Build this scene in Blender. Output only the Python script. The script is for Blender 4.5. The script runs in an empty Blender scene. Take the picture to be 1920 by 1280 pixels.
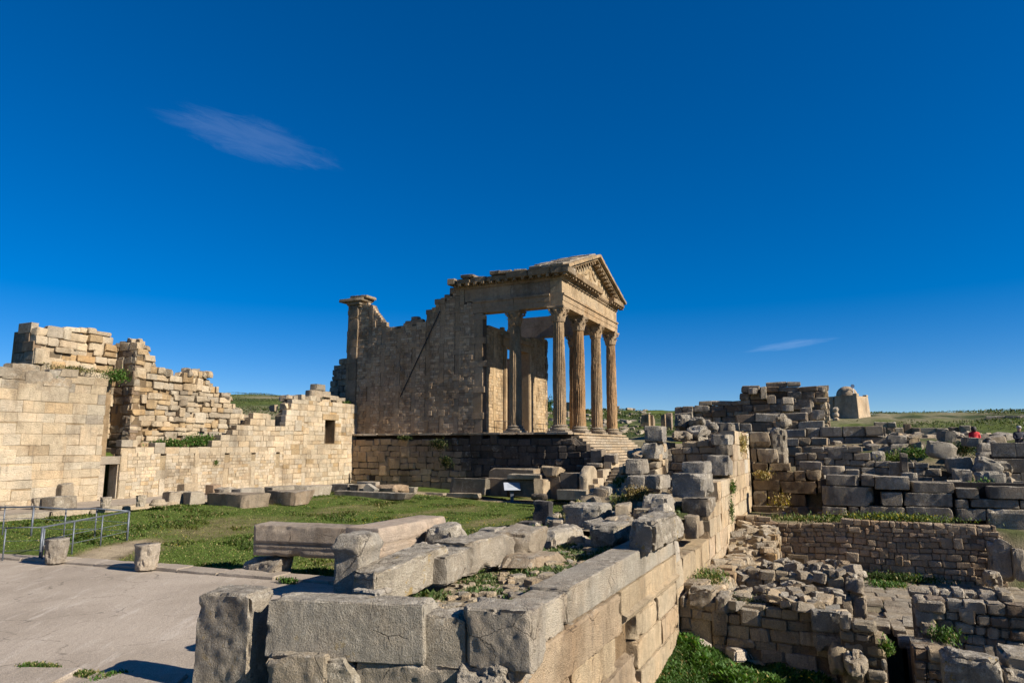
import bpy, bmesh, math, random
import numpy as np
from mathutils import Vector, Matrix

random.seed(7)
SC = bpy.context.scene
COL = SC.collection

# ------------------------------------------------------------------ camera
FPX, PW, PH = 1280.0, 1920.0, 1280.0
TILT = math.atan(195 / 1280)
YAW = math.radians(64.8)
EYE = np.array([0.0, 0.0, 3.6])
cam_data = bpy.data.cameras.new('camera')
cam_data.sensor_width = 36.0
cam_data.lens = 36.0 * FPX / PW
cam_data.clip_end = 3000
cam = bpy.data.objects.new('camera', cam_data)
cam.location = EYE
cam.rotation_euler = (math.pi / 2 + TILT, 0, -YAW)
COL.objects.link(cam)
SC.camera = cam

# ------------------------------------------------------------------ sky, sun, exposure
SUN_AZ, SUN_EL = 181.2, 32.0          # compass degrees (y = north, x = east)
world = bpy.data.worlds.new('World')
SC.world = world
world.use_nodes = True
wn, wl = world.node_tree.nodes, world.node_tree.links
wn.clear()
w_out = wn.new('ShaderNodeOutputWorld')
w_bg = wn.new('ShaderNodeBackground')
w_sky = wn.new('ShaderNodeTexSky')
w_sky.sky_type = 'NISHITA'
w_sky.sun_disc = False
w_sky.sun_elevation = math.radians(SUN_EL)
w_sky.sun_rotation = math.radians(SUN_AZ)
w_sky.altitude = 1200
w_sky.air_density = .8
w_sky.dust_density = 0.0
w_sky.ozone_density = 5.0
w_bg.inputs['Strength'].default_value = 0.081
w_hsv = wn.new('ShaderNodeHueSaturation')
w_hsv.inputs['Saturation'].default_value = 1.52
w_hsv.inputs['Value'].default_value = 1.0
w_hsv.inputs['Hue'].default_value = .509
w_gam = wn.new('ShaderNodeGamma'); w_gam.inputs['Gamma'].default_value = .81
wl.new(w_sky.outputs[0], w_gam.inputs['Color'])
wl.new(w_gam.outputs[0], w_hsv.inputs['Color'])


def w_math(op, a, b=None, c=None):
    n = wn.new('ShaderNodeMath')
    n.operation = op
    for i, v in enumerate((a, b, c)):
        if v is None:
            continue
        if isinstance(v, (int, float)):
            n.inputs[i].default_value = v
        else:
            wl.new(v, n.inputs[i])
    return n.outputs[0]


def pix_ray(px, py):
    r = np.array([math.cos(YAW), -math.sin(YAW), 0])
    v = np.array([math.sin(YAW) * math.cos(TILT), math.cos(YAW) * math.cos(TILT), math.sin(TILT)])
    u = np.array([-math.sin(YAW) * math.sin(TILT), -math.cos(YAW) * math.sin(TILT), math.cos(TILT)])
    return v * FPX + r * (px - 960) - u * (py - 640)


# two thin wisps of cirrus, placed by their direction in the sky
w_tc = wn.new('ShaderNodeTexCoord')
w_col = w_hsv.outputs[0]
for (cx, cy, ex, ey, half, amt) in ((392, 234, 545, 284, 0.030, 0.042), (1440, 652, 1520, 641, 0.0065, 0.07)):
    c = pix_ray(cx, cy); c /= np.linalg.norm(c)
    e = pix_ray(ex, ey); e /= np.linalg.norm(e)
    a = e - c; ln = np.linalg.norm(a); a /= ln
    b = np.cross(c, a)
    def w_dot(vec):
        n = wn.new('ShaderNodeVectorMath'); n.operation = 'DOT_PRODUCT'
        wl.new(w_tc.outputs['Generated'], n.inputs[0]); n.inputs[1].default_value = tuple(vec)
        return n.outputs['Value']
    s = w_math('DIVIDE', w_dot(a), ln * 1.1)
    t = w_math('DIVIDE', w_dot(b), half)
    nz = wn.new('ShaderNodeTexNoise'); nz.inputs['Scale'].default_value = 1.6
    nz.inputs['Detail'].default_value = 9; nz.inputs['Roughness'].default_value = .7; nz.inputs['Distortion'].default_value = .6
    cmb = wn.new('ShaderNodeCombineXYZ')
    wl.new(w_math('MULTIPLY', s, 1.0), cmb.inputs[0]); wl.new(w_math('MULTIPLY', t, 1.5), cmb.inputs[1])
    wl.new(cmb.outputs[0], nz.inputs['Vector'])
    rr = w_math('ADD', w_math('MULTIPLY', s, s), w_math('MULTIPLY', t, t))
    m = w_math('SUBTRACT', 1.0, rr)
    m = w_math('ADD', m, w_math('MULTIPLY', w_math('SUBTRACT', nz.outputs[0], .5), 2.6))
    sm = wn.new('ShaderNodeMapRange'); sm.interpolation_type = 'SMOOTHSTEP'
    sm.inputs['From Min'].default_value = -.1; sm.inputs['From Max'].default_value = 1.25
    wl.new(m, sm.inputs[0])
    edge = wn.new('ShaderNodeMapRange'); edge.interpolation_type = 'SMOOTHSTEP'
    edge.inputs['From Min'].default_value = 1.9; edge.inputs['From Max'].default_value = .5
    wl.new(rr, edge.inputs[0])
    ahead = w_math('GREATER_THAN', w_dot(c), .3)
    k = w_math('MULTIPLY', w_math('MULTIPLY', w_math('MULTIPLY', sm.outputs[0], edge.outputs[0]), ahead), amt)
    mx = wn.new('ShaderNodeMix'); mx.data_type = 'RGBA'
    wl.new(k, mx.inputs['Factor']); wl.new(w_col, mx.inputs['A'])
    mx.inputs['B'].default_value = (7.0, 8.0, 9.5, 1)
    w_col = mx.outputs['Result']
wl.new(w_col, w_bg.inputs['Color'])
wl.new(w_bg.outputs[0], w_out.inputs['Surface'])

sun_d = bpy.data.lights.new('sun', 'SUN')
sun_d.energy = 4.4
sun_d.angle = math.radians(0.5)
sun_d.color = (1.0, .91, .79)
sun = bpy.data.objects.new('sun', sun_d)
az, el = math.radians(SUN_AZ), math.radians(SUN_EL)
to_sun = Vector((math.sin(az) * math.cos(el), math.cos(az) * math.cos(el), math.sin(el)))
sun.rotation_euler = to_sun.to_track_quat('Z', 'Y').to_euler()
COL.objects.link(sun)

SC.view_settings.view_transform = 'Standard'
SC.view_settings.look = 'None'
SC.view_settings.gamma = 1.0
SC.view_settings.exposure = 0.98
SC.view_settings.use_curve_mapping = False
SC.render.engine = 'CYCLES'
SC.cycles.max_bounces = 6

# ------------------------------------------------------------------ projection helpers (real planes, real places)
def hit_z(px, py, z=0.0):
    d = pix_ray(px, py); return EYE + d * ((z - EYE[2]) / d[2])
def hit_x(px, py, x):
    d = pix_ray(px, py); return EYE + d * ((x - EYE[0]) / d[0])
def hit_y(px, py, y):
    d = pix_ray(px, py); return EYE + d * ((y - EYE[1]) / d[1])
def hit_v(px, py, O, a):
    """vertical plane through O whose horizontal direction has math angle a (degrees): returns (s, z)"""
    d = pix_ray(px, py); n = np.array([math.sin(math.radians(a)), -math.cos(math.radians(a))])
    t = ((O[0] - EYE[0]) * n[0] + (O[1] - EYE[1]) * n[1]) / (d[0] * n[0] + d[1] * n[1])
    p = EYE + d * t
    return ((p[0] - O[0]) * math.cos(math.radians(a)) + (p[1] - O[1]) * math.sin(math.radians(a)), p[2])

# ------------------------------------------------------------------ numpy noise
def _h(ix, iy, iz, s):
    n = (ix * 374761393 + iy * 668265263 + iz * 974634777 + s * 1442695041) & 0xffffffff
    n = ((n ^ (n >> 13)) * 1274126177) & 0xffffffff
    return ((n ^ (n >> 16)) & 0xffff) / 32767.5 - 1.0
def vnoise(p, s=0):
    p = np.asarray(p, float); i = np.floor(p).astype(np.int64); f = p - i; f = f * f * (3 - 2 * f)
    x, y, z = i[:, 0], i[:, 1], i[:, 2]; fx, fy, fz = f[:, 0], f[:, 1], f[:, 2]
    L = lambda a, b, t: a + (b - a) * t
    c = [[[_h(x + a, y + b, z + c_, s) for c_ in (0, 1)] for b in (0, 1)] for a in (0, 1)]
    return L(L(L(c[0][0][0], c[1][0][0], fx), L(c[0][1][0], c[1][1][0], fx), fy),
             L(L(c[0][0][1], c[1][0][1], fx), L(c[0][1][1], c[1][1][1], fx), fy), fz)
def fbm(p, s=0, o=4, g=.5):
    p = np.asarray(p, float); r = np.zeros(len(p)); a = 1.0
    for k in range(o):
        r += a * vnoise(p * (2.03 ** k) + 17.3 * k, s + k * 101); a *= g
    return r

# ------------------------------------------------------------------ materials
def nodes_of(name):
    m = bpy.data.materials.new(name); m.use_nodes = True
    return m, m.node_tree.nodes, m.node_tree.links, m.node_tree.nodes['Principled BSDF']

class NB:
    def __init__(s, n, l): s.n, s.l = n, l
    def put(s, sock, v):
        if isinstance(v, (int, float)): sock.default_value = v
        elif isinstance(v, tuple): sock.default_value = v
        else: s.l.new(v, sock)
    def math(s, op, a, b=0.0, c=None, clamp=False):
        k = s.n.new('ShaderNodeMath'); k.operation = op; k.use_clamp = clamp
        s.put(k.inputs[0], a); s.put(k.inputs[1], b)
        if c is not None: s.put(k.inputs[2], c)
        return k.outputs[0]
    def noise(s, vec, scale, detail=4, rough=.55, dist=0.0):
        k = s.n.new('ShaderNodeTexNoise'); s.put(k.inputs['Vector'], vec)
        k.inputs['Scale'].default_value = scale; k.inputs['Detail'].default_value = detail
        k.inputs['Roughness'].default_value = rough; k.inputs['Distortion'].default_value = dist
        return k.outputs[0]
    def voro(s, vec, scale, feat='F1'):
        k = s.n.new('ShaderNodeTexVoronoi'); s.put(k.inputs['Vector'], vec); k.inputs['Scale'].default_value = scale
        k.feature = feat
        return k.outputs['Distance']
    def rng(s, v, a, b, c=0.0, d=1.0, smooth=True):
        k = s.n.new('ShaderNodeMapRange'); k.interpolation_type = 'SMOOTHSTEP' if smooth else 'LINEAR'
        s.put(k.inputs[0], v); s.put(k.inputs[1], a); s.put(k.inputs[2], b); s.put(k.inputs[3], c); s.put(k.inputs[4], d)
        return k.outputs[0]
    def mix(s, f, a, b, mode='MIX'):
        k = s.n.new('ShaderNodeMix'); k.data_type = 'RGBA'; k.blend_type = mode
        s.put(k.inputs['Factor'], f); s.put(k.inputs['A'], a); s.put(k.inputs['B'], b)
        return k.outputs['Result']
    def vmul(s, v, t):
        k = s.n.new('ShaderNodeVectorMath'); k.operation = 'MULTIPLY'; s.put(k.inputs[0], v); s.put(k.inputs[1], t); return k.outputs[0]
    def vadd(s, v, t):
        k = s.n.new('ShaderNodeVectorMath'); k.operation = 'ADD'; s.put(k.inputs[0], v); s.put(k.inputs[1], t); return k.outputs[0]
    def bump(s, h, strength, dist):
        k = s.n.new('ShaderNodeBump'); k.inputs['Strength'].default_value = strength; k.inputs['Distance'].default_value = dist
        s.put(k.inputs['Height'], h); return k.outputs[0]

def stone_material(name, joined=False, near=False):
    """weathered limestone; base colour and lichen amount come from each piece (object colour, or Col attribute on joined pieces)"""
    m, n, l, b = nodes_of(name); q = NB(n, l)
    geo = n.new('ShaderNodeNewGeometry')
    if joined:
        at = n.new('ShaderNodeAttribute'); at.attribute_name = 'Col'; col, alpha = at.outputs['Color'], at.outputs['Alpha']
        rnd = geo.outputs['Random Per Island']
    else:
        oi = n.new('ShaderNodeObjectInfo'); col, alpha = oi.outputs['Color'], oi.outputs['Alpha']; rnd = oi.outputs['Random']
    off = n.new('ShaderNodeCombineXYZ')
    q.put(off.inputs[0], q.math('MULTIPLY', rnd, 91.0)); q.put(off.inputs[1], q.math('MULTIPLY', rnd, 47.0)); q.put(off.inputs[2], q.math('MULTIPLY', rnd, 23.0))
    pos = q.vadd(geo.outputs['Position'], off.outputs[0])
    k = 1.0 if near else .55
    n1 = q.noise(pos, 1.1 * k, 5, .6)
    n2 = q.noise(pos, 6.5 * k, 7, .66)
    n3 = q.noise(pos, 32 * k, 5, .65)
    n4 = q.noise(pos, 85 * k, 3, .6)
    n0 = q.noise(geo.outputs['Position'], .33, 4, .6)
    st = q.noise(q.vmul(geo.outputs['Position'], (5.0, 5.0, .55)), 1.0, 5, .6)
    up = n.new('ShaderNodeSeparateXYZ'); l.new(geo.outputs['Normal'], up.inputs[0]); up = up.outputs[2]
    tone = q.math('ADD', q.math('MULTIPLY', n1, .8), q.math('MULTIPLY', n2, 1.1))
    tone = q.math('ADD', tone, q.math('MULTIPLY', n3, .55))
    f = q.rng(tone, .75, 1.75, .62, 1.32, False)
    base = q.mix(1.0, col, f, 'MULTIPLY')
    base = q.mix(1.0, base, q.rng(n0, .34, .66, .80, 1.14, False), 'MULTIPLY')
    base = q.mix(1.0, base, q.rng(n4, .3, .7, .80, 1.28, False), 'MULTIPLY')
    warm = q.rng(n1, .42, .7)
    base = q.mix(q.math('MULTIPLY', warm, .22), base, q.mix(1.0, base, (1.15, .86, .58, 1), 'MULTIPLY'))
    sn = q.noise(q.vmul(geo.outputs['Position'], (.8, .8, .34)), 1.0, 6, .62)
    base = q.mix(q.math('MULTIPLY', q.rng(sn, .50, .66), .62), base, q.mix(1.0, base, (.50, .46, .42, 1), 'MULTIPLY'))
    # vertical water streaks
    base = q.mix(q.math('MULTIPLY', q.rng(st, .53, .72), .34), base, (.11, .095, .08, 1))
    # grey crust of lichen, heavier on weathered pieces and on top faces
    g = q.math('ADD', q.math('ADD', q.math('MULTIPLY', n2, 1.0), q.math('MULTIPLY', n1, .7)), q.math('MULTIPLY', q.math('MAXIMUM', up, 0.0), .18))
    g = q.math('ADD', g, q.math('MULTIPLY', alpha, .62))
    gm = q.math('MULTIPLY', q.rng(g, 1.10, 1.40), q.rng(alpha, 0.0, .12))
    nm = q.noise(pos, 4.6 * k, 8, .74)
    greys = q.mix(q.rng(q.math('ADD', q.math('MULTIPLY', n3, .6), q.math('MULTIPLY', n4, .4)), .36, .64), (.14, .12, .095, 1), (.50, .445, .345, 1))
    blot = q.voro(pos, 9 * k)
    greys = q.mix(q.math('MULTIPLY', q.rng(blot, .42, .22), .5), greys, (.44, .41, .345, 1))
    greys = q.mix(q.math('MULTIPLY', q.rng(nm, .52, .60), .85), greys, (.60, .54, .43, 1))
    greys = q.mix(q.math('MULTIPLY', q.rng(nm, .46, .38), .8), greys, (.085, .076, .063, 1))
    base = q.mix(q.math('MULTIPLY', gm, .85), base, greys)
    pit = q.rng(n3, .60, .74)
    base = q.mix(q.math('MULTIPLY', pit, .5), base, (.05, .043, .036, 1))
    if near:
        yl = q.math('MULTIPLY', q.rng(q.noise(pos, 2.6, 6, .75), .60, .67), q.rng(alpha, .45, .65))
        base = q.mix(q.math('MULTIPLY', yl, .75), base, (.36, .23, .035, 1))
    ck = None
    if near:
        wv = n.new('ShaderNodeVectorMath'); wv.operation = 'SCALE'; wv.inputs['Scale'].default_value = .35
        nv = n.new('ShaderNodeTexNoise'); nv.inputs['Scale'].default_value = 2.2; nv.inputs['Detail'].default_value = 5; l.new(pos, nv.inputs['Vector'])
        l.new(nv.outputs['Color'], wv.inputs[0])
        ck = q.math('MULTIPLY', q.rng(q.voro(q.vadd(pos, wv.outputs[0]), 1.15, 'DISTANCE_TO_EDGE'), .010, .002), q.rng(n1, .50, .60))
        base = q.mix(q.math('MULTIPLY', ck, .6), base, (.045, .037, .03, 1))
    l.new(base, b.inputs['Base Color'])
    b.inputs['Roughness'].default_value = .93
    b.inputs['Specular IOR Level'].default_value = .15
    hgt = q.math('ADD', q.math('ADD', q.math('MULTIPLY', n2, .45), q.math('MULTIPLY', n3, .8)), q.math('MULTIPLY', n4, .35))
    hgt = q.math('SUBTRACT', hgt, q.math('MULTIPLY', pit, .3))
    if near: hgt = q.math('SUBTRACT', hgt, q.math('MULTIPLY', ck, .5))
    l.new(q.bump(hgt, .95 if near else .95, .075 if near else .13), b.inputs['Normal'])
    return m

M = {}
M['stone'] = stone_material('weathered_limestone')
M['stone_near'] = stone_material('weathered_limestone_near', near=True)
M['stone_joined'] = stone_material('weathered_limestone_joined', joined=True)

def attr_material(name, rough=.95, nscale=3.0, amp=.5, bump=.03, fine=40):
    m, n, l, b = nodes_of(name); q = NB(n, l)
    at = n.new('ShaderNodeAttribute'); at.attribute_name = 'Col'
    geo = n.new('ShaderNodeNewGeometry')
    n1 = q.noise(geo.outputs['Position'], nscale, 6, .65); n2 = q.noise(geo.outputs['Position'], fine, 4, .6)
    f = q.rng(q.math('ADD', n1, q.math('MULTIPLY', n2, .6)), .5, 1.1, 1 - amp, 1 + amp, False)
    l.new(q.mix(1.0, at.outputs['Color'], f, 'MULTIPLY'), b.inputs['Base Color'])
    b.inputs['Roughness'].default_value = rough; b.inputs['Specular IOR Level'].default_value = .1
    l.new(q.bump(q.math('ADD', n1, n2), .8, bump), b.inputs['Normal'])
    return m
M['soil'] = attr_material('soil_and_turf', nscale=1.7, amp=.55, bump=.08, fine=22)

def leaf_material(name):
    m, n, l, b = nodes_of(name); q = NB(n, l)
    at = n.new('ShaderNodeAttribute'); at.attribute_name = 'Col'
    l.new(at.outputs['Color'], b.inputs['Base Color'])
    b.inputs['Roughness'].default_value = .6; b.inputs['Specular IOR Level'].default_value = .2
    tr = n.new('ShaderNodeBsdfTranslucent'); l.new(q.mix(1.0, at.outputs['Color'], (1.2, 1.25, .5, 1), 'MULTIPLY'), tr.inputs[0])
    ms = n.new('ShaderNodeMixShader'); ms.inputs[0].default_value = .32
    l.new(b.outputs[0], ms.inputs[1]); l.new(tr.outputs[0], ms.inputs[2])
    l.new(ms.outputs[0], n['Material Output'].inputs['Surface'])
    return m
M['leaf'] = leaf_material('leaves')

def paving_material():
    m, n, l, b = nodes_of('plaza_stone'); q = NB(n, l)
    geo = n.new('ShaderNodeNewGeometry'); P = geo.outputs['Position']
    rot = n.new('ShaderNodeVectorRotate'); rot.rotation_type = 'Z_AXIS'; rot.inputs['Angle'].default_value = math.radians(-32)
    l.new(P, rot.inputs['Vector'])
    st = q.noise(q.vmul(rot.outputs[0], (.45, 2.6, 1)), 1.0, 8, .68)
    n1 = q.noise(P, .35, 4, .6); n2 = q.noise(P, 9, 7, .7); n3 = q.noise(P, 70, 3, .6)
    c = q.mix(q.rng(n1, .35, .65), (.275, .23, .178, 1), (.345, .292, .23, 1))
    c = q.mix(q.math('MULTIPLY', q.rng(st, .52, .74), .55), c, (.50, .445, .375, 1))
    c = q.mix(q.math('MULTIPLY', q.rng(n2, .55, .72), .45), c, (.15, .127, .105, 1))
    c = q.mix(1.0, c, q.rng(n3, .3, .7, .6, 1.42, False), 'MULTIPLY')
    oi = n.new('ShaderNodeObjectInfo')
    c = q.mix(1.0, c, q.rng(oi.outputs['Random'], 0, 1, .88, 1.1, False), 'MULTIPLY')
    wv = n.new('ShaderNodeVectorMath'); wv.operation = 'SCALE'; wv.inputs['Scale'].default_value = .9
    nv = n.new('ShaderNodeTexNoise'); nv.inputs['Scale'].default_value = .9; nv.inputs['Detail'].default_value = 6; l.new(P, nv.inputs['Vector']); l.new(nv.outputs['Color'], wv.inputs[0])
    crack = q.math('MULTIPLY', q.rng(q.voro(q.vadd(P, wv.outputs[0]), .42, 'DISTANCE_TO_EDGE'), .012, .003), q.rng(n2, .44, .58))
    c = q.mix(q.math('MULTIPLY', crack, .6), c, (.09, .075, .055, 1))
    l.new(c, b.inputs['Base Color']); b.inputs['Roughness'].default_value = .85; b.inputs['Specular IOR Level'].default_value = .2
    l.new(q.bump(q.math('ADD', q.math('ADD', n2, q.math('MULTIPLY', n3, .4)), q.math('MULTIPLY', st, .5)), .7, .03), b.inputs['Normal'])
    return m
M['paving'] = paving_material()

def flat_material(name, col, rough=.6, metal=0.0, nz=0.0):
    m, n, l, b = nodes_of(name); q = NB(n, l)
    geo = n.new('ShaderNodeNewGeometry')
    f = q.rng(q.noise(geo.outputs['Position'], 18, 5, .6), .3, .7, 1 - nz, 1 + nz, False)
    l.new(q.mix(1.0, col + (1,), f, 'MULTIPLY'), b.inputs['Base Color'])
    b.inputs['Roughness'].default_value = rough; b.inputs['Metallic'].default_value = metal
    return m
M['galv'] = flat_material('galvanised_steel', (.115, .13, .15), .5, .35, .3)
M['panel'] = flat_material('sign_panel', (.36, .39, .43), .45, 0, .05)
M['print'] = flat_material('sign_print', (.22, .26, .30), .5)
M['iron'] = flat_material('dark_iron', (.035, .032, .03), .6, .3, .2)
M['red'] = flat_material('red_cloth', (.50, .012, .018), .8, 0, .1)
M['navy'] = flat_material('dark_cloth', (.016, .018, .03), .85, 0, .15)
M['denim'] = flat_material('blue_denim', (.02, .08, .36), .85, 0, .15)
M['skin'] = flat_material('skin', (.42, .25, .17), .55, 0, .06)
M['hair'] = flat_material('dark_hair', (.03, .022, .018), .7)
M['grey_hair'] = flat_material('grey_hair', (.33, .31, .29), .7)
M['white'] = flat_material('white_metal', (.75, .76, .78), .45)
M['bark'] = flat_material('bark', (.10, .075, .05), .9, 0, .3)

# ------------------------------------------------------------------ object helpers
def new_mesh(name, v, f, smooth=False, mat=None, col=None):
    me = bpy.data.meshes.new(name)
    v = np.asarray(v, float)
    if isinstance(f, np.ndarray):
        k = f.shape[1]
        me.vertices.add(len(v)); me.vertices.foreach_set('co', v.ravel())
        me.loops.add(f.size); me.loops.foreach_set('vertex_index', f.ravel().astype(np.int32))
        me.polygons.add(len(f)); me.polygons.foreach_set('loop_start', np.arange(0, f.size, k, dtype=np.int32))
        me.polygons.foreach_set('loop_total', np.full(len(f), k, dtype=np.int32))
        me.update(calc_edges=True)
    else:
        me.from_pydata([tuple(p) for p in v], [], f); me.update()
    if smooth: me.polygons.foreach_set('use_smooth', np.ones(len(me.polygons), bool))
    if mat: me.materials.append(mat)
    if col is not None:
        a = me.attributes.new('Col', 'FLOAT_COLOR', 'POINT'); a.data.foreach_set('color', np.asarray(col, np.float32).ravel())
    return me

def link(name, me, parent=None, loc=(0, 0, 0), rot=(0, 0, 0), scale=(1, 1, 1), color=None):
    o = bpy.data.objects.new(name, me); COL.objects.link(o)
    o.location = loc; o.rotation_euler = rot; o.scale = scale
    if color is not None: o.color = color
    if parent is not None: o.parent = parent
    return o

def tag(o, label=None, cat=None, group=None, kind=None):
    if label: o['label'] = label
    if cat: o['category'] = cat
    if group: o['group'] = group
    if kind: o['kind'] = kind
    return o

def thing(name, label, cat, loc=(0, 0, 0), group=None):
    o = bpy.data.objects.new(name, None); COL.objects.link(o); o.location = loc; o.empty_display_size = .2
    return tag(o, label, cat, group)

def wpart(name, me, parent, color=None, **kw):
    """part given in world coordinates under a thing standing at parent.location"""
    l = parent.location
    return link(name, me, parent, loc=(-l.x, -l.y, -l.z), color=color, **kw)

class MB:
    def __init__(s): s.v, s.f = [], []
    def add(s, v, f):
        k = len(s.v); s.v += [tuple(p) for p in v]; s.f += [tuple(i + k for i in q) for q in f]; return s
    def box(s, x0, x1, y0, y1, z0, z1):
        return s.add([(x0, y0, z0), (x1, y0, z0), (x1, y1, z0), (x0, y1, z0), (x0, y0, z1), (x1, y0, z1), (x1, y1, z1), (x0, y1, z1)],
                     [(0, 3, 2, 1), (4, 5, 6, 7), (0, 1, 5, 4), (1, 2, 6, 5), (2, 3, 7, 6), (3, 0, 4, 7)])
    def prism(s, poly, axis, a, b):
        """poly: 2-D outline; axis 0/1/2 = extrusion axis"""
        def P(u, w, t): return {0: (t, u, w), 1: (u, t, w), 2: (u, w, t)}[axis]
        n = len(poly); v = [P(u, w, a) for u, w in poly] + [P(u, w, b) for u, w in poly]
        return s.add(v, [tuple(range(n)), tuple(range(2 * n - 1, n - 1, -1))] + [(i, i + n, (i + 1) % n + n, (i + 1) % n) for i in range(n)])
    def tube(s, p, r, seg=6):
        p = [Vector(q) for q in p]; rings = []
        for i, q in enumerate(p):
            d = (p[min(i + 1, len(p) - 1)] - p[max(i - 1, 0)]).normalized()
            a = d.orthogonal().normalized(); b = d.cross(a)
            rr = r[i] if isinstance(r, (list, tuple)) else r
            rings.append([q + (a * math.cos(t) + b * math.sin(t)) * rr for t in [2 * math.pi * k / seg for k in range(seg)]])
        v = [x for g in rings for x in g]; f = []
        for i in range(len(p) - 1):
            for k in range(seg):
                f.append((i * seg + k, i * seg + (k + 1) % seg, (i + 1) * seg + (k + 1) % seg, (i + 1) * seg + k))
        f += [tuple(range(seg))[::-1], tuple((len(p) - 1) * seg + k for k in range(seg))]
        return s.add(v, f)
    def mesh(s, name, mat, smooth=False):
        me = new_mesh(name, s.v, s.f, smooth, mat)
        bm = bmesh.new(); bm.from_mesh(me); bmesh.ops.recalc_face_normals(bm, faces=bm.faces); bm.to_mesh(me); bm.free()
        return me

# ---- stones
def block_arrays(sx, sy, sz, seed, cell=.1, rnd=.05, rough=.03, warp=.05, chips=1.0):
    n = [max(3, min(56, int(math.ceil(d / cell)))) for d in (sx, sy, sz)]
    idx = -np.ones((n[0] + 1, n[1] + 1, n[2] + 1), int)
    sh = np.zeros_like(idx, bool); sh[[0, -1]] = 1; sh[:, [0, -1]] = 1; sh[:, :, [0, -1]] = 1
    ijk = np.argwhere(sh); idx[sh] = np.arange(len(ijk))
    q = []
    for ax in range(3):
        for sd in (0, -1):
            g = np.take(idx, sd, axis=ax)
            a, b, c, d = g[:-1, :-1].ravel(), g[1:, :-1].ravel(), g[1:, 1:].ravel(), g[:-1, 1:].ravel()
            fl = (sd == -1) ^ (ax == 1)
            q.append(np.stack([a, b, c, d] if fl else [a, d, c, b], 1))
    F = np.concatenate(q)
    h = np.array([sx, sy, sz]) / 2
    rs = np.random.RandomState(seed & 0x7fffffff)
    rnd = rnd * .5 if rnd < .15 else rnd * .7
    r0 = min(rnd, .45 * min(sx, sy, sz)) * 1.15
    P = np.empty(ijk.shape)
    for ax in range(3):          # grid lines gathered at the edges so that faces stay flat and edges crisp
        if n[ax] >= 3 and r0 < 2 * h[ax] / n[ax]:
            u = np.concatenate([[-h[ax]], np.linspace(-(h[ax] - r0), h[ax] - r0, n[ax] - 1), [h[ax]]])
        else: u = np.linspace(-h[ax], h[ax], n[ax] + 1)
        P[:, ax] = u[ijk[:, ax]]
    # erosion radius varies along the block
    r = min(rnd, .45 * min(sx, sy, sz)) * (1 + .6 * vnoise(P * 2.2 + seed % 97, seed))
    r = np.clip(r * (1 + .5 * vnoise(P * 6 + seed % 31, seed + 3)), .004, .48 * min(sx, sy, sz))[:, None]
    inner = np.clip(P, -(h - r), h - r); d = P - inner
    L = np.linalg.norm(d, axis=1, keepdims=True); nrm = d / np.maximum(L, 1e-6)
    P = inner + nrm * r
    # broken arrises: planes cut across edges and corners, each leaving a flat, slightly rough facet
    mn = min(sx, sy, sz); amt = min(.28, .03 + rough * 2.2 * chips)
    for _ in range(int(7 + 190 * min(rough, .10) * chips)):
        sg = rs.choice([-1, 1], 3).astype(float); w_ = rs.uniform(.35, 1.5, 3)
        if rs.rand() < .72: a_ = rs.randint(3); w_[a_] = rs.uniform(.0, .38)
        nv = sg * w_; nv /= np.linalg.norm(nv)
        dpt = min(.30 * mn, mn * amt * rs.exponential(.5))
        q_ = P @ nv - (np.abs(nv) @ h - dpt * 1.25) + .18 * dpt * vnoise(P * 7 + rs.rand() * 50, seed + _)
        P = P - np.clip(q_, 0, None)[:, None] * nv
    # scalloped bites knocked out of the edges
    if cell < .14:
        for _ in range(int(4 + 260 * min(rough, .08) * chips)):
            a_ = rs.randint(3); e = h * rs.choice([-1, 1], 3); e[a_] = rs.uniform(-h[a_], h[a_])
            R_ = mn * rs.uniform(.06, .26) * (1.6 if rs.rand() < .15 else 1); st_ = np.ones(3); st_[a_] = rs.uniform(.5, 1.0)
            dd = np.linalg.norm((P - e) * st_, axis=1) + R_ * .35 * vnoise(P * 14, seed + _)
            f_ = np.clip(R_ - dd, 0, None); dirn = e / np.maximum(np.linalg.norm(e), 1e-6); dirn = np.sign(e) * (np.arange(3) != a_); dirn = dirn / np.linalg.norm(dirn)
            P = P - (f_ * rs.uniform(.35, .8))[:, None] * dirn
    edge = ((np.abs(d) > r * .3).sum(1) > 1)
    o = np.array([seed % 89, seed % 61, seed % 43], float)
    disp = rough * (fbm(P * 2.2 + o, seed, 2) * .34 + fbm(P * 9.0 + o, seed + 5, 4, .65) * .28)
    chip = np.clip(vnoise(P * 3.4 + o * 2, seed + 9), 0, 1)
    disp -= edge * chip * rough * 2.6 + edge * np.clip(vnoise(P * 9 + o, seed + 19), 0, 1) * rough * .9
    P = P + nrm * disp[:, None]
    # trilinear corner warp
    cw = (rs.rand(2, 2, 2, 3) - .5) * 2 * warp * np.array([sx, sy, sz])
    u = (P / (2 * h) + .5)
    for a in (0, 1):
        for b in (0, 1):
            for c in (0, 1):
                w = (u[:, 0] if a else 1 - u[:, 0]) * (u[:, 1] if b else 1 - u[:, 1]) * (u[:, 2] if c else 1 - u[:, 2])
                P = P + w[:, None] * cw[a, b, c]
    return P, F

def block_mesh(sx, sy, sz, seed, mat='stone', **kw):
    P, F = block_arrays(sx, sy, sz, seed, **kw)
    me = new_mesh('stone', P, F, True, M[mat]); me.set_sharp_from_angle(angle=math.radians(24 if kw.get('cell', .1) < .08 else 13)); return me

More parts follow.
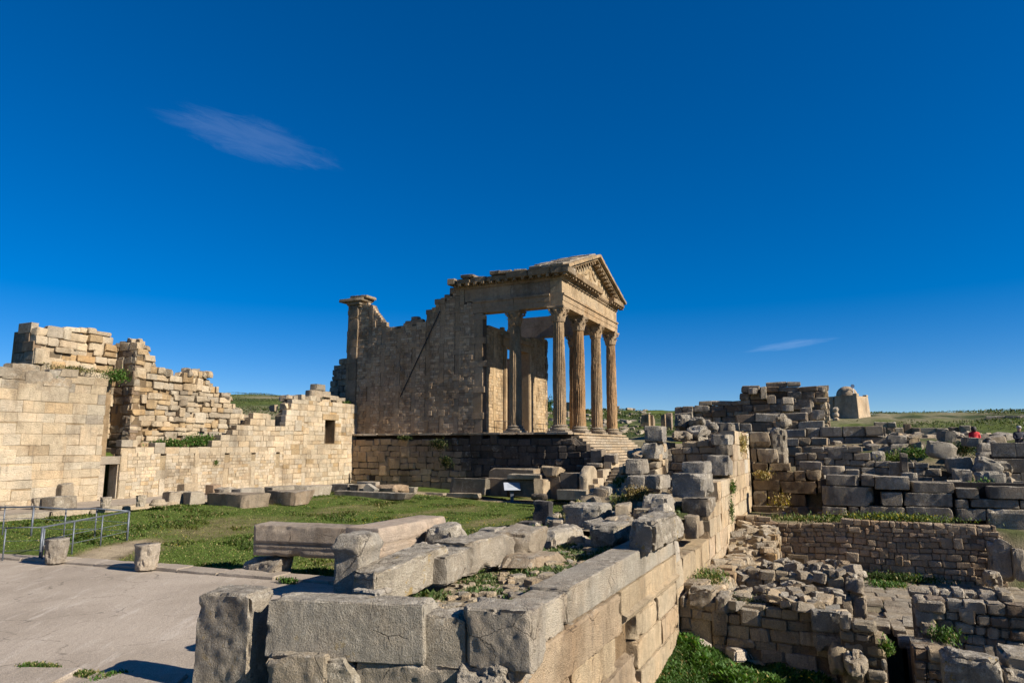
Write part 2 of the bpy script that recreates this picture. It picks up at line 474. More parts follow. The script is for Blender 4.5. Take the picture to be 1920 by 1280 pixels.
_hull = {}
def hull_arrays(kx, ky, kz, var, worn):
    """cheap irregular chamfered stone (about 44 triangles); sizes quantised so that alike pieces share mesh data"""
    key = (kx, ky, kz, var, worn)
    if key in _hull: return _hull[key]
    S = [1.25 ** k for k in (kx, ky, kz)]; rs = random.Random(hash(key) & 0xffffff)
    c = (.05 if not worn else .17) * min(S)
    bm = bmesh.new()
    for a in (-1, 1):
        for b in (-1, 1):
            for d in (-1, 1):
                for ax in range(3):
                    p = [a * S[0] / 2, b * S[1] / 2, d * S[2] / 2]
                    for j in range(3):
                        if j != ax: p[j] -= math.copysign(c * (.25 + 1.2 * rs.random() ** 2 * 1.6), p[j])
                        else: p[j] *= 1 + (rs.random() - .5) * (.03 if not worn else .12)
                    bm.verts.new(p)
    bmesh.ops.convex_hull(bm, input=bm.verts)
    bmesh.ops.dissolve_limit(bm, angle_limit=.02, verts=bm.verts, edges=bm.edges)
    for vv in [x for x in bm.verts if not x.link_faces]: bm.verts.remove(vv)
    bm.verts.index_update()
    V = np.array([x.co[:] for x in bm.verts]); Fs = [tuple(x.index for x in f.verts) for f in bm.faces]
    bm.free()
    me = new_mesh('stone', V, Fs, False, M['stone'])
    _hull[key] = (V, Fs, me, S); return _hull[key]
def hull(sx, sy, sz, rnd, worn=False):
    k = [round(math.log(max(s, .03)) / math.log(1.25)) for s in (sx, sy, sz)]
    return hull_arrays(k[0], k[1], k[2], rnd.randrange(5), worn)

class Joined:
    def __init__(s): s.v, s.f, s.c, s.n = [], [], [], 0
    def add(s, V, F, col):
        s.v.append(V); s.f += [tuple(i + s.n for i in q) for q in F]; s.n += len(V); s.c.append(np.tile(np.array(col, np.float32), (len(V), 1)))
    def mesh(s, name):
        return new_mesh(name, np.concatenate(s.v), s.f, False, M['stone_joined'], np.concatenate(s.c))

# palettes: (r, g, b, lichen)
def vary(c, rnd, a=.09, hue=.04):
    k = 1 + (rnd.random() * 2 - 1) * a; h = (rnd.random() * 2 - 1) * hue
    return (c[0] * k * (1 + h), c[1] * k, c[2] * k * (1 - 1.5 * h), max(0, min(1, c[3] + (rnd.random() - .5) * .25)))
CREAM = (.52, .43, .30, .06)
TAN = (.46, .37, .25, .15)
OCHRE = (.37, .255, .13, .1)
GREYTAN = (.38, .32, .235, .36)
GREY = (.36, .305, .225, .5)
DARK = (.25, .21, .16, .5)
BROWN = (.25, .185, .125, .2)
TEMPLE = (.44, .32, .20, .12)
BLACK = (.105, .085, .066, .25)
def pal(*cw):
    def fn(s, z, rnd):
        t = rnd.random() * sum(w for _, w in cw)
        for c, w in cw:
            t -= w
            if t <= 0: return vary(c, rnd)
        return vary(cw[-1][0], rnd)
    return fn

def interp(prof, s):
    return float(np.interp(s, [p[0] for p in prof], [p[1] for p in prof]))

def masonry(name, label, cat, O, a, L, T, prof, zb, ch, sl, colfn, group=None, piers=(), opens=(), gap=.012, jit=.02,
            maxparts=300, worn=False, dep=.45, cell=None, parent=None, part='stone', corecol=(.2, .15, .1, .1), seed=1,
            rnd_edge=.04, rough=.025, ragged=.5, back=False, pal_pier=None, wav=None, bigp=None, holes=.03):
    if wav is None: wav = .10 if worn else .025
    if bigp is None: bigp = .10 if worn else .05
    rnd = random.Random(seed * 7919 + 13)
    ar = math.radians(a); ux, uy = math.cos(ar), math.sin(ar); ix, iy = -math.sin(ar), math.cos(ar)
    W = lambda s, d, z: (O[0] + s * ux + d * ix, O[1] + s * uy + d * iy, z)
    th = parent or thing(name, label, cat, (O[0], O[1], zb if isinstance(zb, (int, float)) else zb[0][1]), group)
    zbf = (lambda s: zb) if isinstance(zb, (int, float)) else (lambda s: interp(zb, s))
    zlo = zb if isinstance(zb, (int, float)) else min(z for _, z in zb)
    zhi = max(z for _, z in prof)
    # core of rubble and mortar behind the facing stones
    V, F = [], []
    def strip(s0, s1, lo, hi):
        n = max(2, int((s1 - s0) / .3) + 1); k = len(V)
        for i in range(n):
            s = s0 + (s1 - s0) * i / (n - 1); b_, t_ = lo(s), max(hi(s), lo(s) + .02)
            fd = (jit * 1.15 + .03 + .02 * math.sin(s * 9.1)) if worn else jit + .014; V.extend([W(s, fd, b_), W(s, fd, t_), W(s, T, t_), W(s, T, b_)])
        for i in range(n - 1):
            p, q = k + 4 * i, k + 4 * i + 4
            for j in range(4): F.append((p + j, p + (j + 1) % 4, q + (j + 1) % 4, q + j))
        F.append((k, k + 3, k + 2, k + 1)); e = k + 4 * (n - 1); F.append((e, e + 1, e + 2, e + 3))
    coretop = lambda s: interp(prof, s) - ch[1] * .55
    cur = .02
    for (s0, s1, z0, z1) in sorted(opens):
        if s0 > cur: strip(cur, s0, zbf, coretop)
        if z0 > zbf(s0) + .05: strip(s0, s1, zbf, lambda s: z0)
        if z1 < interp(prof, (s0 + s1) / 2): strip(s0, s1, lambda s: z1, coretop)
        cur = s1
    if cur < L: strip(cur, L - .02, zbf, coretop)
    me = new_mesh('core', V, F, False, M['stone'])
    wpart('core', me, th, color=corecol)
    items = []
    def put(s0, s1, z0, z1, col, extra=0.0, up=False):
        dd = dep * (.8 + .4 * rnd.random()); pr = (rnd.random() - .5) * 2 * jit - extra
        dd = min(dd, T - .02)
        items.append((s0, s1, z0, z1, pr, dd, col))
    for (ps, pw, pz0, pz1) in piers:
        z = max(pz0, zbf(ps)); tall = rnd.random() < .5
        while z < pz1 - .1:
            h = min(pz1 - z, rnd.uniform(.9, 1.5) if tall else rnd.uniform(.32, .5))
            if z + h > interp(prof, ps + pw / 2) + .3: break
            w = pw * (rnd.uniform(.9, 1.05) if tall else rnd.uniform(1.25, 2.0)); sh = rnd.uniform(-.06, .06)
            put(max(0, ps + (pw - w) / 2 + sh), ps + (pw + w) / 2 + sh, z, z + h - gap, (pal_pier or colfn)(ps, z, rnd), .004 if tall else jit + .008)
            z += h; tall = not tall
    z = zlo
    while z < zhi:
        h = rnd.uniform(*ch); zm = z + h * ragged
        # free intervals of this course
        st_s = .025 if piers else .1
        ss = np.arange(0, L + st_s / 2, st_s); ok = np.array([(interp(prof, s) >= zm) and (zbf(s) < z + h * .8) for s in ss])
        for (o0, o1, q0, q1) in opens:
            if z + h * .75 > q0 and z + h * .25 < q1: ok &= ~((ss > o0 - .02) & (ss < o1 + .02))
        for (p0, pw, q0, q1) in piers:
            if z + h * .5 > q0 and z + h * .5 < q1: ok &= ~((ss > p0) & (ss < p0 + pw - .02))
        i = 0
        while i < len(ss):
            if not ok[i]: i += 1; continue
            j = i
            while j + 1 < len(ss) and ok[j + 1]: j += 1
            s0, s1 = ss[i], min(ss[j] + st_s * .6, L); i = j + 1
            if s1 - s0 < .1: continue
            s = s0 - (rnd.random() * sl[0] * .5 if s0 > 0.2 and not piers else 0)
            s = max(s, s0 - .25)
            while s < s1 - .05:
                w = rnd.uniform(*sl)
                if s + w > s1 - sl[0] * .45: w = s1 - s + (rnd.uniform(-.1, .12) * min(1, sl[0]) if not piers else 0)
                w = max(w, .12)
                hh = h * (1 if rnd.random() > .12 else rnd.uniform(.82, .97))
                dz = wav * float(vnoise(np.array([[s * .55, z * .9, seed * 1.7]]), seed)[0]); ex = 0.0
                if rnd.random() < bigp and s + w * 1.3 < s1: hh = min(h * rnd.uniform(1.5, 2.0), interp(prof, s + w / 2) - z + .1); hh = max(hh, h * .8); ex = .022 + jit * .4
                if not (worn and rnd.random() < holes): put(s, s + w - gap, z + dz, z + dz + hh - gap, colfn(s, z, rnd), ex)
                s += w
        z += h
    items.sort(key=lambda t: -(t[1] - t[0]) * (t[3] - t[2]))
    J = Joined(); np_ = 0
    for (s0, s1, z0, z1, pr, dd, col) in items:
        sx, sz = s1 - s0, z1 - z0
        if sx < .04 or sz < .04: continue
        c = W((s0 + s1) / 2, pr + dd / 2, (z0 + z1) / 2)
        ra = ar + (rnd.random() - .5) * (.16 if worn else .02); rl = (rnd.random() - .5) * (.10 if worn else .012)
        if cell and np_ < maxparts:
            me = block_mesh(sx, dd, sz, rnd.randrange(1 << 24), 'stone_near', cell=cell, rnd=rnd_edge, rough=rough, warp=.03)
            link(part, me, th, loc=Vector(c) - th.location, rot=(0, 0, ra), color=col); np_ += 1
            continue
        V_, F_, me, S = hull(sx, dd, sz, rnd, worn)
        sc = (sx / S[0], dd / S[1], sz / S[2])
        fl = 1 if rnd.random() < .5 else -1
        if np_ < maxparts:
            link(part, me, th, loc=Vector(c) - th.location, rot=(0, rl, ra), scale=sc, color=col); np_ += 1
        else:
            X = V_ * np.array(sc); ca, sa = math.cos(ra), math.sin(ra)
            J.add(np.stack([X[:, 0] * ca - X[:, 1] * sa + c[0], X[:, 0] * sa + X[:, 1] * ca + c[1], X[:, 2] + c[2]], 1), F_, col)
    if J.n:
        o = wpart('small_' + part + 's', J.mesh('small_stones'), th); o['kind'] = 'stuff'
    return th

def pprof(O, a, pts):
    return sorted(hit_v(px, py, O, a) for px, py in pts)

# ------------------------------------------------------------------ loose blocks
_seed = [100]
def loose(label, px0, py0, px1, py1, face, at=None, g=None, depth=.6, rot=0, tilt=(0, 0), col=GREY, cell=None, rnd=.05, rough=.03,
          warp=.05, name='stone_block', cat='stone block', group=None, mesh=None, near=None, sink=0.0):
    """a block whose front face fills the box (px0,py0)-(px1,py1) of the photograph on a plane facing west ('W', x = at) or
    south ('S', y = at); with g the plane is where the foot of the box meets ground of that height"""
    _seed[0] += 1
    if at is None:
        p = hit_z((px0 + px1) / 2, py1, g); at = p[0] if face == 'W' else p[1]
    hit = (lambda x, y: hit_x(x, y, at)) if face == 'W' else (lambda x, y: hit_y(x, y, at))
    pm = (py0 + py1) / 2; xm = (px0 + px1) / 2
    A, B = hit(px0, pm), hit(px1, pm); T_, Bt = hit(xm, py0), hit(xm, py1)
    z0, z1 = Bt[2] - sink, T_[2]; sz = z1 - z0
    if face == 'W':
        sx = abs(A[1] - B[1]); c = Vector((at + depth / 2, (A[1] + B[1]) / 2, (z0 + z1) / 2)); rz = -math.pi / 2
    else:
        sx = abs(A[0] - B[0]); c = Vector(((A[0] + B[0]) / 2, at + depth / 2, (z0 + z1) / 2)); rz = 0
    dist = math.hypot(c.x, c.y)
    if mesh in (capital_drum, base_drum):          # round pieces: width across the line of sight
        v_ = np.array([math.sin(YAW) * math.cos(TILT), math.cos(YAW) * math.cos(TILT), math.sin(TILT)])
        f_ = (A + B) / 2; sx = (px1 - px0) * float((f_ - EYE) @ v_) / FPX; dr = Vector((f_[0], f_[1], 0)).normalized()
        c = Vector((f_[0], f_[1], (z0 + z1) / 2)) + dr * sx * .5; depth = sx
    if cell is None: cell = max(.045, dist * .0055)
    if near is None: near = dist < 22
    me = mesh(sx, depth, sz, _seed[0]) if mesh else block_mesh(sx, depth, sz, _seed[0], 'stone_near' if near else 'stone', cell=cell, rnd=rnd, rough=rough, warp=warp)
    rn = random.Random(_seed[0])
    o = link(name, me, None, loc=c, rot=(math.radians(tilt[0]), math.radians(tilt[1]), rz + math.radians(rot)), color=vary(col, rn, .08, .03))
    return tag(o, label, cat, group)

# ------------------------------------------------------------------ terrain
WALL_Y = 4.0
def sstep(a, b, x):
    t = np.clip((x - a) / (b - a), 0, 1); return t * t * (3 - 2 * t)
def terrain(x, y):
    x = np.asarray(x, float); y = np.asarray(y, float)
    r = np.hypot(x, y); azm = np.degrees(np.arctan2(x, y))      # compass bearing
    north = .55 * sstep(17, 30, y) * sstep(-.3, 1.6, x - (13.42 + (24.28 - y) * .1055))      # forum floor
    east = 3.9 * sstep(57, 60, x)
    behind = 3.2 * sstep(36.2, 37.5, y) + 1.0 * sstep(37, 45, y)
    zn = np.maximum(np.maximum(north, east), behind)
    zn = np.where((x > 36) & (y < 11) & (x < 58), np.maximum(zn, 1.8), zn)
    low = -1.45 - .17 * np.clip(4 - y, 0, 8) - .10 * np.clip(18 - x, 0, 12)
    low = np.where(x > 22, -1.45, low)
    xs_ = 33.8 + 3.1 * sstep(.3, .7, y)
    zs = low + (0.4 + 1.45) * sstep(30.6, 30.9, x) + 1.45 * sstep(xs_, xs_ + .4, x) + .75 * sstep(39.3, 41.5, x) + .5 * sstep(41.6, 43, x) + 1.0 * sstep(43, 50, x)
    mound = 1.9 * np.exp(-((x / 2.2) ** 2 + (y / 2.2) ** 2) ** 2)
    zs = np.where(x < 8, np.maximum(low, mound), zs)
    z = np.where(y > WALL_Y + .65, zn, zs)
    z = np.where((x < 8.4) & (y > 2.5), np.maximum(z, 0.0), z)
    z = np.where((x > 16.9) & (x < 24.5) & (y < -.75) & (y > -3.4), -4.45, z)
    cap = 4.6 + 8.6 * sstep(64, 48, azm)
    cap = np.where(azm > 84, 3.3, cap)
    hill = np.clip(.1 * (r - 62), 0, cap)
    nz = fbm(np.stack([x.ravel() * .03, y.ravel() * .03, 0 * x.ravel()], 1), 5, 4).reshape(x.shape)
    z = z + hill * (1 + .10 * nz) + np.where(r > 70, nz * .12, 0)
    z = z - np.clip(r - 230, 0, None) * .03
    nn = fbm(np.stack([x.ravel() * .6, y.ravel() * .6, 0 * x.ravel()], 1), 3, 3).reshape(x.shape)
    return z + np.where((r < 70), nn * .035, nn * .1)

def axis_grid(lo, hi, step, far):
    core = np.arange(lo, hi + 1e-6, step); out = []
    d, p = step, hi
    while p < far: d *= 1.12; p += d; out.append(p)
    neg = []; d, p = step, lo
    while p > -far: d *= 1.12; p -= d; neg.append(p)
    return np.array(neg[::-1] + list(core) + out)
gx, gy = axis_grid(0, 66, .4, 1200), axis_grid(-16, 42, .4, 1200)
GX, GY = np.meshgrid(gx, gy, indexing='ij')
GZ = terrain(GX, GY)
nxg, nyg = GX.shape
gid = np.arange(nxg * nyg).reshape(nxg, nyg)
gf = np.stack([gid[:-1, :-1].ravel(), gid[1:, :-1].ravel(), gid[1:, 1:].ravel(), gid[:-1, 1:].ravel()], 1)
P2 = np.stack([GX.ravel(), GY.ravel(), 0 * GX.ravel()], 1)

LAWN_EDGE = lambda y: 13.42 + (24.28 - y) * .1055 + .55          # east edge of the plaza kerb
def lawn_bare(x, y):
    """0 = turf, 1 = bare trodden earth: worn patches and the footpath beside the temple"""
    p = np.stack([x, y, 0 * x], 1)
    n = fbm(p * .35, 21, 4); n2 = fbm(p * np.array([.16, .9, 1]), 31, 3)
    b = .5 * sstep(.15, .85, n * .55 + n2 * .55)
    px_ = sstep(1.5, .45, np.abs((x - 41.2) + .12 * (y - 18) + .5 * vnoise(p * .5, 3)))       # path along the podium
    path2 = sstep(1.1, .4, np.abs((y - 21.6) - .35 * (x - 15) + .35 * vnoise(p * .6, 4))) * sstep(18.6, 16.6, x)
    return np.clip(np.maximum(np.maximum(b * .85, px_), path2), 0, 1)
gxr, gyr = GX.ravel(), GY.ravel()
bare = lawn_bare(gxr, gyr)
turf = np.array([.072, .10, .02]); dry = np.array([.20, .155, .085]); earth = np.array([.33, .265, .175])
colr = turf + (dry - turf) * np.clip(bare * 1.6, 0, 1)[:, None]
colr = colr + (earth - colr) * np.clip(bare * 1.9 - .9, 0, 1)[:, None]
rr_ = np.hypot(gxr, gyr)
sth = gyr < WALL_Y + .25
lowc = np.array([.16, .135, .09]) + 0 * colr
n_ = fbm(P2 * .7, 77, 4)
lowc = lowc + (np.array([.055, .085, .02]) - lowc) * sstep(-.1, .5, n_ + .3 * (gxr > 30))[:, None]
upc = np.array([.20, .165, .105]) + (np.array([.085, .095, .035]) - np.array([.20, .165, .105])) * sstep(.05, .5, n_)[:, None]
lowc = np.where((gxr > 30.7)[:, None], upc, lowc)
colr = np.where(sth[:, None] & (rr_ < 60)[:, None], lowc, colr)
nh = fbm(P2 * np.array([.05, .05, 1]), 9, 5, .65); nh2 = fbm(P2 * .22, 19, 4, .6)
hillc = np.array([.088, .112, .026]) + (np.array([.21, .185, .11]) - np.array([.088, .112, .026])) * sstep(-.2, .6, nh + .5 * nh2)[:, None]
hillc = hillc + (np.array([.045, .062, .022]) - hillc) * sstep(.25, .6, nh2)[:, None]
colr = np.where((rr_ > 60)[:, None], hillc, colr)
ground = link('ground', new_mesh('ground', np.stack([gxr, gyr, GZ.ravel()], 1), gf, True, M['soil'],
              np.concatenate([colr, np.ones((len(colr), 1))], 1)))
tag(ground, kind='structure')

def gz(x, y): return float(terrain(np.array([x]), np.array([y]))[0])
def on_ground(px, py, guess=0.0):
    z = guess
    for _ in range(12):
        p = hit_z(px, py, z); z = gz(p[0], p[1])
    return Vector((p[0], p[1], z))

# ------------------------------------------------------------------ plaza paving and its kerb
pe = [(x, y) for y in np.linspace(60, 4.7, 60) for x in [LAWN_EDGE(y) - .62]]
m = MB()
pl = [(-30, 60)] + [(-30, 4.9), (5.0, 4.9), (7.6, 8.9), (8.2, 7.9), (9.0, 5.0)]
pl = pl + [(x, y) for x, y in pe[::-1]]
bm = bmesh.new()
vs = [bm.verts.new((x, y, .06)) for x, y in pl]
bm.faces.new(vs); bmesh.ops.triangulate(bm, faces=bm.faces[:]); bmesh.ops.recalc_face_normals(bm, faces=bm.faces)
me = bpy.data.meshes.new('plaza_paving'); bm.to_mesh(me); bm.free(); me.materials.append(M['paving'])
plaza = tag(link('plaza_paving', me), kind='structure')

krnd = random.Random(5)
kerb = bpy.data.objects.new('kerb', None); COL.objects.link(kerb); kerb['kind'] = 'structure'
y = 40.0
while y > 9.0:
    ln = krnd.uniform(1.3, 2.4); ym = y - ln / 2
    w = krnd.uniform(.62, .78)
    me = block_mesh(ln - .03, w, .22, krnd.randrange(1 << 20), 'paving', cell=.16, rnd=.025, rough=.018, warp=.02)
    link('kerb_slab', me, kerb, loc=(LAWN_EDGE(ym) - .30 + krnd.uniform(-.05, .05), ym, .02 + krnd.uniform(-.015, .025)), rot=(0, 0, -math.pi / 2 + math.atan(.1055)))
    y -= ln
# near slabs at the plaza's lower edge
near_slabs = bpy.data.objects.new('pavement_slabs', None); COL.objects.link(near_slabs); near_slabs['kind'] = 'structure'
for (px0, py0, px1, py1) in ((-120, 1262, 70, 1330), (92, 1268, 300, 1345)):
    a, b = hit_z(px0, (py0 + py1) / 2, .08), hit_z(px1, (py0 + py1) / 2, .08)
    c, d = hit_z((px0 + px1) / 2, py0, .08), hit_z((px0 + px1) / 2, py1, .08)
    sx = float(np.linalg.norm(b - a)); sy = float(np.linalg.norm(d - c))
    me = block_mesh(sx, sy, .16, px1 + 400, 'paving', cell=.12, rnd=.03, rough=.02, warp=.05)
    link('paving_slab', me, near_slabs, loc=tuple((a + b) / 2 + np.array([0, 0, -.045])), rot=(0, 0, math.atan2(b[1] - a[1], b[0] - a[0])))

# ================================================================== TEMPLE
def lathe(prof, seg, cx=0, cy=0):
    v = []; f = []
    for r, z in prof:
        for k in range(seg): v.append((cx + r * math.cos(2 * math.pi * k / seg), cy + r * math.sin(2 * math.pi * k / seg), z))
    for i in range(len(prof) - 1):
        for k in range(seg): f.append((i * seg + k, i * seg + (k + 1) % seg, (i + 1) * seg + (k + 1) % seg, (i + 1) * seg + k))
    f.append(tuple(range(seg))[::-1]); f.append(tuple((len(prof) - 1) * seg + k for k in range(seg)))
    return v, f

def shaft_mesh(h, r0, r1, seed):
    nf, per, nr = 22, 6, 40
    v = []; n = nf * per
    zz = np.linspace(0, h, nr)
    th = np.arange(n) * 2 * math.pi / n
    for z in zz:
        t = z / h; r = r0 + (r1 - r0) * (t ** 1.6)
        ph = (np.arange(n) % per) / per
        fl = np.where(ph < .17, 0.0, np.sin((ph - .17) / .83 * math.pi) ** .6)
        P = np.stack([np.cos(th) * 1.3, np.sin(th) * 1.3, np.full(n, z * .55)], 1)
        worn = sstep(-.15, .45, vnoise(P, seed) + .55 * (1 - sstep(.12, .40, t)) - .25)
        depth = .055 * fl * (1 - .85 * worn) * sstep(0, .02, t) * sstep(1, .975, t)
        er = .03 * worn * (1 + fbm(P * 4, seed + 3, 3)) + .012 * fbm(P * np.array([5, 5, 9]), seed + 7, 2)
        rr = r - depth - er
        v.append(np.stack([rr * np.cos(th), rr * np.sin(th), np.full(n, z)], 1))
    v = np.concatenate(v)
    i = np.arange(nr - 1)[:, None] * n; k = np.arange(n)[None]
    a = (i + k).ravel(); b = (i + (k + 1) % n).ravel()
    return new_mesh('shaft', v, np.stack([a, b, b + n, a + n], 1), False, M['stone'])

def capital_mesh(h=1.15, r=.41, seed=1):
    m = MB(); rnd = random.Random(seed)
    pr = [(r, 0), (r + .05, .03), (r + .05, .08), (r, .1)] + [(r + .02 + .13 * (t ** 2.2), .1 + t * (h - .27)) for t in np.linspace(0.05, 1, 7)]
    m.add(*lathe(pr, 24))
    def leaf(ang, z0, hh, w, out):
        prof = [(0, .02, 1.0), (.3, .05, 1.05), (.6, .09, .95), (.82, .15, .75), (.95, .23, .55), (.9, .29, .25)]
        v = []
        for t, o, ww in prof:
            rr = r + .02 + o * out / .2
            for s in (-1, -.45, 0, .45, 1):
                a = ang + s * w * ww / rr / 2
                q = rr - .035 * abs(s) + (.03 if abs(abs(s) - .45) < .01 else 0) + rnd.uniform(-.012, .012)
                v.append((q * math.cos(a), q * math.sin(a), z0 + t * hh + rnd.uniform(-.012, .012)))
        for t, o, ww in prof:
            rr = r + .02 + o * out / .2 - .07
            a = ang; v.append((rr * math.cos(a), rr * math.sin(a), z0 + t * hh - .02))
        f = []; n = len(prof)
        for i in range(n - 1):
            for k in range(4): f.append((i * 5 + k, i * 5 + k + 1, i * 5 + 5 + k + 1, i * 5 + 5 + k))
            f.append((i * 5, i * 5 + 5, 30 + i + 1, 30 + i)); f.append((i * 5 + 4, 30 + i, 30 + i + 1, i * 5 + 9))
        m.add(v, f)
    for k in range(8):
        leaf(k * math.pi / 4 + .39, .1, .46, .36, .17)
    for k in range(8):
        if rnd.random() < .9: leaf(k * math.pi / 4, .1, .76, .36, .24)
    for k in range(4):
        a = k * math.pi / 2 + math.pi / 4
        if rnd.random() < .85:
            c, s = math.cos(a), math.sin(a)
            pts = [((r + o) * c, (r + o) * s, z) for o, z in ((.05, .58), (.14, .74), (.25, .86), (.32, .95), (.36, .90), (.34, .83), (.29, .84))]
            m.tube(pts, [.05, .06, .07, .07, .065, .06, .05], 6)
    # abacus with hollowed sides
    A = .64; pts = []
    for k in range(4):
        a = k * math.pi / 2
        for t in np.linspace(-1, 1, 7)[:-1]:
            x, y = A * (1 - .20 * (1 - t * t)), t * A
            if abs(t) > .99: x, y = A * .96, t * A * .96
            pts.append((x * math.cos(a) - y * math.sin(a), x * math.sin(a) + y * math.cos(a)))
    m.prism(pts, 2, h - .17, h - .10); m.prism([(x * 1.05, y * 1.05) for x, y in pts], 2, h - .10, h)
    return m.mesh('capital', M['stone'])

def base_mesh():
    pr = [(.66, .16), (.69, .20), (.70, .25), (.68, .31), (.60, .33), (.56, .36), (.55, .40), (.57, .42), (.60, .44), (.61, .47), (.58, .51), (.50, .53), (.48, .56)]
    m = MB(); m.add(*lathe(pr, 32)); return m.mesh('base', M['stone'])

TX, TY = 44.85, 17.1
temple = thing('temple', 'tall roman temple with fluted columns under a triangular pediment on a dark podium', 'temple', (45, 17, 0))
T_ = lambda name, m, color, smooth=False: wpart(name, m.mesh(name, M['stone'], smooth) if isinstance(m, MB) else m, temple, color)
trnd = random.Random(3)
tc = lambda c=TEMPLE, a=.10: vary(c, trnd, a)
COLUMN_C = (.38, .265, .15, .12)
FACADE = (.46, .345, .21, .06)

# podium: dark blocks along the west flank, stepping down beside the stairs
PO = (44.45, 36.1)
pprf = [(0.0, 4.38)] + [p for p in pprof(PO, -90, [(1060, 814), (1072, 815), (1074, 826), (1097, 828), (1099, 838), (1111, 841), (1113, 850), (1128, 853), (1130, 864), (1152, 870)])]
pprf = [(s, min(z, 4.38)) for s, z in pprf]
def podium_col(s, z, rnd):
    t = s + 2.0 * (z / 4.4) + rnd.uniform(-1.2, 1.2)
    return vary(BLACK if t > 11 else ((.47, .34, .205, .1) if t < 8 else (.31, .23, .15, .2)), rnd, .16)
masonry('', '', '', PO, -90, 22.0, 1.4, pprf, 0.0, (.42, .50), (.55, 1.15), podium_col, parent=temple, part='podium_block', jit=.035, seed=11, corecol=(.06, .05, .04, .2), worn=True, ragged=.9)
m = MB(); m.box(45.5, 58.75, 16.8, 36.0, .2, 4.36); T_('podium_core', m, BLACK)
# paving edge along the top of the podium
s = 16.6
while s < 36.0:
    w = min(trnd.uniform(.7, 1.5), 36.1 - s)
    if w < .2: break
    me = block_mesh(w - .015, 1.1, .16, trnd.randrange(1 << 20), cell=.28, rnd=.03, rough=.035, warp=.03)
    link('podium_edge_slab', me, temple, loc=Vector((44.33 + .55, s + w / 2, 4.45)) - temple.location, rot=(0, 0, -math.pi / 2), color=tc((.40, .33, .24, .3)))
    s += w
m = MB(); m.box(45.45, 58.75, 16.6, 36.0, 4.37, 4.5); T_('porch_floor', m, tc(FACADE))

# stairs down the south front
for i in range(11):
    z1 = 4.5 - .205 * (i + 1); y1 = 16.6 - .265 * i; x = 45.75
    while x < 58.2:
        w = min(trnd.uniform(1.6, 3.2), 58.4 - x)
        me = block_mesh(w - .02, .36, .172, trnd.randrange(1 << 20), cell=.3, rnd=.02, rough=.012, warp=.015, chips=.5)
        o = link('step_stone', me, temple, loc=Vector((x + w / 2, y1 - .10, z1 - .088)) - temple.location, color=vary((.43, .35, .245, .28), trnd, .1)); x += w
m = MB()
m.prism([(16.79, .3), (16.79, 4.2)] + [(16.6 - .265 * i, 4.5 - .205 * (i + 1) - .16) for i in range(11)] + [(13.8, .3)], 0, 45.7, 58.4)
T_('stair_core', m, GREYTAN)

# west wall of the cella
WO = (TX, 36.25)
wprf = pprof(WO, -90, [(657, 566), (698, 568), (703, 580), (713, 592), (722, 607), (727, 612), (746, 608), (765, 606), (798, 602), (802, 584), (813, 574), (829, 563), (838, 561), (846, 552)])
wprf = [(s, z) for s, z in wprf if s < 10.0] + [(10.05, 15.0), (10.1, 15.55), (11.05, 15.6), (11.1, 14.45), (11.85, 14.45), (11.9, 13.48), (12.75, 13.48)]
wpiers = [(0.0, .72, 4.5, 15.0)] + [(hit_v(px, 700, WO, -90)[0] - .2, .40, 4.5, 15.0) for px in (692, 717, 746, 775, 801, 828, 856)] + [(12.0, .73, 4.5, 13.48)]
def tcol(s, z, rnd):
    return vary(((.46, .34, .215, .1), (.38, .275, .175, .16), (.50, .385, .255, .06))[rnd.randrange(3)], rnd, .14)
def tpier(s, z, rnd):
    return vary((.37, .275, .175, .15), rnd, .14)
masonry('', '', '', WO, -90, 12.75, .62, wprf, 4.5, (.17, .25), (.24, .55), tcol, parent=temple, part='wall_stone', piers=wpiers, jit=.02, seed=12, corecol=(.15, .115, .08, .2), dep=.3, pal_pier=tpier, ragged=.8)
# corner pilaster standing proud of the wall, broken along its inner edge
z = 4.5
while z < 15.0:
    h = trnd.uniform(.8, 1.7); h = min(h, 15.02 - z)
    me = block_mesh(.80 + trnd.uniform(-.08, .10), .5, h - .005, trnd.randrange(1 << 20), cell=.2, rnd=.035, rough=.04, warp=.02)
    link('pilaster_block', me, temple, loc=Vector((TX + .10, 35.52, z + h / 2)) - temple.location, rot=(0, 0, -math.pi / 2), color=tc((.26, .2, .135, .25)))
    z += h
for (y0, y1, z0, z1, x0) in ((36.1, 34.9, 14.9, 15.15, .10), (36.35, 34.7, 15.13, 15.42, .26), (36.7, 34.55, 15.40, 15.66, .46), (35.9, 34.1, 15.64, 15.86, .30)):
    me = block_mesh(y0 - y1, 1.1 + x0, z1 - z0, trnd.randrange(1 << 20), cell=.2, rnd=.06, rough=.05, warp=.09)
    link('cornice_block', me, temple, loc=Vector((TX - x0 + (1.1 + x0) / 2, (y0 + y1) / 2, (z0 + z1) / 2)) - temple.location, rot=(0, 0, -math.pi / 2), color=tc((.30, .24, .16, .35)))
# stones left loose on the broken wall top
for (px, py, w, h) in ((768, 605, .9, .28), (779, 603, 1.1, .42), (776, 596, .6, .3), (822, 566, .7, .5), (838, 556, .5, .55), (846, 545, .6, .5)):
    s_, z_ = hit_v(px, py, WO, -90)
    me = block_mesh(w, .55, h, trnd.randrange(1 << 20), cell=.15, rnd=.07, rough=.05, warp=.1)
    link('wall_top_stone', me, temple, loc=Vector((TX + .32, WO[1] - s_, z_ + .02)) - temple.location, rot=(0, 0, -1.57 + trnd.uniform(-.1, .1)), color=tc((.3, .23, .16, .3)))

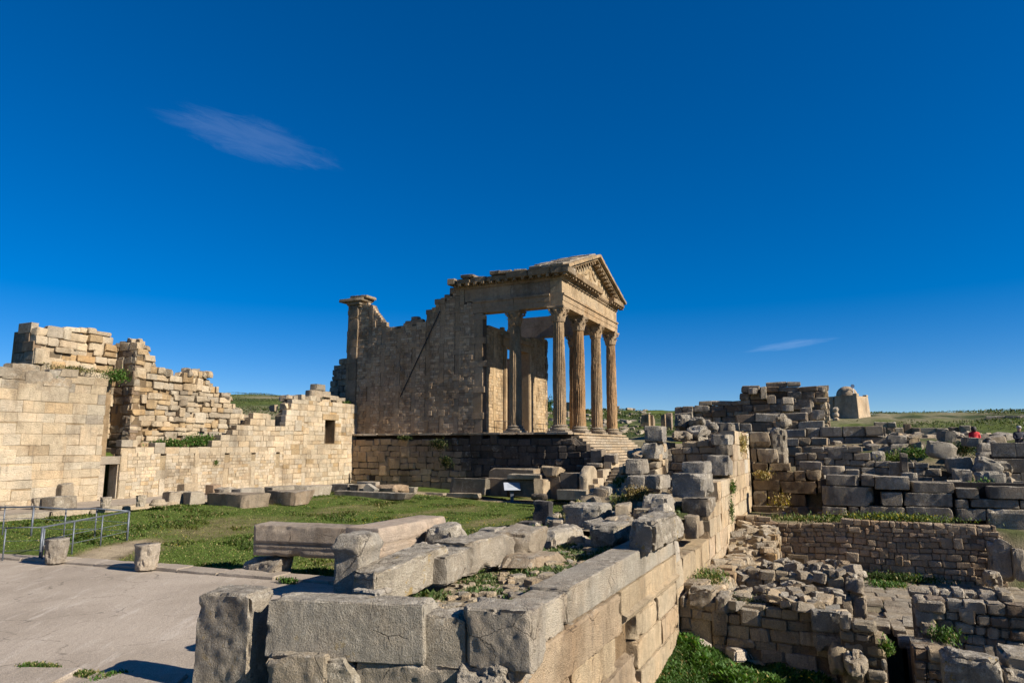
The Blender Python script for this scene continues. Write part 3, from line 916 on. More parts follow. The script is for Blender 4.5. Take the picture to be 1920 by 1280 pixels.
# front wall with the doorway
FO = (TX + .6, 23.5)
fprf = pprof(FO, 0, [(909, 602), (914, 611), (922, 608), (932, 612), (945, 614), (958, 622), (975, 628), (990, 633), (1000, 632), (1008, 636), (1021, 634)])
fcol = lambda s, z, rnd: vary(((.45, .34, .205, .05), (.41, .30, .175, .08), (.37, .275, .16, .1))[rnd.randrange(3)], rnd, .12)
d0, d1 = hit_y(948, 760, 23.5)[0] - FO[0], hit_y(989, 760, 23.5)[0] - FO[0]
fL = 57.55 - FO[0]
masonry('', '', '', FO, 0, fL, .6, fprf, 4.5, (.19, .27), (.25, .55), fcol, parent=temple, part='front_wall_stone', opens=[(d0 - .45, d1 + .45, 4.5, 11.9)],
        piers=[(1.15, .45, 4.5, 12.5), (d1 + 1.5, .45, 4.5, 12.5)], jit=.012, seed=14, corecol=(.24, .18, .11, .05), dep=.3, ragged=.8)
for xx in (FO[0] + d0 - .22, FO[0] + d1 + .22):
    m = MB(); m.box(xx - .22, xx + .22, 23.36, 24.08, 4.5, 11.4); m.box(xx - .12, xx + .12, 23.30, 23.37, 4.52, 11.38); T_('door_jamb', m, tc(FACADE, .04))
m = MB(); m.box(FO[0] + d0 - .75, FO[0] + d1 + .75, 23.33, 24.07, 11.41, 12.25); m.box(FO[0] + d0 - .85, FO[0] + d1 + .85, 23.2, 23.34, 12.0, 12.3); T_('door_lintel', m, tc((.3, .225, .14, .1)))
# the other walls of the cella
m = MB(); m.box(57.0, 57.55, 24.12, 35.7, 4.5, 11.6); m.box(57.56, 58.3, 24.1, 26.2, 4.5, 13.49); T_('east_wall', m, tc())
m = MB(); m.box(TX + .65, 57.0, 35.6, 36.2, 4.5, 12.4); T_('rear_wall', m, tc())
z = 4.5
while z < 13.0:
    h = trnd.uniform(.5, .9)
    me = block_mesh(.62, .66, h - .02, trnd.randrange(1 << 20), cell=.22, rnd=.05, rough=.05, warp=.04)
    link('anta_block', me, temple, loc=Vector((57.3, 23.78, z + h / 2)) - temple.location, color=tc((.2, .155, .105, .3))); z += h

# columns
cap = capital_mesh(); bse = base_mesh()
plinth = block_mesh(1.36, 1.36, .17, 5, cell=.2, rnd=.03, rough=.02, warp=.01)
sh1, sh2 = shaft_mesh(7.32, .485, .405, 4), shaft_mesh(7.32, .485, .405, 9)
for i, (x, y) in enumerate(((45.3, 17.6), (49.52, 17.6), (53.73, 17.6), (57.9, 17.6), (45.3, 21.05), (57.9, 21.05))):
    cc = vary((COLUMN_C, (.37, .235, .12, .08))[i % 2], trnd, .06)
    o = link('column', (sh1, sh2)[i % 2], temple, loc=Vector((x, y, 5.05)) - temple.location, rot=(0, 0, 1.3 * i), color=cc)
    link('base', bse, o, loc=(0, 0, -.56), color=vary((.31, .25, .175, .4), trnd, .06))
    link('plinth', plinth, o, loc=(0, 0, -.48), rot=(0, 0, -1.3 * i), color=vary((.31, .25, .175, .4), trnd, .06))
    link('capital', cap, o, loc=(0, 0, 7.31), rot=(0, 0, -1.3 * i + (0, 1.57, 3.14, 4.71)[i % 4]), color=vary((.37, .27, .165, .15), trnd, .06))

# entablature
def beam(name, along, a0, a1, near, far, z0, z1, color, fascia=True):
    """along 'x': front face at y = near; along 'y': outer face at x = near"""
    m = MB()
    zs = [z0, z0 + (z1 - z0) * .42, z0 + (z1 - z0) * .84, z1] if fascia else [z0, z1]
    sg = -1 if far > near else 1
    for i in range(len(zs) - 1):
        o = near + sg * (.035 * i + (.05 if fascia and i == 2 else 0))
        lo, hi = min(o, far), max(o, far)
        if along == 'x': m.box(a0 + .004 * i, a1 - .004 * i, lo, hi, zs[i], zs[i + 1])
        else: m.box(lo, hi, a0 + .004 * i, a1 - .004 * i, zs[i], zs[i + 1])
    return T_(name, m, color)
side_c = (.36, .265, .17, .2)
xs_ = [44.85, 49.52, 53.73, 58.42]
for i in range(3): beam('architrave_block', 'x', xs_[i] + .008, xs_[i + 1] - .008, TY, TY + .95, 13.5, 14.45, tc((.42, .30, .175, .1), .05))
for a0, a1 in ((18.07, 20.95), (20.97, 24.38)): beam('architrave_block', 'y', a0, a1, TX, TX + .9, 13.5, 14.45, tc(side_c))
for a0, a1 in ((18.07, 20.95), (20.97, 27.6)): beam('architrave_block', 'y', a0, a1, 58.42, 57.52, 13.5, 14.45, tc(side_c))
for a0, a1 in ((44.87, 49.0), (49.02, 54.5), (54.52, 58.4)): beam('frieze_block', 'x', a0, a1, TY + .05, TY + .95, 14.46, 15.42, tc(FACADE, .05), False)
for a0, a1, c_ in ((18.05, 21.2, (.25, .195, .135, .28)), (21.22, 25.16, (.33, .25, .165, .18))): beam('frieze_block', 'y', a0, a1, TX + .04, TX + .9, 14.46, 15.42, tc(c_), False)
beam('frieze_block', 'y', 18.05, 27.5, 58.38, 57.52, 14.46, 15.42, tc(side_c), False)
# ornament band under the cornice
beam('bed_moulding', 'x', 44.83, 58.45, TY - .04, TY + .94, 15.43, 15.72, tc((.42, .31, .19, .1), .05))
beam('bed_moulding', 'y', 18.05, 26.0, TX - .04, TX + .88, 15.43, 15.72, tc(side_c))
m = MB()
x = 44.9
while x < 58.4: m.box(x, x + .15, TY - .2, TY - .05, 15.60, 15.78); x += .27
y = 17.4
while y < 26: m.box(TX - .2, TX - .05, y, y + .15, 15.60, 15.78); y += .27
o = T_('dentils', m, tc((.36, .265, .16, .15))); o['kind'] = 'stuff'
# cornice blocks, ragged along the west side
y = 16.35
while y < 26.0:
    w = min(trnd.uniform(.9, 1.9), 26.3 - y)
    if w < .25: break
    top = 16.28 - (.0 if y < 20 else trnd.uniform(0, .22)); dp = 1.60 - (0 if y < 21 else trnd.uniform(.0, .25))
    me = block_mesh(w - .02, dp, top - 15.78, trnd.randrange(1 << 20), cell=.22, rnd=.06, rough=.045, warp=.03)
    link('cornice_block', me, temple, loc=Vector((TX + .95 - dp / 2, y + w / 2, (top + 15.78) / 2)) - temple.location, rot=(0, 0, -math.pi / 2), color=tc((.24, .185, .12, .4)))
    y += w
for (y, w, h) in ((21.5, 1.0, .22), (22.3, .8, .3), (24.6, 1.1, .25), (20.2, .9, .2)):
    me = block_mesh(w, .9, h, trnd.randrange(1 << 20), cell=.2, rnd=.06, rough=.05, warp=.08)
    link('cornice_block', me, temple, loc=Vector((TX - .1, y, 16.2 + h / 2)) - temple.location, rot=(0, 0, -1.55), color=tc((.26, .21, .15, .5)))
# horizontal cornice of the front, broken near the middle, and the raking cornices
x = 44.25
while x < 58.8:
    w = min(trnd.uniform(.8, 1.6), 58.9 - x); gone = 52.6 < x + w / 2 < 55.4
    dp = .45 if gone else .80; h = .28 if gone else .40
    me = block_mesh(w - .015, dp, h, trnd.randrange(1 << 20), cell=.2, rnd=.05, rough=.03 if not gone else .07, warp=.02)
    link('cornice_block', me, temple, loc=Vector((x + w / 2, TY + .2 - dp / 2 + (.15 if gone else 0), 15.80 + h / 2)) - temple.location, color=tc((.38, .275, .16, .25)))
    x += w
APX, APZ, EX = 51.55, 18.82, 44.2
sl = (APZ - 16.25) / (APX - EX)
ang = math.atan(sl); LEN = (APX - EX) / math.cos(ang)
for side in (-1, 1):
    n = 7; t0 = 0
    for i in range(n):
        a, b = LEN * i / n, LEN * (i + 1) / n
        for (dz, th_, dp, nm) in ((-.0, .24, 1.0, 'raking_cornice_block'), (-.24, .22, .74, 'raking_cornice_block')):
            me = block_mesh(b - a - .012, dp, th_, trnd.randrange(1 << 20), cell=.25, rnd=.03, rough=.025, warp=.015)
            mid = (a + b) / 2
            x = EX + mid * math.cos(ang); z = 16.25 + mid * math.sin(ang) + dz - th_ / 2 + .08
            if side == 1: x = 2 * APX - x
            link(nm, me, temple, loc=Vector((x, TY + .30 - dp / 2 - .08, z)) - temple.location, rot=(0, side * ang, 0), color=tc((.40, .295, .175, .2)))
m = MB()
def modillion(x, z, a):
    c, s = math.cos(a), math.sin(a)
    p = [(-.11, -.17), (.11, -.17), (.11, .02), (-.11, .02)]
    m.prism([(x + u * c - w * s, z + u * s + w * c) for u, w in p], 1, TY - .48, TY - .12)
for k in range(23):
    if not 12 <= k <= 16: modillion(44.55 + k * .645, 15.80, 0)
for side in (-1, 1):
    for k in range(12):
        mid = .55 + k * (LEN - .8) / 11.6
        x = EX + mid * math.cos(ang); z = 16.25 + mid * math.sin(ang) - .46
        modillion(x if side == -1 else 2 * APX - x, z, ang if side == -1 else -ang)
y = 16.6
while y < 25.5: m.box(TX - .58, TX - .14, y, y + .22, 15.62, 15.80); y += .66
o = T_('modillions', m, tc((.31, .22, .125, .2))); o['kind'] = 'stuff'
m = MB(); m.prism([(44.7, 16.1), (58.6, 16.1), (APX + .2, APZ - .36), (APX - .2, APZ - .36)], 1, TY + .12, TY + .7); T_('tympanum', m, tc((.47, .36, .22, .03), .03))
# worn carved relief in the tympanum: a bird with spread wings lifting a figure
m = MB()
def lump(x, z, rx, rz, ry=.16, rot=0.0):
    v, f = [], []
    for i in range(1, 6):
        a = math.pi * i / 6
        for k in range(10):
            t = 2 * math.pi * k / 10; u, w = rx * math.sin(a) * math.cos(t), rz * math.cos(a)
            v.append((x + u * math.cos(rot) - w * math.sin(rot), TY + .13 + ry * math.sin(a) * math.sin(t), z + u * math.sin(rot) + w * math.cos(rot)))
    for i in range(4):
        for k in range(10): f.append((i * 10 + k, i * 10 + (k + 1) % 10, i * 10 + 10 + (k + 1) % 10, i * 10 + 10 + k))
    f += [tuple(range(10)), tuple(range(40, 50))]
    m.add(v, f)
for args in ((51.4, 17.2, .28, .5), (51.45, 17.75, .15, .17), (50.75, 17.35, .62, .18, .13, .5), (50.5, 17.15, .5, .13, .12, .35), (52.2, 17.4, .6, .18, .13, -.55), (52.45, 17.15, .5, .13, .12, -.4),
             (51.2, 16.72, .12, .25, .12, .3), (51.7, 16.72, .12, .25, .12, -.3), (53.6, 16.8, .2, .36), (53.65, 17.2, .12, .13), (54.1, 16.6, .3, .14, .12, .4), (49.6, 16.7, .35, .2)): lump(*args)
o = T_('relief', m, tc((.40, .30, .18, .12), .03), True)
# roof slabs behind the pediment
for side in (-1, 1):
    for i in range(5):
        a, b = LEN * i / 5, LEN * (i + 1) / 5
        yend = (18.7, 19.4, 19.6, 19.0, 19.3)[i] if side == -1 else 18.6
        y = 16.75
        while y < yend:
            w = trnd.uniform(.75, 1.1); mid = (a + b) / 2
            x = EX + mid * math.cos(ang) + .0; z = 16.25 + mid * math.sin(ang) + .06
            if side == 1: x = 2 * APX - x
            me = block_mesh(b - a + .12, w - .02, .20, trnd.randrange(1 << 20), cell=.25, rnd=.04, rough=.03, warp=.03)
            link('roof_slab', me, temple, loc=Vector((x, y + w / 2, z + trnd.uniform(-.02, .03) + .03)) - temple.location, rot=(0, side * (ang - .03), trnd.uniform(-.03, .03)), color=tc((.34, .285, .215, .5)))
            y += w
m = MB(); m.prism([(44.9, 16.28), (58.4, 16.28), (APX, APZ - .03)], 1, TY + .72, 19.1); T_('roof_core', m, tc())
# iron strut leaning across the wall
s0, z0 = hit_v(826, 584, WO, -90); s1, z1 = hit_v(751, 744, WO, -90)
m = MB(); m.tube([(TX - .10, WO[1] - s0, z0), (TX - .07, WO[1] - s1, z1)], .045, 6); wpart('iron_strut', m.mesh('strut', M['iron']), temple)
# handrail at the door
rail = thing('door_railing', 'thin dark iron railing across the temple porch in front of the doorway', 'railing', (46, 23, 4.5))
m = MB(); pts = [(45.6, 22.9), (48.6, 22.6), (48.9, 22.0)]
m.tube([(x, y, 5.42) for x, y in pts], .022, 5); wpart('top_rail', m.mesh('rail', M['iron']), rail)
for x, y in pts + [(47.1, 22.75)]:
    m = MB(); m.tube([(x, y, 4.5), (x, y, 5.42)], .02, 5); wpart('post', m.mesh('post', M['iron']), rail)
rail2 = thing('door_railing', 'thin dark iron railing before the sunlit wall right of the temple doorway', 'railing', (54, 23, 4.5))
m = MB(); m.tube([(53.4, 22.9, 5.42), (56.8, 22.9, 5.42)], .022, 5); wpart('top_rail', m.mesh('rail', M['iron']), rail2)
for x in (53.4, 55.1, 56.8):
    m = MB(); m.tube([(x, 22.9, 4.5), (x, 22.9, 5.42)], .02, 5); wpart('post', m.mesh('post', M['iron']), rail2)

# ================================================================== SUNLIT WALLS OF THE FORUM
WALK_Z = .78
wy = float(hit_z(200, 951, WALK_Z)[1])
walk = bpy.data.objects.new('raised_walkway', None); COL.objects.link(walk); walk['kind'] = 'structure'
m = MB(); m.box(14.6, 40.5, wy + .45, 35.6, .2, WALK_Z - .01); link('walkway_bed', m.mesh('bed', M['paving']), walk)
wr = random.Random(8); x = 8.0
while x < 36.5:
    w = wr.uniform(1.1, 2.3)
    me = block_mesh(w - .02, .62, .42, wr.randrange(1 << 20), 'stone', cell=.22, rnd=.05, rough=.04, warp=.03)
    link('edge_stone', me, walk, loc=(x + w / 2, wy + .31 + wr.uniform(-.04, .04), WALK_Z - .19), color=vary((.42, .35, .25, .3), wr)); x += w
m = MB(); m.box(2, 14.58, wy - .2, 35.6, .2, WALK_Z - .012); link('walkway_bed', m.mesh('bed', M['paving']), walk)

YA = 35.0
cream = pal((CREAM, 6), ((.50, .40, .26, .02), 3), (TAN, 2), ((.42, .30, .165, .05), 1.2), (GREYTAN, .35))
def wallcol(zt):
    base = pal((CREAM, 5), ((.54, .45, .32, .02), 3), (TAN, 1.6), ((.45, .345, .215, .05), .8), (GREYTAN, .3))
    top = pal((TAN, 3), (GREYTAN, 3), (GREY, 2), (CREAM, 2))
    return lambda s, z, rnd: (top if z + rnd.uniform(-.5, .5) > zt else base)(s, z, rnd)
AO = (14.0, YA)
xA1 = float(hit_y(190, 850, YA)[0])
aprf = [(0, 6.9)] + pprof(AO, 0, [(-60, 703), (0, 702), (26, 700), (28, 695), (60, 696), (62, 712), (97, 712), (99, 697), (150, 699), (186, 708), (196, 714)])
wallA = masonry('forum_wall', 'tall cream ashlar wall left of the small doorway, ragged grey top', 'wall', AO, 0, xA1 - AO[0], .9, aprf, WALK_Z - .1,
                (.34, .58), (.55, 1.7), wallcol(6.0), jit=.012, gap=.008, bigp=.07, seed=21, corecol=(.33, .25, .15, .1), dep=.5, cell=None, group='sunlit forum walls')
for (px, py, w, h) in ((20, 698, 1.0, .5), (75, 706, 1.3, .55), (108, 716, 1.5, .42), (44, 690, 1.1, .4), (130, 700, .9, .4)):
    s_, z_ = hit_v(px, py, AO, 0)
    me = block_mesh(w, .7, h, trnd.randrange(1 << 20), cell=.14, rnd=.03, rough=.04, warp=.08)
    link('top_stone', me, wallA, loc=Vector((AO[0] + s_, YA + .3, z_)) - wallA.location, color=vary(GREYTAN, trnd))

# doorway in the gap beside it
dx0, dx1 = float(hit_y(192, 900, YA + .25)[0]), float(hit_y(215, 900, YA + .25)[0])
dz1 = float(hit_y(203, 870, YA + .25)[2])
door = thing('doorway', 'small dark doorway with pale stone jambs and lintel in the cream wall', 'doorway', (dx0, YA, WALK_Z))
for xa, xb in ((dx0 - .33, dx0), (dx1, dx1 + .30)):
    m = MB(); m.box(xa, xb, YA + .12, YA + .75, WALK_Z - .05, dz1); wpart('jamb', m.mesh('jamb', M['stone']), door, (.5, .42, .31, .05))
m = MB(); m.box(dx0 - .42, dx1 + .42, YA + .05, YA + .78, dz1 + .01, dz1 + .42); wpart('lintel', m.mesh('lintel', M['stone']), door, (.40, .34, .26, .4))
m = MB(); m.box(dx0 - .5, dx1 + .5, YA + 1.9, YA + 2.3, WALK_Z - .2, dz1 + 4.6); wpart('back_wall', m.mesh('back', M['stone']), door, (.33, .24, .14, .15))
m = MB(); m.box(dx0 - .3, dx1 + .3, YA - .05, YA + .5, WALK_Z - .15, WALK_Z + .03); wpart('sill', m.mesh('sill', M['stone']), door, (.42, .34, .23, .2))

# lower wall of small stones between upright piers
BO = (float(hit_y(224, 880, YA)[0]), YA)
bL = float(hit_y(532, 860, YA)[0]) - BO[0]
bprf = pprof(BO, 0, [(224, 829), (245, 830), (303, 832), (360, 838), (395, 838), (402, 824), (437, 812), (445, 797), (472, 790), (475, 775), (502, 774), (505, 790), (520, 793), (534, 800)])
bp = [(hit_v(px, 880, BO, 0)[0], .38, WALK_Z, 5.4) for px in (226, 299, 362, 420, 470, 516)]
small = pal(((.54, .45, .32, .03), 5), (CREAM, 3), (TAN, 1.2), ((.45, .35, .22, .05), 1))
big = pal((CREAM, 4), ((.54, .45, .32, .02), 3), (TAN, 2), (GREYTAN, .8))
low_p = [(s, min(z, 3.15)) for s, z in bprf]
wallB = masonry('pier_wall', 'low cream wall of small stones between upright piers, rising in steps to the right', 'wall', BO, 0, bL, .9, low_p, WALK_Z - .1, (.16, .22), (.22, .52), small,
                piers=bp, jit=.012, seed=22, corecol=(.36, .28, .17, .05), dep=.3, pal_pier=big, maxparts=290, group='sunlit forum walls')
masonry('', '', '', (BO[0], YA + .004), 0, bL, .86, bprf, 3.15, (.32, .5), (.4, .95), big, parent=wallB, part='upper_stone', jit=.02, seed=23, corecol=(.33, .25, .15, .1), dep=.5)

# wall with the window, next to the temple
CO = (float(hit_y(531, 860, YA)[0]), YA - .03)
cL = float(hit_y(667, 860, YA)[0]) - CO[0]
cprf = pprof(CO, 0, [(531, 800), (533, 776), (545, 764), (549, 746), (566, 744), (583, 746), (597, 747), (600, 753), (640, 754), (664, 756)])
wx0, wz1 = hit_v(610, 787, CO, 0); wx1, wz0 = hit_v(627, 831, CO, 0)
wallC = masonry('window_wall', 'cream wall with one small dark window beside the temple flank', 'wall', CO, 0, cL, 1.0, cprf, WALK_Z - .1, (.24, .44), (.35, 1.0),
                pal((CREAM, 5), ((.54, .45, .32, .02), 4), (TAN, 1.5), ((.43, .31, .17, .05), 1)), opens=[(wx0, wx1, wz0, wz1)], piers=[(hit_v(566, 880, CO, 0)[0], .4, WALK_Z, 5.2)],
                jit=.018, seed=24, corecol=(.33, .25, .15, .08), dep=.5, group='sunlit forum walls')
m = MB(); m.box(CO[0] + wx0 - .35, CO[0] + wx1 + .35, YA - .08, YA + .5, wz1 + .02, wz1 + .45); wpart('window_lintel', m.mesh('lintel', M['stone']), wallC, (.40, .295, .17, .1))
m = MB(); m.box(CO[0] + wx0 - .3, CO[0] + wx1 + .3, YA + .85, YA + 1.4, wz0 - .3, wz1 + .3); wpart('window_back', m.mesh('back', M['stone']), wallC, (.10, .075, .05, .1))
rr2 = random.Random(77)
for i in range(30):
    s_ = rr2.uniform(0.2, cL - .3); zt = interp(cprf, s_)
    w = rr2.uniform(.35, .8); h = rr2.uniform(.25, .5)
    me = block_mesh(w, .6, h, rr2.randrange(1 << 20), cell=.13, rnd=.04, rough=.06, warp=.16)
    link('top_stone', me, wallC, loc=Vector((CO[0] + s_, YA + rr2.uniform(.2, 1.6), zt - .05 + rr2.uniform(-.2, .15))) - wallC.location, rot=(rr2.uniform(-.1, .1), rr2.uniform(-.1, .1), rr2.uniform(-.4, .4)), color=vary((TAN, GREYTAN, CREAM)[i % 3], rr2))
for (px, py, w, h) in ((605, 741, 1.3, .55), (622, 741, 1.0, .5), (613, 728, 1.1, .5), (638, 748, 1.2, .35), (650, 751, .9, .3)):
    s_, z_ = hit_v(px, py, CO, 0)
    me = block_mesh(w, .7, h, rr2.randrange(1 << 20), cell=.17, rnd=.05, rough=.04, warp=.06)
    link('top_stone', me, wallC, loc=Vector((CO[0] + s_, YA + .8, z_ + .1)) - wallC.location, color=vary(GREYTAN, rr2))

# ragged rubble wall standing behind the pier wall
UO = (float(hit_y(246, 780, YA + 1.3)[0]), YA + 1.3)
uprf = pprof(UO, 0, [(246, 640), (275, 640), (277, 656), (290, 673), (292, 686), (305, 685), (311, 700), (340, 702), (357, 703), (361, 696), (391, 697), (394, 712), (402, 726), (428, 740), (433, 757), (450, 768), (474, 792), (480, 815)])
uL = uprf[-1][0]
rag = pal((TAN, 4), (CREAM, 4), ((.45, .325, .18, .08), 3), (GREYTAN, 1.2))
wallU = masonry('rubble_wall', 'ragged ochre rubble wall behind the pier wall, crest falling to the right', 'wall', UO, 0, uL, 2.2, uprf, 2.8, (.22, .46), (.3, .95), rag,
                jit=.16, bigp=.16, holes=.06, seed=25, corecol=(.31, .22, .125, .1), dep=.6, worn=True, maxparts=300, group='sunlit forum walls')
masonry('', '', '', (UO[0] - .02, UO[1] + 3.2), -90, 3.2, .8, [(0, uprf[0][1] - .2), (3.2, uprf[0][1])], .8, (.35, .55), (.5, 1.1), pal((BROWN, 3), (TAN, 2), (GREY, 1)), parent=wallU, part='end_stone', jit=.05, seed=26, worn=True, corecol=(.2, .145, .085, .1))
for i in range(46):
    s_ = rr2.uniform(.1, uL - .2); zt = interp(uprf, s_); w = rr2.uniform(.3, .75); h = rr2.uniform(.2, .45)
    me = block_mesh(w, .6, h, rr2.randrange(1 << 20), cell=.13, rnd=.04, rough=.06, warp=.17)
    link('top_stone', me, wallU, loc=Vector((UO[0] + s_, UO[1] + rr2.uniform(-.1, 1.6), zt + rr2.uniform(-.35, .1))) - wallU.location, rot=(rr2.uniform(-.15, .15), rr2.uniform(-.15, .15), rr2.uniform(-.4, .4)), color=vary((TAN, GREYTAN, CREAM, GREY)[i % 4], rr2))

# tower-like fragment at the far left
TO = (float(hit_y(64, 660, 38.0)[0]), 38.0)
tprf = pprof(TO, 0, [(62, 607), (90, 611), (118, 615), (160, 617), (176, 618), (208, 624), (213, 640), (226, 655), (232, 700)])
tL = float(hit_y(228, 660, 38.0)[0]) - TO[0]
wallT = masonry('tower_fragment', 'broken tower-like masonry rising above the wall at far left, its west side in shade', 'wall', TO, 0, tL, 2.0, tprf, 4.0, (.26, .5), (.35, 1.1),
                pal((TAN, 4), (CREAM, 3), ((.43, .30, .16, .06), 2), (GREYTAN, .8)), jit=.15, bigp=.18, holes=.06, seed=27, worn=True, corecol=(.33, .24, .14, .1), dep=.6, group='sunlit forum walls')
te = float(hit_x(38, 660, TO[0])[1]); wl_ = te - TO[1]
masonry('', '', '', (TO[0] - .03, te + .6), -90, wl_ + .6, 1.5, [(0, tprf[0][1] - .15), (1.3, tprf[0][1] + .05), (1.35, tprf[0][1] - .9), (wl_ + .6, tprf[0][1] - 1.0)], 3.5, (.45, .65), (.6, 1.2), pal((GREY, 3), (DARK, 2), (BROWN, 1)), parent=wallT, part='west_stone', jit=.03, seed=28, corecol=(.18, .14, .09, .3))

# stub of masonry behind the temple corner
SO = (45.6, 38.6)
sprf = pprof(SO, -90, [(628, 690), (632, 676), (645, 676), (655, 676)])
masonry('ruined_wall', 'dark broken wall stub behind the rear corner of the temple', 'wall', SO, -90, 2.6, 1.0, [(0, 8.2), (.5, 10.4), (1.2, 10.6), (2.6, 10.8)], 3.5, (.35, .55), (.4, .8), pal((DARK, 3), (GREY, 2), (GREYTAN, 1)), jit=.12, seed=29, worn=True, corecol=(.12, .1, .07, .3))

# ================================================================== LOOSE STONES OF THE FORUM
def capital_drum(sx, depth, sz, seed):
    """worn corinthian capital lying on its foot: flared drum with two rows of eroded leaves"""
    nr, ns = 26, 64; r1 = sx * .43; r0 = r1 * .84
    t = np.repeat(np.linspace(0, 1, nr), ns); th = np.tile(np.arange(ns) * 2 * math.pi / ns, nr)
    r = r0 + (r1 - r0) * t ** 1.7
    lf = lambda n, c, w, ph: np.clip(np.cos(th * n + ph), 0, 1) ** .7 * np.exp(-((t - c) / w) ** 2)
    P = np.stack([np.cos(th), np.sin(th), t * 1.6], 1)
    wear = sstep(-.3, .3, vnoise(P * 1.3, seed))
    r = r + sx * (.055 * lf(8, .38, .2, 0) + .085 * lf(8, .74, .16, math.pi)) * (.35 + .65 * wear) - sx * .05 * np.clip(vnoise(P * 5, seed + 2), 0, 1) + sx * .03 * fbm(P * 3, seed + 4, 3)
    r = np.where(t > .93, r * .99 + sx * .015, r)
    z = (t - .5) * sz + np.where(t > .9, .04 * sz * vnoise(P * 2, seed + 8), 0)
    v = np.stack([r * np.cos(th), r * np.sin(th), z], 1)
    i = (np.arange(nr - 1)[:, None] * ns); k = np.arange(ns)[None]
    a = (i + k).ravel(); b = (i + (k + 1) % ns).ravel()
    f = [tuple(q) for q in np.stack([a, b, b + ns, a + ns], 1)]
    v = np.concatenate([v, [[0, 0, -sz / 2], [0, 0, sz * .46]]])
    for q in range(ns):
        f.append((len(v) - 2, (q + 1) % ns, q)); f.append((len(v) - 1, (nr - 1) * ns + q, (nr - 1) * ns + (q + 1) % ns))
    return new_mesh('capital', v, f, True, M['stone_near'])

def base_drum(sx, depth, sz, seed):
    m = MB(); r = sx / 2
    m.add(*lathe([(r * .98, -.5 * sz), (r, -.3 * sz), (r * .94, -.12 * sz), (r * .78, 0), (r * .8, .15 * sz), (r * .72, .3 * sz), (r * .6, .5 * sz)], 24))
    return m.mesh('base', M['stone'], True)

def architrave_mesh(sx, depth, sz, seed):
    """long moulded block: plain band above, three small mouldings below"""
    P, F = block_arrays(sx, depth, sz, seed, cell=.05, rnd=.03, rough=.012, warp=.01, chips=.4)
    front = P[:, 1] < 0
    zz = P[:, 2] / sz
    off = np.where(zz < -.42, .10, np.where(zz < -.22, .055, np.where(zz < -.14, .02, np.where(zz < -.06, .075, 0.0))))
    edge = np.abs(P[:, 0]) > sx / 2 * .985
    top = np.clip((zz - .28) * 4, 0, 1) * np.clip(fbm(P * np.array([3, 1, 3]) + seed, seed, 3), 0, 1)
    P[:, 1] += np.where(front & ~edge, -.10 + (.10 - off) * 0 + off + top * .16, 0)
    return new_mesh('architrave', P, F, True, M['stone_near'])

def pedestal_mesh(sx, depth, sz, seed):
    """altar: shaft, projecting cornice with moulding, rounded bolster on top"""
    P, F = block_arrays(sx, depth, sz, seed, cell=.035, rnd=.03, rough=.02, warp=.02, chips=.35)
    t = P[:, 2] / sz + .5
    k = np.interp(t, [0, .10, .14, .60, .69, .74, .79, .82, .84, .95, 1.0], [.97, .97, .90, .89, .92, 1.02, 1.07, 1.05, .95, .86, .72])
    P[:, 0] *= k; P[:, 1] *= k
    P[:, 2] += .03 * fbm(P * 3, seed, 3)
    return new_mesh('altar', P, F, True, M['stone_near'])

PALE = (.40, .35, .275, .45)
loose('worn flared column capital on the plaza kerb in front of the metal railing', 83, 1011, 130, 1058, 'W', g=.1, depth=.8, mesh=capital_drum, col=(.43, .37, .29, .38), name='column_capital', cat='capital', group='capitals standing on the kerb')
loose('worn flared column capital on the plaza kerb, at the end of the bare earth path', 250, 1022, 301, 1071, 'W', g=.1, depth=.8, mesh=capital_drum, col=(.43, .37, .29, .38), name='column_capital', cat='capital', group='capitals standing on the kerb')
loose('dark grey capital on the far walkway, left of the block with an upright slab', 58, 934, 84, 955, 'S', g=WALK_Z, depth=.7, mesh=capital_drum, col=GREY, name='column_capital', cat='capital', group='capitals on the far walkway')
loose('pale capital on the far walkway just in front of the small doorway', 187, 932, 209, 953, 'S', g=WALK_Z, depth=.7, mesh=capital_drum, col=PALE, name='column_capital', cat='capital', group='capitals on the far walkway')
loose('slim grey capital on the walkway between the doorway and the column base', 254, 929, 275, 950, 'S', g=WALK_Z, depth=.65, mesh=capital_drum, col=GREYTAN, name='column_capital', cat='capital', group='capitals on the far walkway')
loose('low round column base on the far walkway beside a slim capital', 281, 936, 312, 948, 'S', g=WALK_Z, depth=.9, mesh=base_drum, col=GREYTAN, name='attic_base', cat='column base')
loose('wide moulded grey block on the walkway carrying an upright slab behind it', 99, 930, 146, 954, 'S', g=WALK_Z, depth=.8, col=GREY)
loose('upright slab with rounded top leaning behind a moulded block by the ashlar wall', 115, 907, 141, 930, 'S', at=33.3, depth=.45, col=GREYTAN, name='upright_slab', cat='stone slab', sink=.6)
loose('flat broken slab lying at the left end of the far walkway', 2, 948, 32, 955, 'S', g=WALK_Z, depth=.6, col=GREYTAN, name='flat_slab', cat='stone slab')

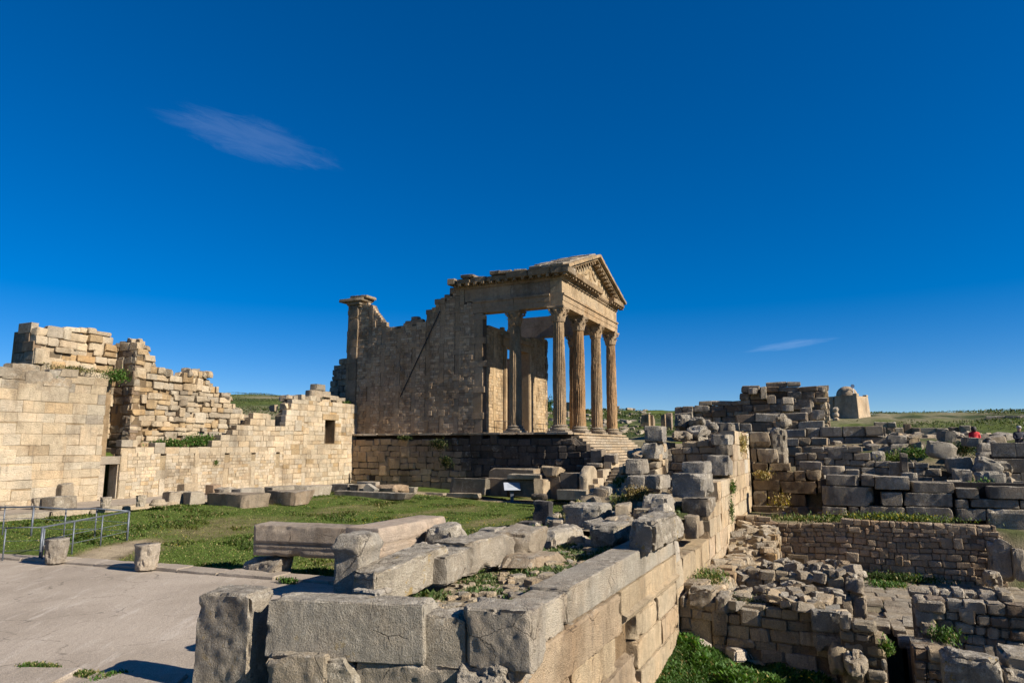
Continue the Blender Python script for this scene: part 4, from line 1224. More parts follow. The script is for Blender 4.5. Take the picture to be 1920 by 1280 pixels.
loose('long grey block on the walkway edge below the pier wall, leftmost of the row', 321, 921, 358, 946, 'S', g=.6, depth=.7, col=GREYTAN, rot=-6)
loose('grey block butting against the leftmost long block below the pier wall', 358, 922, 386, 946, 'S', g=.6, depth=.7, col=GREYTAN, rot=-4)
loose('small upright stump with slanted top behind the long grey block', 346, 906, 371, 922, 'S', at=32.8, depth=.6, col=TAN, sink=.5)
loose('square reddish stump standing before the third pier of the pier wall', 399, 908, 415, 924, 'S', at=33.0, depth=.6, col=(.34, .25, .17, .2), sink=.4)
loose('heap of dark broken stone behind the first dark block of the lawn edge', 416, 914, 446, 926, 'S', at=31.5, depth=.8, col=DARK, rough=.12, warp=.2, name='broken_stone', cat='stone')
loose('dark faced block with pale lit end on the lawn edge, left of its twin', 386, 926, 462, 952, 'W', g=.45, depth=1.6, col=(.31, .245, .17, .3), rot=-2)
loose('dark faced block with pale lit end on the lawn edge, right of its twin', 497, 921, 552, 947, 'W', g=.45, depth=1.5, col=(.29, .225, .155, .3), rot=-2, rough=.05)
loose('long low block behind the gap between the two dark faced blocks', 452, 915, 498, 938, 'S', at=29.5, depth=.8, col=PALE)
loose('long grey slab lying behind the right hand dark faced block', 511, 911, 571, 936, 'S', at=29.3, depth=.7, col=GREY)
loose('pale grey block with a broken slanting right end below the window wall', 571, 910, 621, 937, 'S', at=28.6, depth=.8, col=GREY, warp=.12)
loose('dark moulded long block at the foot of the window wall', 616, 907, 652, 922, 'W', at=36.5, depth=.9, col=DARK)
loose('short dark block continuing the moulded block towards the temple', 653, 908, 671, 922, 'W', at=36.3, depth=.9, col=DARK)
loose('pale slab set on edge against the rear end of the podium', 669, 902, 704, 924, 'W', at=37.8, depth=.5, col=PALE, name='upright_slab', cat='stone slab')
loose('tilted white stone lying against the earth mound by the podium', 682, 911, 701, 925, 'W', at=36.4, depth=.5, col=(.46, .41, .33, .2), tilt=(0, 24), warp=.14)
loose('low brown mound of packed rubble between two slabs at the podium foot', 698, 909, 743, 926, 'W', at=37.0, depth=1.6, col=(.36, .27, .18, .05), rnd=.6, rough=.08, name='rubble_mound', cat='rubble mound')
loose('grey pitted slab leaning behind the rubble mound at the podium', 735, 913, 775, 927, 'W', at=39.0, depth=.5, col=GREY, name='upright_slab', cat='stone slab')
loose('long low stone step running along the lawn before the podium', 627, 922, 763, 935, 'W', at=35.0, depth=.6, col=DARK, name='stone_step', cat='stone step')
loose('low slab with lit end on the grass before the podium', 798, 924, 831, 937, 'W', g=.02, depth=.6, col=GREYTAN, name='flat_slab', cat='stone slab')
loose('flat white slab lying flush in the middle of the lawn', 716, 959, 747, 964, 'S', g=.0, depth=1.2, col=(.46, .42, .35, .1), name='flat_slab', cat='stone slab')

# altars and inscription blocks before the podium
loose('dark tall block at the left end of the row before the podium', 811, 893, 841, 926, 'W', g=.02, depth=.9, col=BLACK)
loose('long dark panel block with lit right end, before the podium', 841, 896, 908, 926, 'W', at=40.4, depth=.85, col=(.2, .175, .13, .25))
loose('low plinth stone under the long dark panel block', 835, 924, 897, 933, 'W', at=39.9, depth=.5, col=GREYTAN, name='stone_plinth', cat='stone plinth')
loose('brown coursed block behind the white sign panel', 910, 897, 952, 930, 'W', at=41.3, depth=.8, col=BROWN)
loose('long thin slab resting high behind the sign, against the podium', 914, 879, 1003, 893, 'W', at=43.0, depth=.9, col=(.27, .21, .14, .3), name='long_slab', cat='stone slab', sink=.9)
loose('dark block right of the sign with projecting cornice', 952, 898, 1003, 930, 'W', at=40.9, depth=1.0, col=(.2, .175, .13, .25))
loose('flat cornice slab capping the dark block right of the sign', 949, 889, 1011, 898, 'W', at=40.5, depth=1.3, col=GREYTAN, name='cornice_slab', cat='stone slab')
loose('broken pale block with a jagged lit south face right of the sign', 1002, 897, 1018, 936, 'W', at=39.8, depth=1.5, col=(.45, .36, .24, .05), warp=.1, rough=.06)
loose('dark squat stone lying in the grass near the broken pale block', 994, 926, 1022, 938, 'W', at=38.5, depth=.6, col=BLACK, rnd=.2, rough=.06)
loose('rough brown block crowned by crumbled stone, left of the curved block', 1021, 893, 1051, 936, 'W', at=41.0, depth=1.0, col=(.27, .21, .145, .2), warp=.08)
loose('crumbled tan stone sitting on top of the rough brown block', 1018, 875, 1050, 893, 'W', at=40.8, depth=1.0, col=TAN, rough=.11, warp=.15, rnd=.12, name='broken_stone', cat='stone')
loose('plain dark block left of the tall round-topped block', 1050, 886, 1084, 922, 'W', at=41.0, depth=1.0, col=(.24, .20, .15, .2))

def round_top(sx, depth, sz, seed):
    P, F = block_arrays(sx, depth, sz, seed, cell=.12, rnd=.06, rough=.03, warp=.02, chips=.4)
    t = P[:, 1] / depth + .5; P[:, 2] -= np.where(P[:, 2] > 0, (P[:, 2] / (sz / 2)) * sz * .30 * np.abs(2 * t - 1) ** 2.2, 0)
    return new_mesh('stone', P, F, True, M['stone'])
loose('tall round-topped block with a lit curved south face before the podium', 1086, 873, 1100, 934, 'W', at=40.0, depth=2.2, mesh=round_top, col=(.46, .37, .25, .05), name='round_topped_block')
loose('low moulded slab at the foot of the round-topped block', 1045, 918, 1098, 937, 'W', at=39.3, depth=.7, col=GREYTAN, name='moulded_slab', cat='stone slab')

# small western flight of steps and its flank wall
sp0 = hit_y(1149, 879, 13.3); sp1 = hit_y(1126, 925, 13.3)
flight = thing('stone_steps', 'narrow flight of worn steps climbing between the lit flank wall and the stacked blocks', 'steps', (sp1[0], 12.5, sp1[2]))
nst = 8
for i in range(nst):
    t = i / (nst - 1); x = sp1[0] + (sp0[0] - sp1[0]) * t; zt = sp1[2] + (sp0[2] - sp1[2]) * t + .12
    me = block_mesh(3.2, .75, .30, 900 + i, cell=.25, rnd=.03, rough=.03, warp=.02)
    link('step', me, flight, loc=Vector((x + .35, 11.7, zt - .15)) - flight.location, rot=(0, 0, -math.pi / 2), color=vary((.38, .31, .21, .35), trnd))
m = MB(); m.prism([(sp1[0] + .35, -.2), (sp1[0] + .35, sp1[2] - .1), (sp0[0] + .5, sp0[2] - .15), (sp0[0] + 3, sp0[2] - .15), (sp0[0] + 3, -.2)], 1, 10.15, 13.25)
wpart('core', m.mesh('core', M['stone']), flight, GREYTAN)
m = MB(); m.box(sp0[0] + .55, 58, 10.2, 13.4, -.2, sp0[2] + .1); wpart('landing', m.mesh('landing', M['stone']), flight, (.34, .28, .2, .3))
fw = [(0, .7), (1.2, 1.5), (3.0, 2.3), (5.5, 2.4)]
masonry('flank_wall', 'cream sunlit flank wall beside the narrow flight of steps', 'wall', (sp1[0] - .9, 13.45), 0, 5.5, .7, fw, 0, (.4, .6), (.6, 1.3), pal((CREAM, 3), (TAN, 2)), jit=.03, seed=31)
for i, (a, b, c, d, x, dp, lab) in enumerate(((1104, 842, 1130, 871, 44.2, .8, 'square dark block on the podium flank, left of the stair foot blocks'), (1131, 851, 1153, 870, 43.9, .9, 'rounded block with lit end at the foot of the great stairs'),
                                          (1098, 868, 1126, 878, 43.4, .9, 'flat dark slab between the podium flank and the narrow steps'))):
    loose(lab, a, b, c, d, 'W', at=x, depth=dp, col=(.24, .20, .15, .35), rnd=.12, rough=.06)

# ================================================================== FOREGROUND TERRACE
# west row: faces the viewer, line through the row's top edge
def row_at(px): return 7.72 + (px - 515) / 470 * 1.05
NEARG = (.45, .395, .305, .44)
loose('tall upright block at the left end of the front row, yellow lichen on top', 366, 1117, 456, 1330, 'W', at=7.62, depth=.62, col=(.42, .365, .285, .48), rot=7, tilt=(0, -2.5), rnd=.07, rough=.034, warp=.06, cell=.04, name='upright_block')
loose('long rough block with yellow lichen lying on the front row', 516, 1129, 769, 1240, 'W', at=row_at(642), depth=.55, col=NEARG, rot=15, rnd=.03, rough=.022, warp=.015, cell=.035, name='front_block')
loose('square block with round pale lichen spots right of the long front block', 768, 1152, 858, 1256, 'W', at=row_at(815) + .03, depth=.55, col=NEARG, rot=15, rnd=.03, rough=.02, warp=.01, cell=.04, name='front_block')
loose('big corner block where the front row meets the sunlit wall', 861, 1141, 988, 1255, 'W', at=row_at(920) - .06, depth=.72, col=(.46, .40, .31, .42), rot=9, rnd=.05, rough=.036, warp=.02, cell=.035, name='corner_block')
loose('left block of the lower front row, under the long block', 495, 1226, 592, 1330, 'W', at=row_at(540) - .08, depth=.6, col=(.40, .35, .27, .42), rot=14, rnd=.05, rough=.04, cell=.04, name='front_block')
loose('small round-cornered block second in the lower front row', 598, 1231, 654, 1330, 'W', at=row_at(620) - .05, depth=.6, col=(.41, .37, .29, .46), rot=16, rnd=.1, rough=.05, warp=.07, cell=.04, name='front_block')
loose('long worn block of the lower front row, under the spotted square block', 660, 1243, 846, 1335, 'W', at=row_at(750) + .03, depth=.6, col=(.40, .35, .27, .42), rot=14, rnd=.06, rough=.05, warp=.04, cell=.04, name='front_block')
loose('crumbled pale rock at the foot of the big corner block', 842, 1244, 966, 1345, 'W', at=row_at(905) - .2, depth=1.0, col=(.40, .345, .265, .42), rot=10, rnd=.2, rough=.12, warp=.16, cell=.04, name='broken_rock', cat='rock')
loose('small wedge stone filling the gap under the long front block', 520, 1196, 575, 1226, 'W', at=row_at(540) + .15, depth=.4, col=(.35, .27, .17, .3), rnd=.06, rough=.05, name='wedge_stone', cat='stone')
# fill of the terrace
TZ = 1.12
fill = []
nx_, ny_ = 90, 34
xs = np.linspace(8.15, 24.6, nx_); ys = np.linspace(4.35, 9.2, ny_)
FX, FY = np.meshgrid(xs, ys, indexing='ij')
FX = FX + (24.6 - FX) / (24.6 - 8.15) * np.clip((7.72 + (8.0 - FY) * .28) + .42 - 8.15, 0, 2)
def fillz(x, y):
    p = np.stack([x.ravel(), y.ravel(), 0 * x.ravel()], 1)
    z = 1.06 + .30 * sstep(16.5, 20.5, x) + .35 * sstep(20.5, 24, x)
    north_edge = 6.95 - (x - 9) * .105
    z = z - 2.2 * sstep(north_edge + .3, north_edge + .9, y)
    return z + (fbm(p * 1.2, 41, 4) * .07 + fbm(p * 6, 42, 2) * .02).reshape(x.shape)
FZ = fillz(FX, FY)
fid = np.arange(nx_ * ny_).reshape(nx_, ny_)
ff = np.stack([fid[:-1, :-1].ravel(), fid[1:, :-1].ravel(), fid[1:, 1:].ravel(), fid[:-1, 1:].ravel()], 1)
pf = np.stack([FX.ravel(), FY.ravel(), 0 * FX.ravel()], 1)
fn = sstep(-.3, .5, fbm(pf * .9, 51, 4))[:, None]
fc = np.array([.26, .215, .145]) + (np.array([.085, .10, .035]) - np.array([.26, .215, .145])) * fn
o = link('terrace_fill', new_mesh('terrace_fill', np.stack([FX.ravel(), FY.ravel(), FZ.ravel()], 1), ff, True, M['soil'], np.concatenate([fc, np.ones((len(fc), 1))], 1)))
o['kind'] = 'structure'

# ---- the sunlit south wall, near courses placed one by one
SW = thing('terrace_wall', 'long sunlit ashlar wall receding from the front corner block to the high stepped ruins', 'wall', (9, WALL_Y, 0))
def swstone(px0, px1, z0, z1, col, proud=0.0, depth=.6, rough=.018, rnd=.03, yrot=0, cell=.045):
    A = hit_y(px0, 1100, WALL_Y)[0]; B = hit_y(px1, 1100, WALL_Y)[0]
    swx(A, B, z0, z1, col, proud, depth, rough, rnd, cell)
def swx(A, B, z0, z1, col, proud=0.0, depth=.6, rough=.018, rnd=.03, cell=.045):
    proud += trnd.uniform(-.012, .022)
    me = block_mesh(B - A - .028, depth, z1 - z0 - .022, trnd.randrange(1 << 20), 'stone_near', cell=cell, rnd=rnd, rough=rough, warp=.012)
    link('ashlar', me, SW, loc=Vector(((A + B) / 2, WALL_Y - proud + depth / 2, (z0 + z1) / 2)) - SW.location, color=vary(col, trnd, .06, .02))
WG = (.47, .415, .325, .30); WC = (.50, .40, .265, .06); WP = (.47, .365, .245, .08)
X = lambda px, py=1100: float(hit_y(px, py, WALL_Y)[0])
xa, xb, xc, xd = 9.55, X(1064, 1130), X(1187, 1090), X(1266, 1040)
swx(9.0, xb, .78, 1.33, WG, .01, .62, .02, .05, .04)
swx(xb, xd, .80, 1.37, (.43, .385, .305, .34), .0, .66, .018, .04)
swx(X(1015, 1190) - .8, X(1163, 1130), .04, .77, WP, .03, .7, .03, .07)
swx(X(1163, 1130) + .06, xd + .1, .12, .79, WC, -.01, .7, .018, .03)
m = MB(); m.prism([(3.90, .30), (4.0, .34), (4.0, .20), (3.93, .21)], 0, X(1163, 1130) + .12, xd); wpart('moulding', m.mesh('moulding', M['stone_near']), SW, WC)
swx(8.6, X(1080, 1220), -.62, .02, WP, -.02, .6, .03, .05)
swx(X(1080, 1220), X(1160, 1180), -.62, .03, WC, -.06, .6, .02, .03)
swx(X(1195, 1170), X(1235, 1150), -.42, .11, WC, .0, .6); swx(X(1235, 1150), xd + .1, -.42, .11, WC, -.01, .6)
swx(X(1195, 1170), X(1240, 1150), -1.0, -.43, WC, -.01, .6); swx(X(1240, 1150), xd + .1, -1.0, -.43, WP, .01, .6)
swx(8.6, X(1195, 1170), -1.25, -.63, WP, -.04, .6, .03); swx(X(1155, 1180), X(1200, 1170), -1.25, .12, (.3, .22, .13, .1), -.28, .4)
swx(X(1100, 1220), X(1200, 1190), -1.9, -1.22, WP, -.02, .6, .03); swx(X(1200, 1190), xd + .1, -1.9, -1.02, WC, 0, .6)
swx(8.2, X(1100, 1220), -1.9, -1.26, WP, -.03, .6, .03)
m = MB(); m.box(9.0, xd, WALL_Y + .45, WALL_Y + .9, -1.95, .78); wpart('core', m.mesh('core', M['stone']), SW, (.2, .15, .1, .1))
# the rest of the wall: long ashlars, crest rising in steps to the east
so = (xd + .1, WALL_Y + .01)
sprof = []
for px, py in ((1268, 1038), (1284, 1030), (1287, 1012), (1330, 1000), (1331, 938), (1345, 931), (1346, 893), (1371, 884), (1372, 846), (1377, 830), (1378, 812), (1404, 800), (1412, 800)):
    sprof.append((hit_y(px, py, WALL_Y)[0] - so[0], hit_y(px, py, WALL_Y)[2]))
sprof = sorted(sprof); sL = sprof[-1][0]; sprof = [(0, 1.35)] + sprof[1:]
szb = [(0, -1.9), (8, -1.7), (sL, -.9)]
masonry('', '', '', so, 0, sL, 1.1, sprof, szb, (.50, .68), (.8, 1.9), pal((WC, 4), (WP, 3), ((.45, .36, .24, .15), 2), (WG, .6)), parent=SW, part='ashlar', jit=.012, seed=41,
        corecol=(.33, .25, .16, .1), dep=.7, cell=.16, rnd_edge=.025, rough=.02, ragged=.75)
# blocks riding on the wall top
loose('massive broken-faced block sitting on top of the sunlit wall', 1177, 976, 1232, 1046, 'W', at=X(1226, 1042) - 1.15, depth=2.6, col=(.375, .33, .26, .52), rot=-1, rnd=.12, rough=.085, warp=.05, cell=.05, name='wall_top_block')
loose('squared block with a tan west face next along the wall top', 1284, 966, 1306, 1010, 'W', at=X(1306, 1008) + .1, depth=1.3, col=(.38, .32, .235, .35), rnd=.04, rough=.03, cell=.06, name='wall_top_block')

# north row of the terrace
loose('carved altar with moulded cornice and rounded top at the end of the terrace row', 619, 1003, 668, 1117, 'W', at=8.98, depth=.72, mesh=pedestal_mesh, col=(.35, .315, .255, .62), rot=6, name='carved_altar', cat='altar', sink=.1)
loose('long pale block tilted against the carved altar, sunlit south side', 716, 1046, 846, 1110, 'S', at=6.35, depth=.62, col=(.43, .385, .305, .48), rot=0, tilt=(0, -5), rnd=.05, rough=.045, warp=.03, cell=.045, name='tilted_block')
loose('small white stone wedged beneath the tilted pale block', 660, 1106, 710, 1120, 'W', at=8.75, depth=.5, col=(.47, .44, .38, .3), rnd=.08, rough=.04, warp=.12, name='wedge_stone', cat='stone')
loose('squat block next to the tilted pale block in the terrace row', 826, 1036, 896, 1088, 'S', at=6.2, depth=.7, rot=9, col=(.37, .325, .25, .55), rnd=.05, rough=.04, warp=.05, cell=.05, name='terrace_block')
loose('large block with white lichen dots, third in the terrace row', 881, 1006, 966, 1066, 'S', at=6.42, depth=.8, rot=-3, col=(.37, .32, .245, .58), rnd=.06, rough=.05, warp=.04, cell=.05, name='terrace_block')
loose('rough block with a round hole in its top along the terrace row', 977, 992, 1038, 1042, 'S', at=6.3, depth=.85, rot=8, col=(.385, .33, .25, .45), rnd=.08, rough=.07, warp=.06, cell=.055, name='terrace_block')
loose('rounded pale block between the holed block and the shaded block', 1048, 990, 1096, 1030, 'S', at=6.4, depth=.9, rot=-7, col=(.41, .36, .28, .45), rnd=.16, rough=.08, warp=.1, cell=.06, name='terrace_block')
loose('shaded square block in the terrace row beside a dark hollow', 1103, 984, 1162, 1028, 'W', at=16.2, depth=1.0, col=(.31, .275, .215, .6), rnd=.06, rough=.06, warp=.04, cell=.06, name='terrace_block')
loose('flat slab under the holed terrace block, pale tan', 1000, 1040, 1056, 1063, 'S', at=5.7, depth=.8, col=(.43, .35, .25, .2), rnd=.06, rough=.05, warp=.12, tilt=(0, 4), name='flat_slab', cat='stone slab')
loose('round-shouldered boulder standing behind the terrace row on the lawn edge', 790, 986, 843, 1048, 'W', at=14.6, depth=1.0, col=(.35, .325, .275, .7), rot=6, rnd=.22, rough=.07, warp=.05, cell=.06, name='boulder', cat='boulder', sink=.4)

# fallen architrave pieces on the lawn edge
A1 = on_ground(490, 1075, .1)
loose('long fallen architrave with moulded lower edge propped on a stone', 487, 987, 700, 1046, 'W', at=15.3, depth=.8, mesh=architrave_mesh, col=(.45, .365, .27, .12), rot=10, name='architrave_block', cat='architrave')
loose('second fallen architrave piece, pinkish and streaked, right of the long one', 702, 979, 832, 1046, 'S', at=9.55, depth=.8, mesh=architrave_mesh, col=(.45, .365, .28, .08), rot=0, name='architrave_block', cat='architrave', sink=-.15)
loose('lumpy support stone under the left end of the long architrave', 452, 1047, 528, 1083, 'W', at=15.0, depth=.9, col=(.35, .30, .235, .45), rnd=.25, rough=.09, warp=.18, cell=.05, name='support_stone', cat='stone', sink=.1)
loose('support stone in shade under the right end of the long architrave', 640, 1046, 700, 1085, 'W', at=15.5, depth=.7, col=(.3, .26, .2, .4), rnd=.12, rough=.06, name='support_stone', cat='stone', sink=.2)
loose('support stone in shadow below the streaked architrave piece', 730, 1044, 800, 1075, 'S', at=9.7, depth=.6, col=(.3, .26, .2, .4), rnd=.12, rough=.06, name='support_stone', cat='stone', sink=.3)

# beyond the terrace row
loose('dark squared post stone standing alone at the lawn corner', 1000, 940, 1028, 992, 'W', at=21.2, depth=.42, col=(.07, .068, .068, .2), rnd=.03, rough=.02, cell=.09, name='post_stone', cat='post', sink=.3)
loose('low dark block at the foot of the dark post stone', 971, 979, 1002, 996, 'W', at=20.6, depth=.7, col=(.07, .068, .068, .2), rnd=.03, rough=.02, cell=.1, sink=.3)
loose('short broken column stump on the lawn left of the dark post', 890, 992, 931, 1013, 'W', at=18.2, depth=.8, col=(.33, .30, .245, .5), rnd=.12, rough=.06, warp=.08, cell=.08, name='column_stump', cat='stump', sink=.2)
loose('wide rounded block with tooled face behind the terrace row', 1056, 946, 1128, 976, 'W', at=20.6, depth=1.1, col=(.35, .315, .25, .58), rnd=.14, rough=.06, warp=.05, cell=.08, sink=.25)
loose('angular pale block with a lit face behind the terrace row', 1146, 946, 1172, 976, 'W', at=20.4, depth=1.3, col=(.42, .36, .265, .25), rot=12, rnd=.05, rough=.04, warp=.1, cell=.08, sink=.3)
loose('big block with two square sockets on the rubble below the stack', 1204, 928, 1250, 958, 'W', at=21.3, depth=1.1, col=(.40, .36, .295, .5), rnd=.14, rough=.06, warp=.08, cell=.08, sink=.2)
loose('tilted dark stone lying in front of the block with sockets', 1212, 950, 1250, 970, 'W', at=20.3, depth=.7, col=(.34, .31, .26, .6), tilt=(0, -18), rnd=.08, rough=.05, warp=.12, cell=.08)
loose('long low slab running towards the narrow steps', 1103, 917, 1176, 946, 'W', at=27.0, depth=1.2, col=(.36, .32, .255, .5), rnd=.06, rough=.05, cell=.12, name='long_slab', cat='stone slab', sink=.5)
loose('flat rubble slab between the angular pale block and the socketed block', 1187, 956, 1214, 968, 'W', at=20.6, depth=.9, col=(.43, .36, .25, .2), rnd=.06, rough=.06, warp=.1, cell=.08, name='flat_slab', cat='stone slab', sink=.3)

# rubble bank carrying the stacks
rb = random.Random(4)
bank = thing('rubble_bank', 'bank of rubble and earth between the terrace row and the stacked blocks', 'rubble bank', (20, 6, 0))
xs = np.linspace(19.0, 44.0, 70); ys = np.linspace(4.5, 11.5, 30)
BX, BY = np.meshgrid(xs, ys, indexing='ij')
bp_ = np.stack([BX.ravel(), BY.ravel(), 0 * BX.ravel()], 1)
def bankz(x, y):
    p = np.stack([x.ravel(), y.ravel(), 0 * x.ravel()], 1)
    z = 1.1 + .75 * sstep(22.5, 26.5, x) + 1.3 * sstep(28, 33, x) + .5 * sstep(34, 38, x)
    z = z - 2.6 * sstep(8.6 - .0 * x, 10.9, y)
    return z + (fbm(p * .9, 61, 4) * .13).reshape(x.shape)
BZ = bankz(BX, BY)
bid = np.arange(BX.size).reshape(BX.shape)
bf = np.stack([bid[:-1, :-1].ravel(), bid[1:, :-1].ravel(), bid[1:, 1:].ravel(), bid[:-1, 1:].ravel()], 1)
bn = sstep(-.2, .6, fbm(bp_ * .8, 71, 4))[:, None]
bc = np.array([.27, .215, .14]) + (np.array([.10, .105, .04]) - np.array([.27, .215, .14])) * bn
wpart('earth', new_mesh('earth', np.stack([BX.ravel(), BY.ravel(), BZ.ravel()], 1), bf, True, M['soil'], np.concatenate([bc, np.ones((len(bc), 1))], 1)), bank)
for i in range(120):
    x, y = rb.uniform(19.5, 36), rb.uniform(4.9, 9.2); z = float(bankz(np.array([x]), np.array([y]))[0]); s = rb.uniform(.14, .45) * (1 + .3 * (x > 26))
    me = block_mesh(s * rb.uniform(1, 1.6), s * rb.uniform(.8, 1.2), s * .8, rb.randrange(1 << 20), 'stone', cell=.12, rnd=.08, rough=.05, warp=.15)
    link('rubble_stone', me, bank, loc=Vector((x, y, z + s * .2)) - bank.location, rot=(rb.uniform(-.3, .3), rb.uniform(-.3, .3), rb.uniform(0, 6)), color=vary((TAN, GREYTAN, GREY, PALE)[i % 4], rb))

for i in range(75):
    x, y = rb.uniform(16.3, 23.5), rb.uniform(4.8, 6.9); z = float(fillz(np.array([x]), np.array([y]))[0]); s = rb.uniform(.12, .42)
    me = block_mesh(s * rb.uniform(1, 1.8), s * rb.uniform(.8, 1.2), s * .7, rb.randrange(1 << 20), 'stone_near', cell=.07, rnd=.05, rough=.05, warp=.18)
    link('rubble_stone', me, bank, loc=Vector((x, y, z + s * .12)) - bank.location, rot=(rb.uniform(-.3, .3), rb.uniform(-.3, .3), rb.uniform(0, 6)), color=vary((PALE, GREYTAN, GREY, TAN)[i % 4], rb))

# ---- stacked blocks at the stepped west ends (px boxes of the west faces)
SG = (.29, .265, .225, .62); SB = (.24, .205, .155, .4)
stack = [
    ('grey block with slanted top crowning the left stack beside the great stairs', 1204, 798, 1238, 830, 27.6, 1.5, SG, 6),
    ('dark block second from the top of the left stack', 1203, 829, 1229, 861, 27.4, 2.2, SG, 0),
    ('dark round-nosed block with long sunlit side, third in the left stack', 1171, 861, 1200, 889, 26.2, 2.6, SG, 2),
    ('grey block at the left foot of the left stack beside the narrow steps', 1173, 892, 1206, 919, 25.4, 1.3, SG, 4),
    ('slanted grey block in the bottom course of the left stack', 1209, 891, 1240, 917, 25.5, 1.4, SG, -4),
    ('huge dark tooled block at the west end of the middle step', 1257, 888, 1322, 933, 22.6, 1.7, SG, 0),
    ('dark block lying on the huge tooled block', 1277, 866, 1320, 889, 23.4, 1.6, SG, 0),
    ('tall dark block at the west end of the upper step', 1325, 853, 1366, 892, 28.2, 1.5, SG, 0),
    ('block in the corner course below the top of the upper step', 1340, 834, 1366, 854, 29.2, 1.5, SB, 0),
    ('grey block crowning the corner of the upper step', 1332, 814, 1366, 835, 29.4, 1.5, SG, 0),
    ('low dark block under the huge tooled block', 1276, 934, 1332, 968, 22.2, 1.3, SB, 0),
    ('rounded grey boulder, upper of the pair behind the left stack', 1284, 779, 1316, 802, 31.5, 1.6, SG, 8),
    ('rounded grey boulder, lower of the pair behind the left stack', 1286, 798, 1322, 826, 30.4, 1.6, SG, -6),
    ('tall dark boulder leaning left of the rounded pair', 1264, 777, 1288, 808, 31.8, 1.3, SG, 0),
    ('tan split boulder resting between the left stack and the rounded pair', 1256, 808, 1293, 824, 29.5, 1.4, (.38, .31, .22, .2), 10),
    ('square grey block right of the rounded boulders', 1324, 790, 1343, 810, 33.0, 1.2, SG, 5),
    ('small dark block at the back of the upper step', 1345, 794, 1372, 810, 34.5, 1.3, SB, 0),
]
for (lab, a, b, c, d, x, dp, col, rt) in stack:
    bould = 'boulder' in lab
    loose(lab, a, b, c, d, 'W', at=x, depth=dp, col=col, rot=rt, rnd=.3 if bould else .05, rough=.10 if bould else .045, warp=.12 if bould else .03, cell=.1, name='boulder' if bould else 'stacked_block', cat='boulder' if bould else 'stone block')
# rubble cores visible between the stacks
masonry('rubble_wall', 'low sunlit rubble wall behind the huge tooled block', 'wall', (27.6, 6.6), 0, 3.6, .8, [(0, 3.0), (1.2, 3.5), (3.6, 3.7)], 1.2, (.22, .42), (.3, .7), pal((TAN, 3), (CREAM, 2), (GREYTAN, 1)), jit=.08, seed=43, worn=True)
masonry('rubble_wall', 'shaded rubble wall in the recess between the huge block and the upper step', 'wall', (29.6, 6.9), -90, 2.6, .8, [(0, 3.5), (2.6, 3.9)], 1.2, (.25, .42), (.3, .7), pal((TAN, 2), (GREYTAN, 2), (BROWN, 1)), jit=.08, seed=44, worn=True)

# ================================================================== RIGHT HAND RUINS
def wblocks(parent, at, rows, col, depth=.7, part='stone_block', seed=0, cell=.12, rough=.032, rnd=.035):
    """west-facing blocks given by their boxes; parts of one wall"""
    r = random.Random(seed)
    for (a, b, c, d) in rows:
        A, B = hit_x(a, (b + d) / 2, at), hit_x(c, (b + d) / 2, at); T1, B1 = hit_x((a + c) / 2, b, at), hit_x((a + c) / 2, d, at)
        sx, sz = abs(A[1] - B[1]) - .02, T1[2] - B1[2] - .015
        dp = depth * r.uniform(.85, 1.15)
        me = block_mesh(sx, dp, sz, r.randrange(1 << 20), cell=cell, rnd=rnd, rough=rough, warp=.025)
        link(part, me, parent, loc=Vector((at + dp / 2 + r.uniform(-.05, .05), (A[1] + B[1]) / 2, (T1[2] + B1[2]) / 2)) - parent.location,
             rot=(0, 0, -math.pi / 2 + r.uniform(-.03, .03)), color=col(0, 0, r))
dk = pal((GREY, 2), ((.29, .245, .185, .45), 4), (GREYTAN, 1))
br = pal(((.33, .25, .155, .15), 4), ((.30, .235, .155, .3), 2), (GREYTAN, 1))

# wall meeting the end of the sunlit wall: brown squared blocks
XE = 36.6
endw = thing('block_wall', 'brown wall of squared blocks meeting the far end of the sunlit wall', 'wall', (XE, 2, 0))
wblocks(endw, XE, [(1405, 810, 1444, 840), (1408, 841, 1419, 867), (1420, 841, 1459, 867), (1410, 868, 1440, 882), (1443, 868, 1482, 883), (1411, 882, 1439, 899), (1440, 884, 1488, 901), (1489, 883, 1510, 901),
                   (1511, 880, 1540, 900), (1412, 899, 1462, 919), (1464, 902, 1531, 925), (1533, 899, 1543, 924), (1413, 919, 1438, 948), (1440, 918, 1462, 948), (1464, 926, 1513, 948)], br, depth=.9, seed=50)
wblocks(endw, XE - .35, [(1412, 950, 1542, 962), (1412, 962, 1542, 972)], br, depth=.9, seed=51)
m = MB(); m.box(XE + .55, XE + 1.6, float(hit_x(1545, 900, XE)[1]), 4.2, .2, float(hit_x(1440, 886, XE)[2])); wpart('core', m.mesh('core', M['stone']), endw, (.1, .075, .05, .2))
# weathered upright pier
loose('tall weathered pier with fluted lit edge rising from the brown block wall', 1446, 800, 1474, 886, 'W', at=XE + .2, depth=1.4, col=(.30, .265, .205, .5), rnd=.18, rough=.10, warp=.05, cell=.12, name='stone_pier', cat='pier')
loose('crooked upper stub of the weathered pier with yellow lichen', 1456, 776, 1482, 803, 'W', at=XE + .5, depth=1.2, col=(.31, .27, .2, .5), rnd=.2, rough=.11, warp=.14, cell=.12, name='stone_pier', cat='pier')

